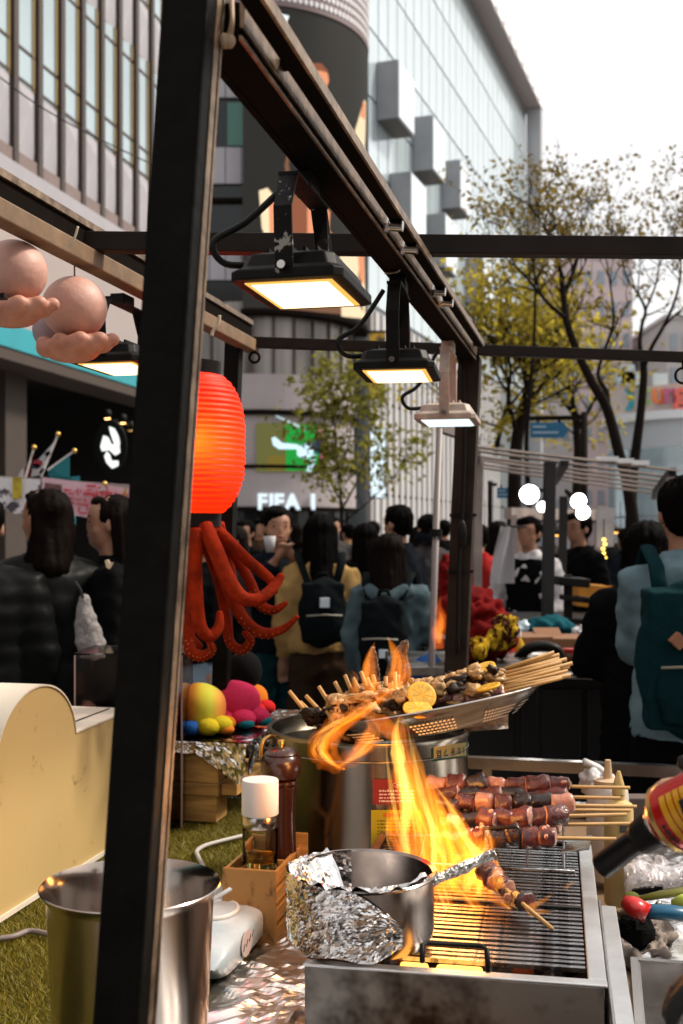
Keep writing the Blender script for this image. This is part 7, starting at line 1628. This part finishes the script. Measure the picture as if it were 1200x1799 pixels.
# ================================================================ fire
FO = flamemat('flame_orange', (1,.21,.008), 24); FM = flamemat('flame_amber', (1,.31,.02), 34); FY = flamemat('flame_yellow', (1,.54,.10), 66); FR = flamemat('flame_red', (1,.17,.006), 11)
fire = thing('flames', 'tall orange flames rising from the grill around the skewers', 'fire', gp(.2,.35,.01))
rf = random.Random(12)
def tongue(pts, m, flat=.5, d=1.86, wob=.18, par=None, n_=18, nm_='flame_tongue'):
    """pts: (px, py, half width px[, depth offset]) from root to tip."""
    k = d/FPX; q = spline([(p[0],p[1],p[2],(p[3] if len(p) > 3 else 0)) for p in pts], 7); so = rf.uniform(0,50)
    mb = MB(); o = 0
    C_ = [P(a,b,d+dd) for a,b,_,dd in q]; L_ = len(q)
    for i in range(L_):
        t = (C_[min(i+1,L_-1)]-C_[max(i-1,0)]).normalized(); s = t.cross(Y).normalized()
        for j in range(n_):
            th = 2*math.pi*j/n_; w_ = max(.4,q[i][2])*k*(1+wob*nz((math.cos(th)*1.1+so,i*.16,math.sin(th)*1.1))+.6*wob*nz((so*2,i*.42,math.cos(th)*2)))
            mb.v.append(C_[i] + s*math.cos(th)*w_ + Y*math.sin(th)*w_*flat)
    for i in range(L_-1):
        for j in range(n_): mb.f.append([i*n_+j,i*n_+(j+1)%n_,(i+1)*n_+(j+1)%n_,(i+1)*n_+j]); mb.m.append(0)
    mb.f.append(list(range(n_))[::-1]); mb.m.append(0); mb.f.append([(L_-1)*n_+j for j in range(n_)]); mb.m.append(0)
    return mb.build(nm_, m, par or fire, True)
def strands(pts, cnt, m, frac=.22, d=1.86, spread=.6, par=None):
    for _ in range(cnt):
        o = rf.uniform(-spread,spread); i0 = rf.randint(0,max(0,len(pts)//3)); i1 = rf.randint(max(i0+3,2*len(pts)//3), len(pts))
        sub = [(p[0]+o*p[2]+rf.uniform(-2,2), p[1], max(1.0,p[2]*frac*rf.uniform(.5,1.3)), (p[3] if len(p) > 3 else 0)+rf.uniform(-.008,.008)) for p in pts[i0:i1]]
        if len(sub) < 3: continue
        sub[-1] = (sub[-1][0],sub[-1][1],.6,sub[-1][3]); sub[0] = (sub[0][0],sub[0][1],sub[0][2]*.6,sub[0][3])
        tongue(sub, m, .8, d, .25, par, 10, 'flame_strand')
A = [(748,1612,10),(742,1575,26),(742,1530,36),(742,1490,38),(735,1450,34),(724,1415,27),(715,1375,23),(708,1335,20),(703,1300,17),(702,1275,12),(706,1256,4)]
B = [(812,1618,8),(806,1580,30),(800,1535,42),(792,1495,42),(783,1455,33),(772,1420,24),(760,1392,15),(750,1372,8),(740,1352,1)]
C1 = [(848,1618,8),(856,1580,20),(856,1540,24),(852,1510,22),(856,1480,14),(854,1460,9),(842,1443,2)]
E1 = [(828,1622,8),(834,1585,24),(832,1545,30),(826,1515,24),(832,1492,12),(846,1470,2)]
C2 = [(800,1520,18),(822,1508,15),(840,1500,14),(854,1486,10),(858,1468,6)]
D = [(716,1530,14),(704,1500,16),(694,1475,12),(690,1450,8),(688,1428,5),(682,1402,1)]
def at(env, f):
    f = max(0, min(.999, f))*(len(env)-1); i = int(f); u = f-i; a_, b_ = env[i], env[i+1]; return [a_[k]*(1-u)+b_[k]*u for k in range(3)]
def filaments(env, cnt, d, w0=(3,9), par=None, reach=1.25, mix=(.55,.88)):
    for _ in range(cnt):
        f0 = rf.uniform(0,.40); f1 = rf.uniform(f0+.28, 1.04); o0 = rf.uniform(-.9,.9); o1 = max(-reach, min(reach, o0*rf.uniform(.4,1.5)+rf.uniform(-.4,.4)))
        ph, fq, am = rf.uniform(0,6), rf.uniform(2,5), rf.uniform(.08,.30); w_ = rf.uniform(*w0); dd = rf.uniform(-.03,.03); q = []
        for i in range(8):
            t = i/7; x, y, ew = at(env, f0+(f1-f0)*t)
            q.append((x+((o0*(1-t)+o1*t)+am*math.sin(ph+fq*t))*max(ew,5), y-rf.uniform(0,3)*t, max(.5, w_*(.35+1.3*t if t < .5 else (1-t)*2)*rf.uniform(.8,1.15)), dd))
        r_ = rf.random(); tongue(q, FO if r_ < mix[0] else FM if r_ < mix[1] else FY, .6, d, .35, par, 9, 'flame_strand')
for q in (A,B): tongue(q, FR, .5, 1.86, .42); filaments(q, 26, 1.86, (5,13)); filaments(q, 14, 1.85, (2,5), None, 1.5, (.35,.6))
for q in (C1,C2,D,E1): tongue(q, FR, .55, 1.85, .4); filaments(q, 9, 1.85, (4,10)); filaments(q, 4, 1.84, (2,4), None, 1.5, (.3,.6))
# broad burning bed between the tongues
tongue([(775,1640,14),(785,1605,70),(786,1560,92),(782,1520,86),(772,1480,56),(760,1440,30),(752,1410,6)], FR, .45, 1.84, .5); filaments([(780,1635,70),(784,1590,88),(784,1545,86),(778,1500,70),(768,1460,46),(760,1425,24)], 46, 1.84, (4,12), None, 1.15, (.55,.88))
# licks over the grate
for q in ([(775,1560,12),(790,1600,9),(800,1640,5),(808,1668,1)],[(812,1560,12),(840,1598,9),(862,1625,6),(884,1645,1)],[(745,1560,10),(738,1600,8),(742,1640,4),(738,1662,1)],[(840,1560,10),(880,1585,8),(912,1610,5),(948,1632,1)],[(770,1575,10),(765,1610,8),(766,1650,1)],[(700,1550,8),(694,1590,6),(696,1640,1)],[(820,1590,8),(822,1620,6),(834,1650,1)],[(860,1545,8),(885,1570,7),(900,1585,4),(915,1598,1)]):
    tongue(q, FO, .8, 1.74, .3); strands(q+[(q[-1][0]+2,q[-1][1]+4,.6)], 2, FY, .35, 1.74)
# swirl in front of the stock pot
W1 = [(718,1172,1,.20),(700,1200,6,.18),(672,1222,9,.14),(648,1240,12,.10),(622,1258,15,.05),(592,1275,19,.02),(570,1296,21,0),(562,1318,22,0),(574,1336,19,0),(590,1348,12,0),(604,1352,3,0)]
W2 = [(590,1350,5),(610,1336,13),(632,1318,18),(648,1300,18),(655,1280,14),(646,1262,8),(632,1254,2)]
for q in (W1,W2): tongue(q, FR, .6, 1.98, .5); strands(q, 4, FM, .2, 1.98, 1.0); strands(q, 7, FO, .3, 1.98, 1.1)
filaments([p[:3] for p in W1[3:]], 7, 1.97, (2,6), None, 1.0, (.2,.5)); filaments(W2, 8, 1.97, (2,6), None, 1.1, (.4,.7))
W3 = [(700,1310,6),(690,1290,14),(676,1272,15),(660,1262,10),(648,1250,3)]; tongue(W3, FO, .5, 2.0, .25)
# fire round the charred strips
for q in ([(650,1240,10),(652,1205,15),(648,1175,13),(652,1150,8),(658,1128,1)],[(690,1228,14),(698,1190,17),(700,1160,13),(692,1140,8),(680,1118,1)],[(712,1215,8),(716,1180,8),(712,1150,4),(716,1128,1)],[(628,1230,8),(622,1205,8),(626,1190,3),(618,1178,1)]): tongue(q, FO, .5, 2.22, .25); strands(q, 2, FM, .4, 2.22)
# small flame at the burning skewer's end and the torch sparks
for q in ([(925,1600,8),(940,1590,6),(958,1580,4),(970,1570,1)],[(930,1606,6),(948,1602,5),(972,1602,1)],[(880,1560,10),(872,1540,9),(874,1520,5),(866,1505,1)]): tongue(q, FM, .8, 1.66, .3)
tongue([(990,1562,2),(1000,1555,3.5),(1010,1548,1)], FM, .8, 1.6, .2)
fl1 = bpy.data.lights.new('fire_light','POINT'); fl1.energy = 1.6; fl1.color = (1,.42,.10); fl1.shadow_soft_size = .07
f1 = bpy.data.objects.new('fire_light', fl1); COL.objects.link(f1); f1.parent = fire; f1.location = P(775,1420,1.88)-ORG[fire]
fl2 = bpy.data.lights.new('fire_light','POINT'); fl2.energy = 1.0; fl2.color = (1,.42,.10); fl2.shadow_soft_size = .05
f2 = bpy.data.objects.new('fire_light', fl2); COL.objects.link(f2); f2.parent = fire; f2.location = P(610,1305,1.99)-ORG[fire]
# a second small fire behind the rear post
ff = thing('flames', 'small orange flame left of the rear stall post', 'fire', P(775,1140,4.3))
tongue([(772,1140,8),(770,1110,14),(776,1085,11),(770,1065,6),(776,1045,1)], flamemat('flame_far', (1,.16,.02), 16), .5, 4.3, .3, ff); tongue([(772,1130,4),(771,1110,7),(775,1090,5),(772,1072,1)], flamemat('flame_far_core', (1,.4,.05), 25), .5, 4.3, .3, ff)
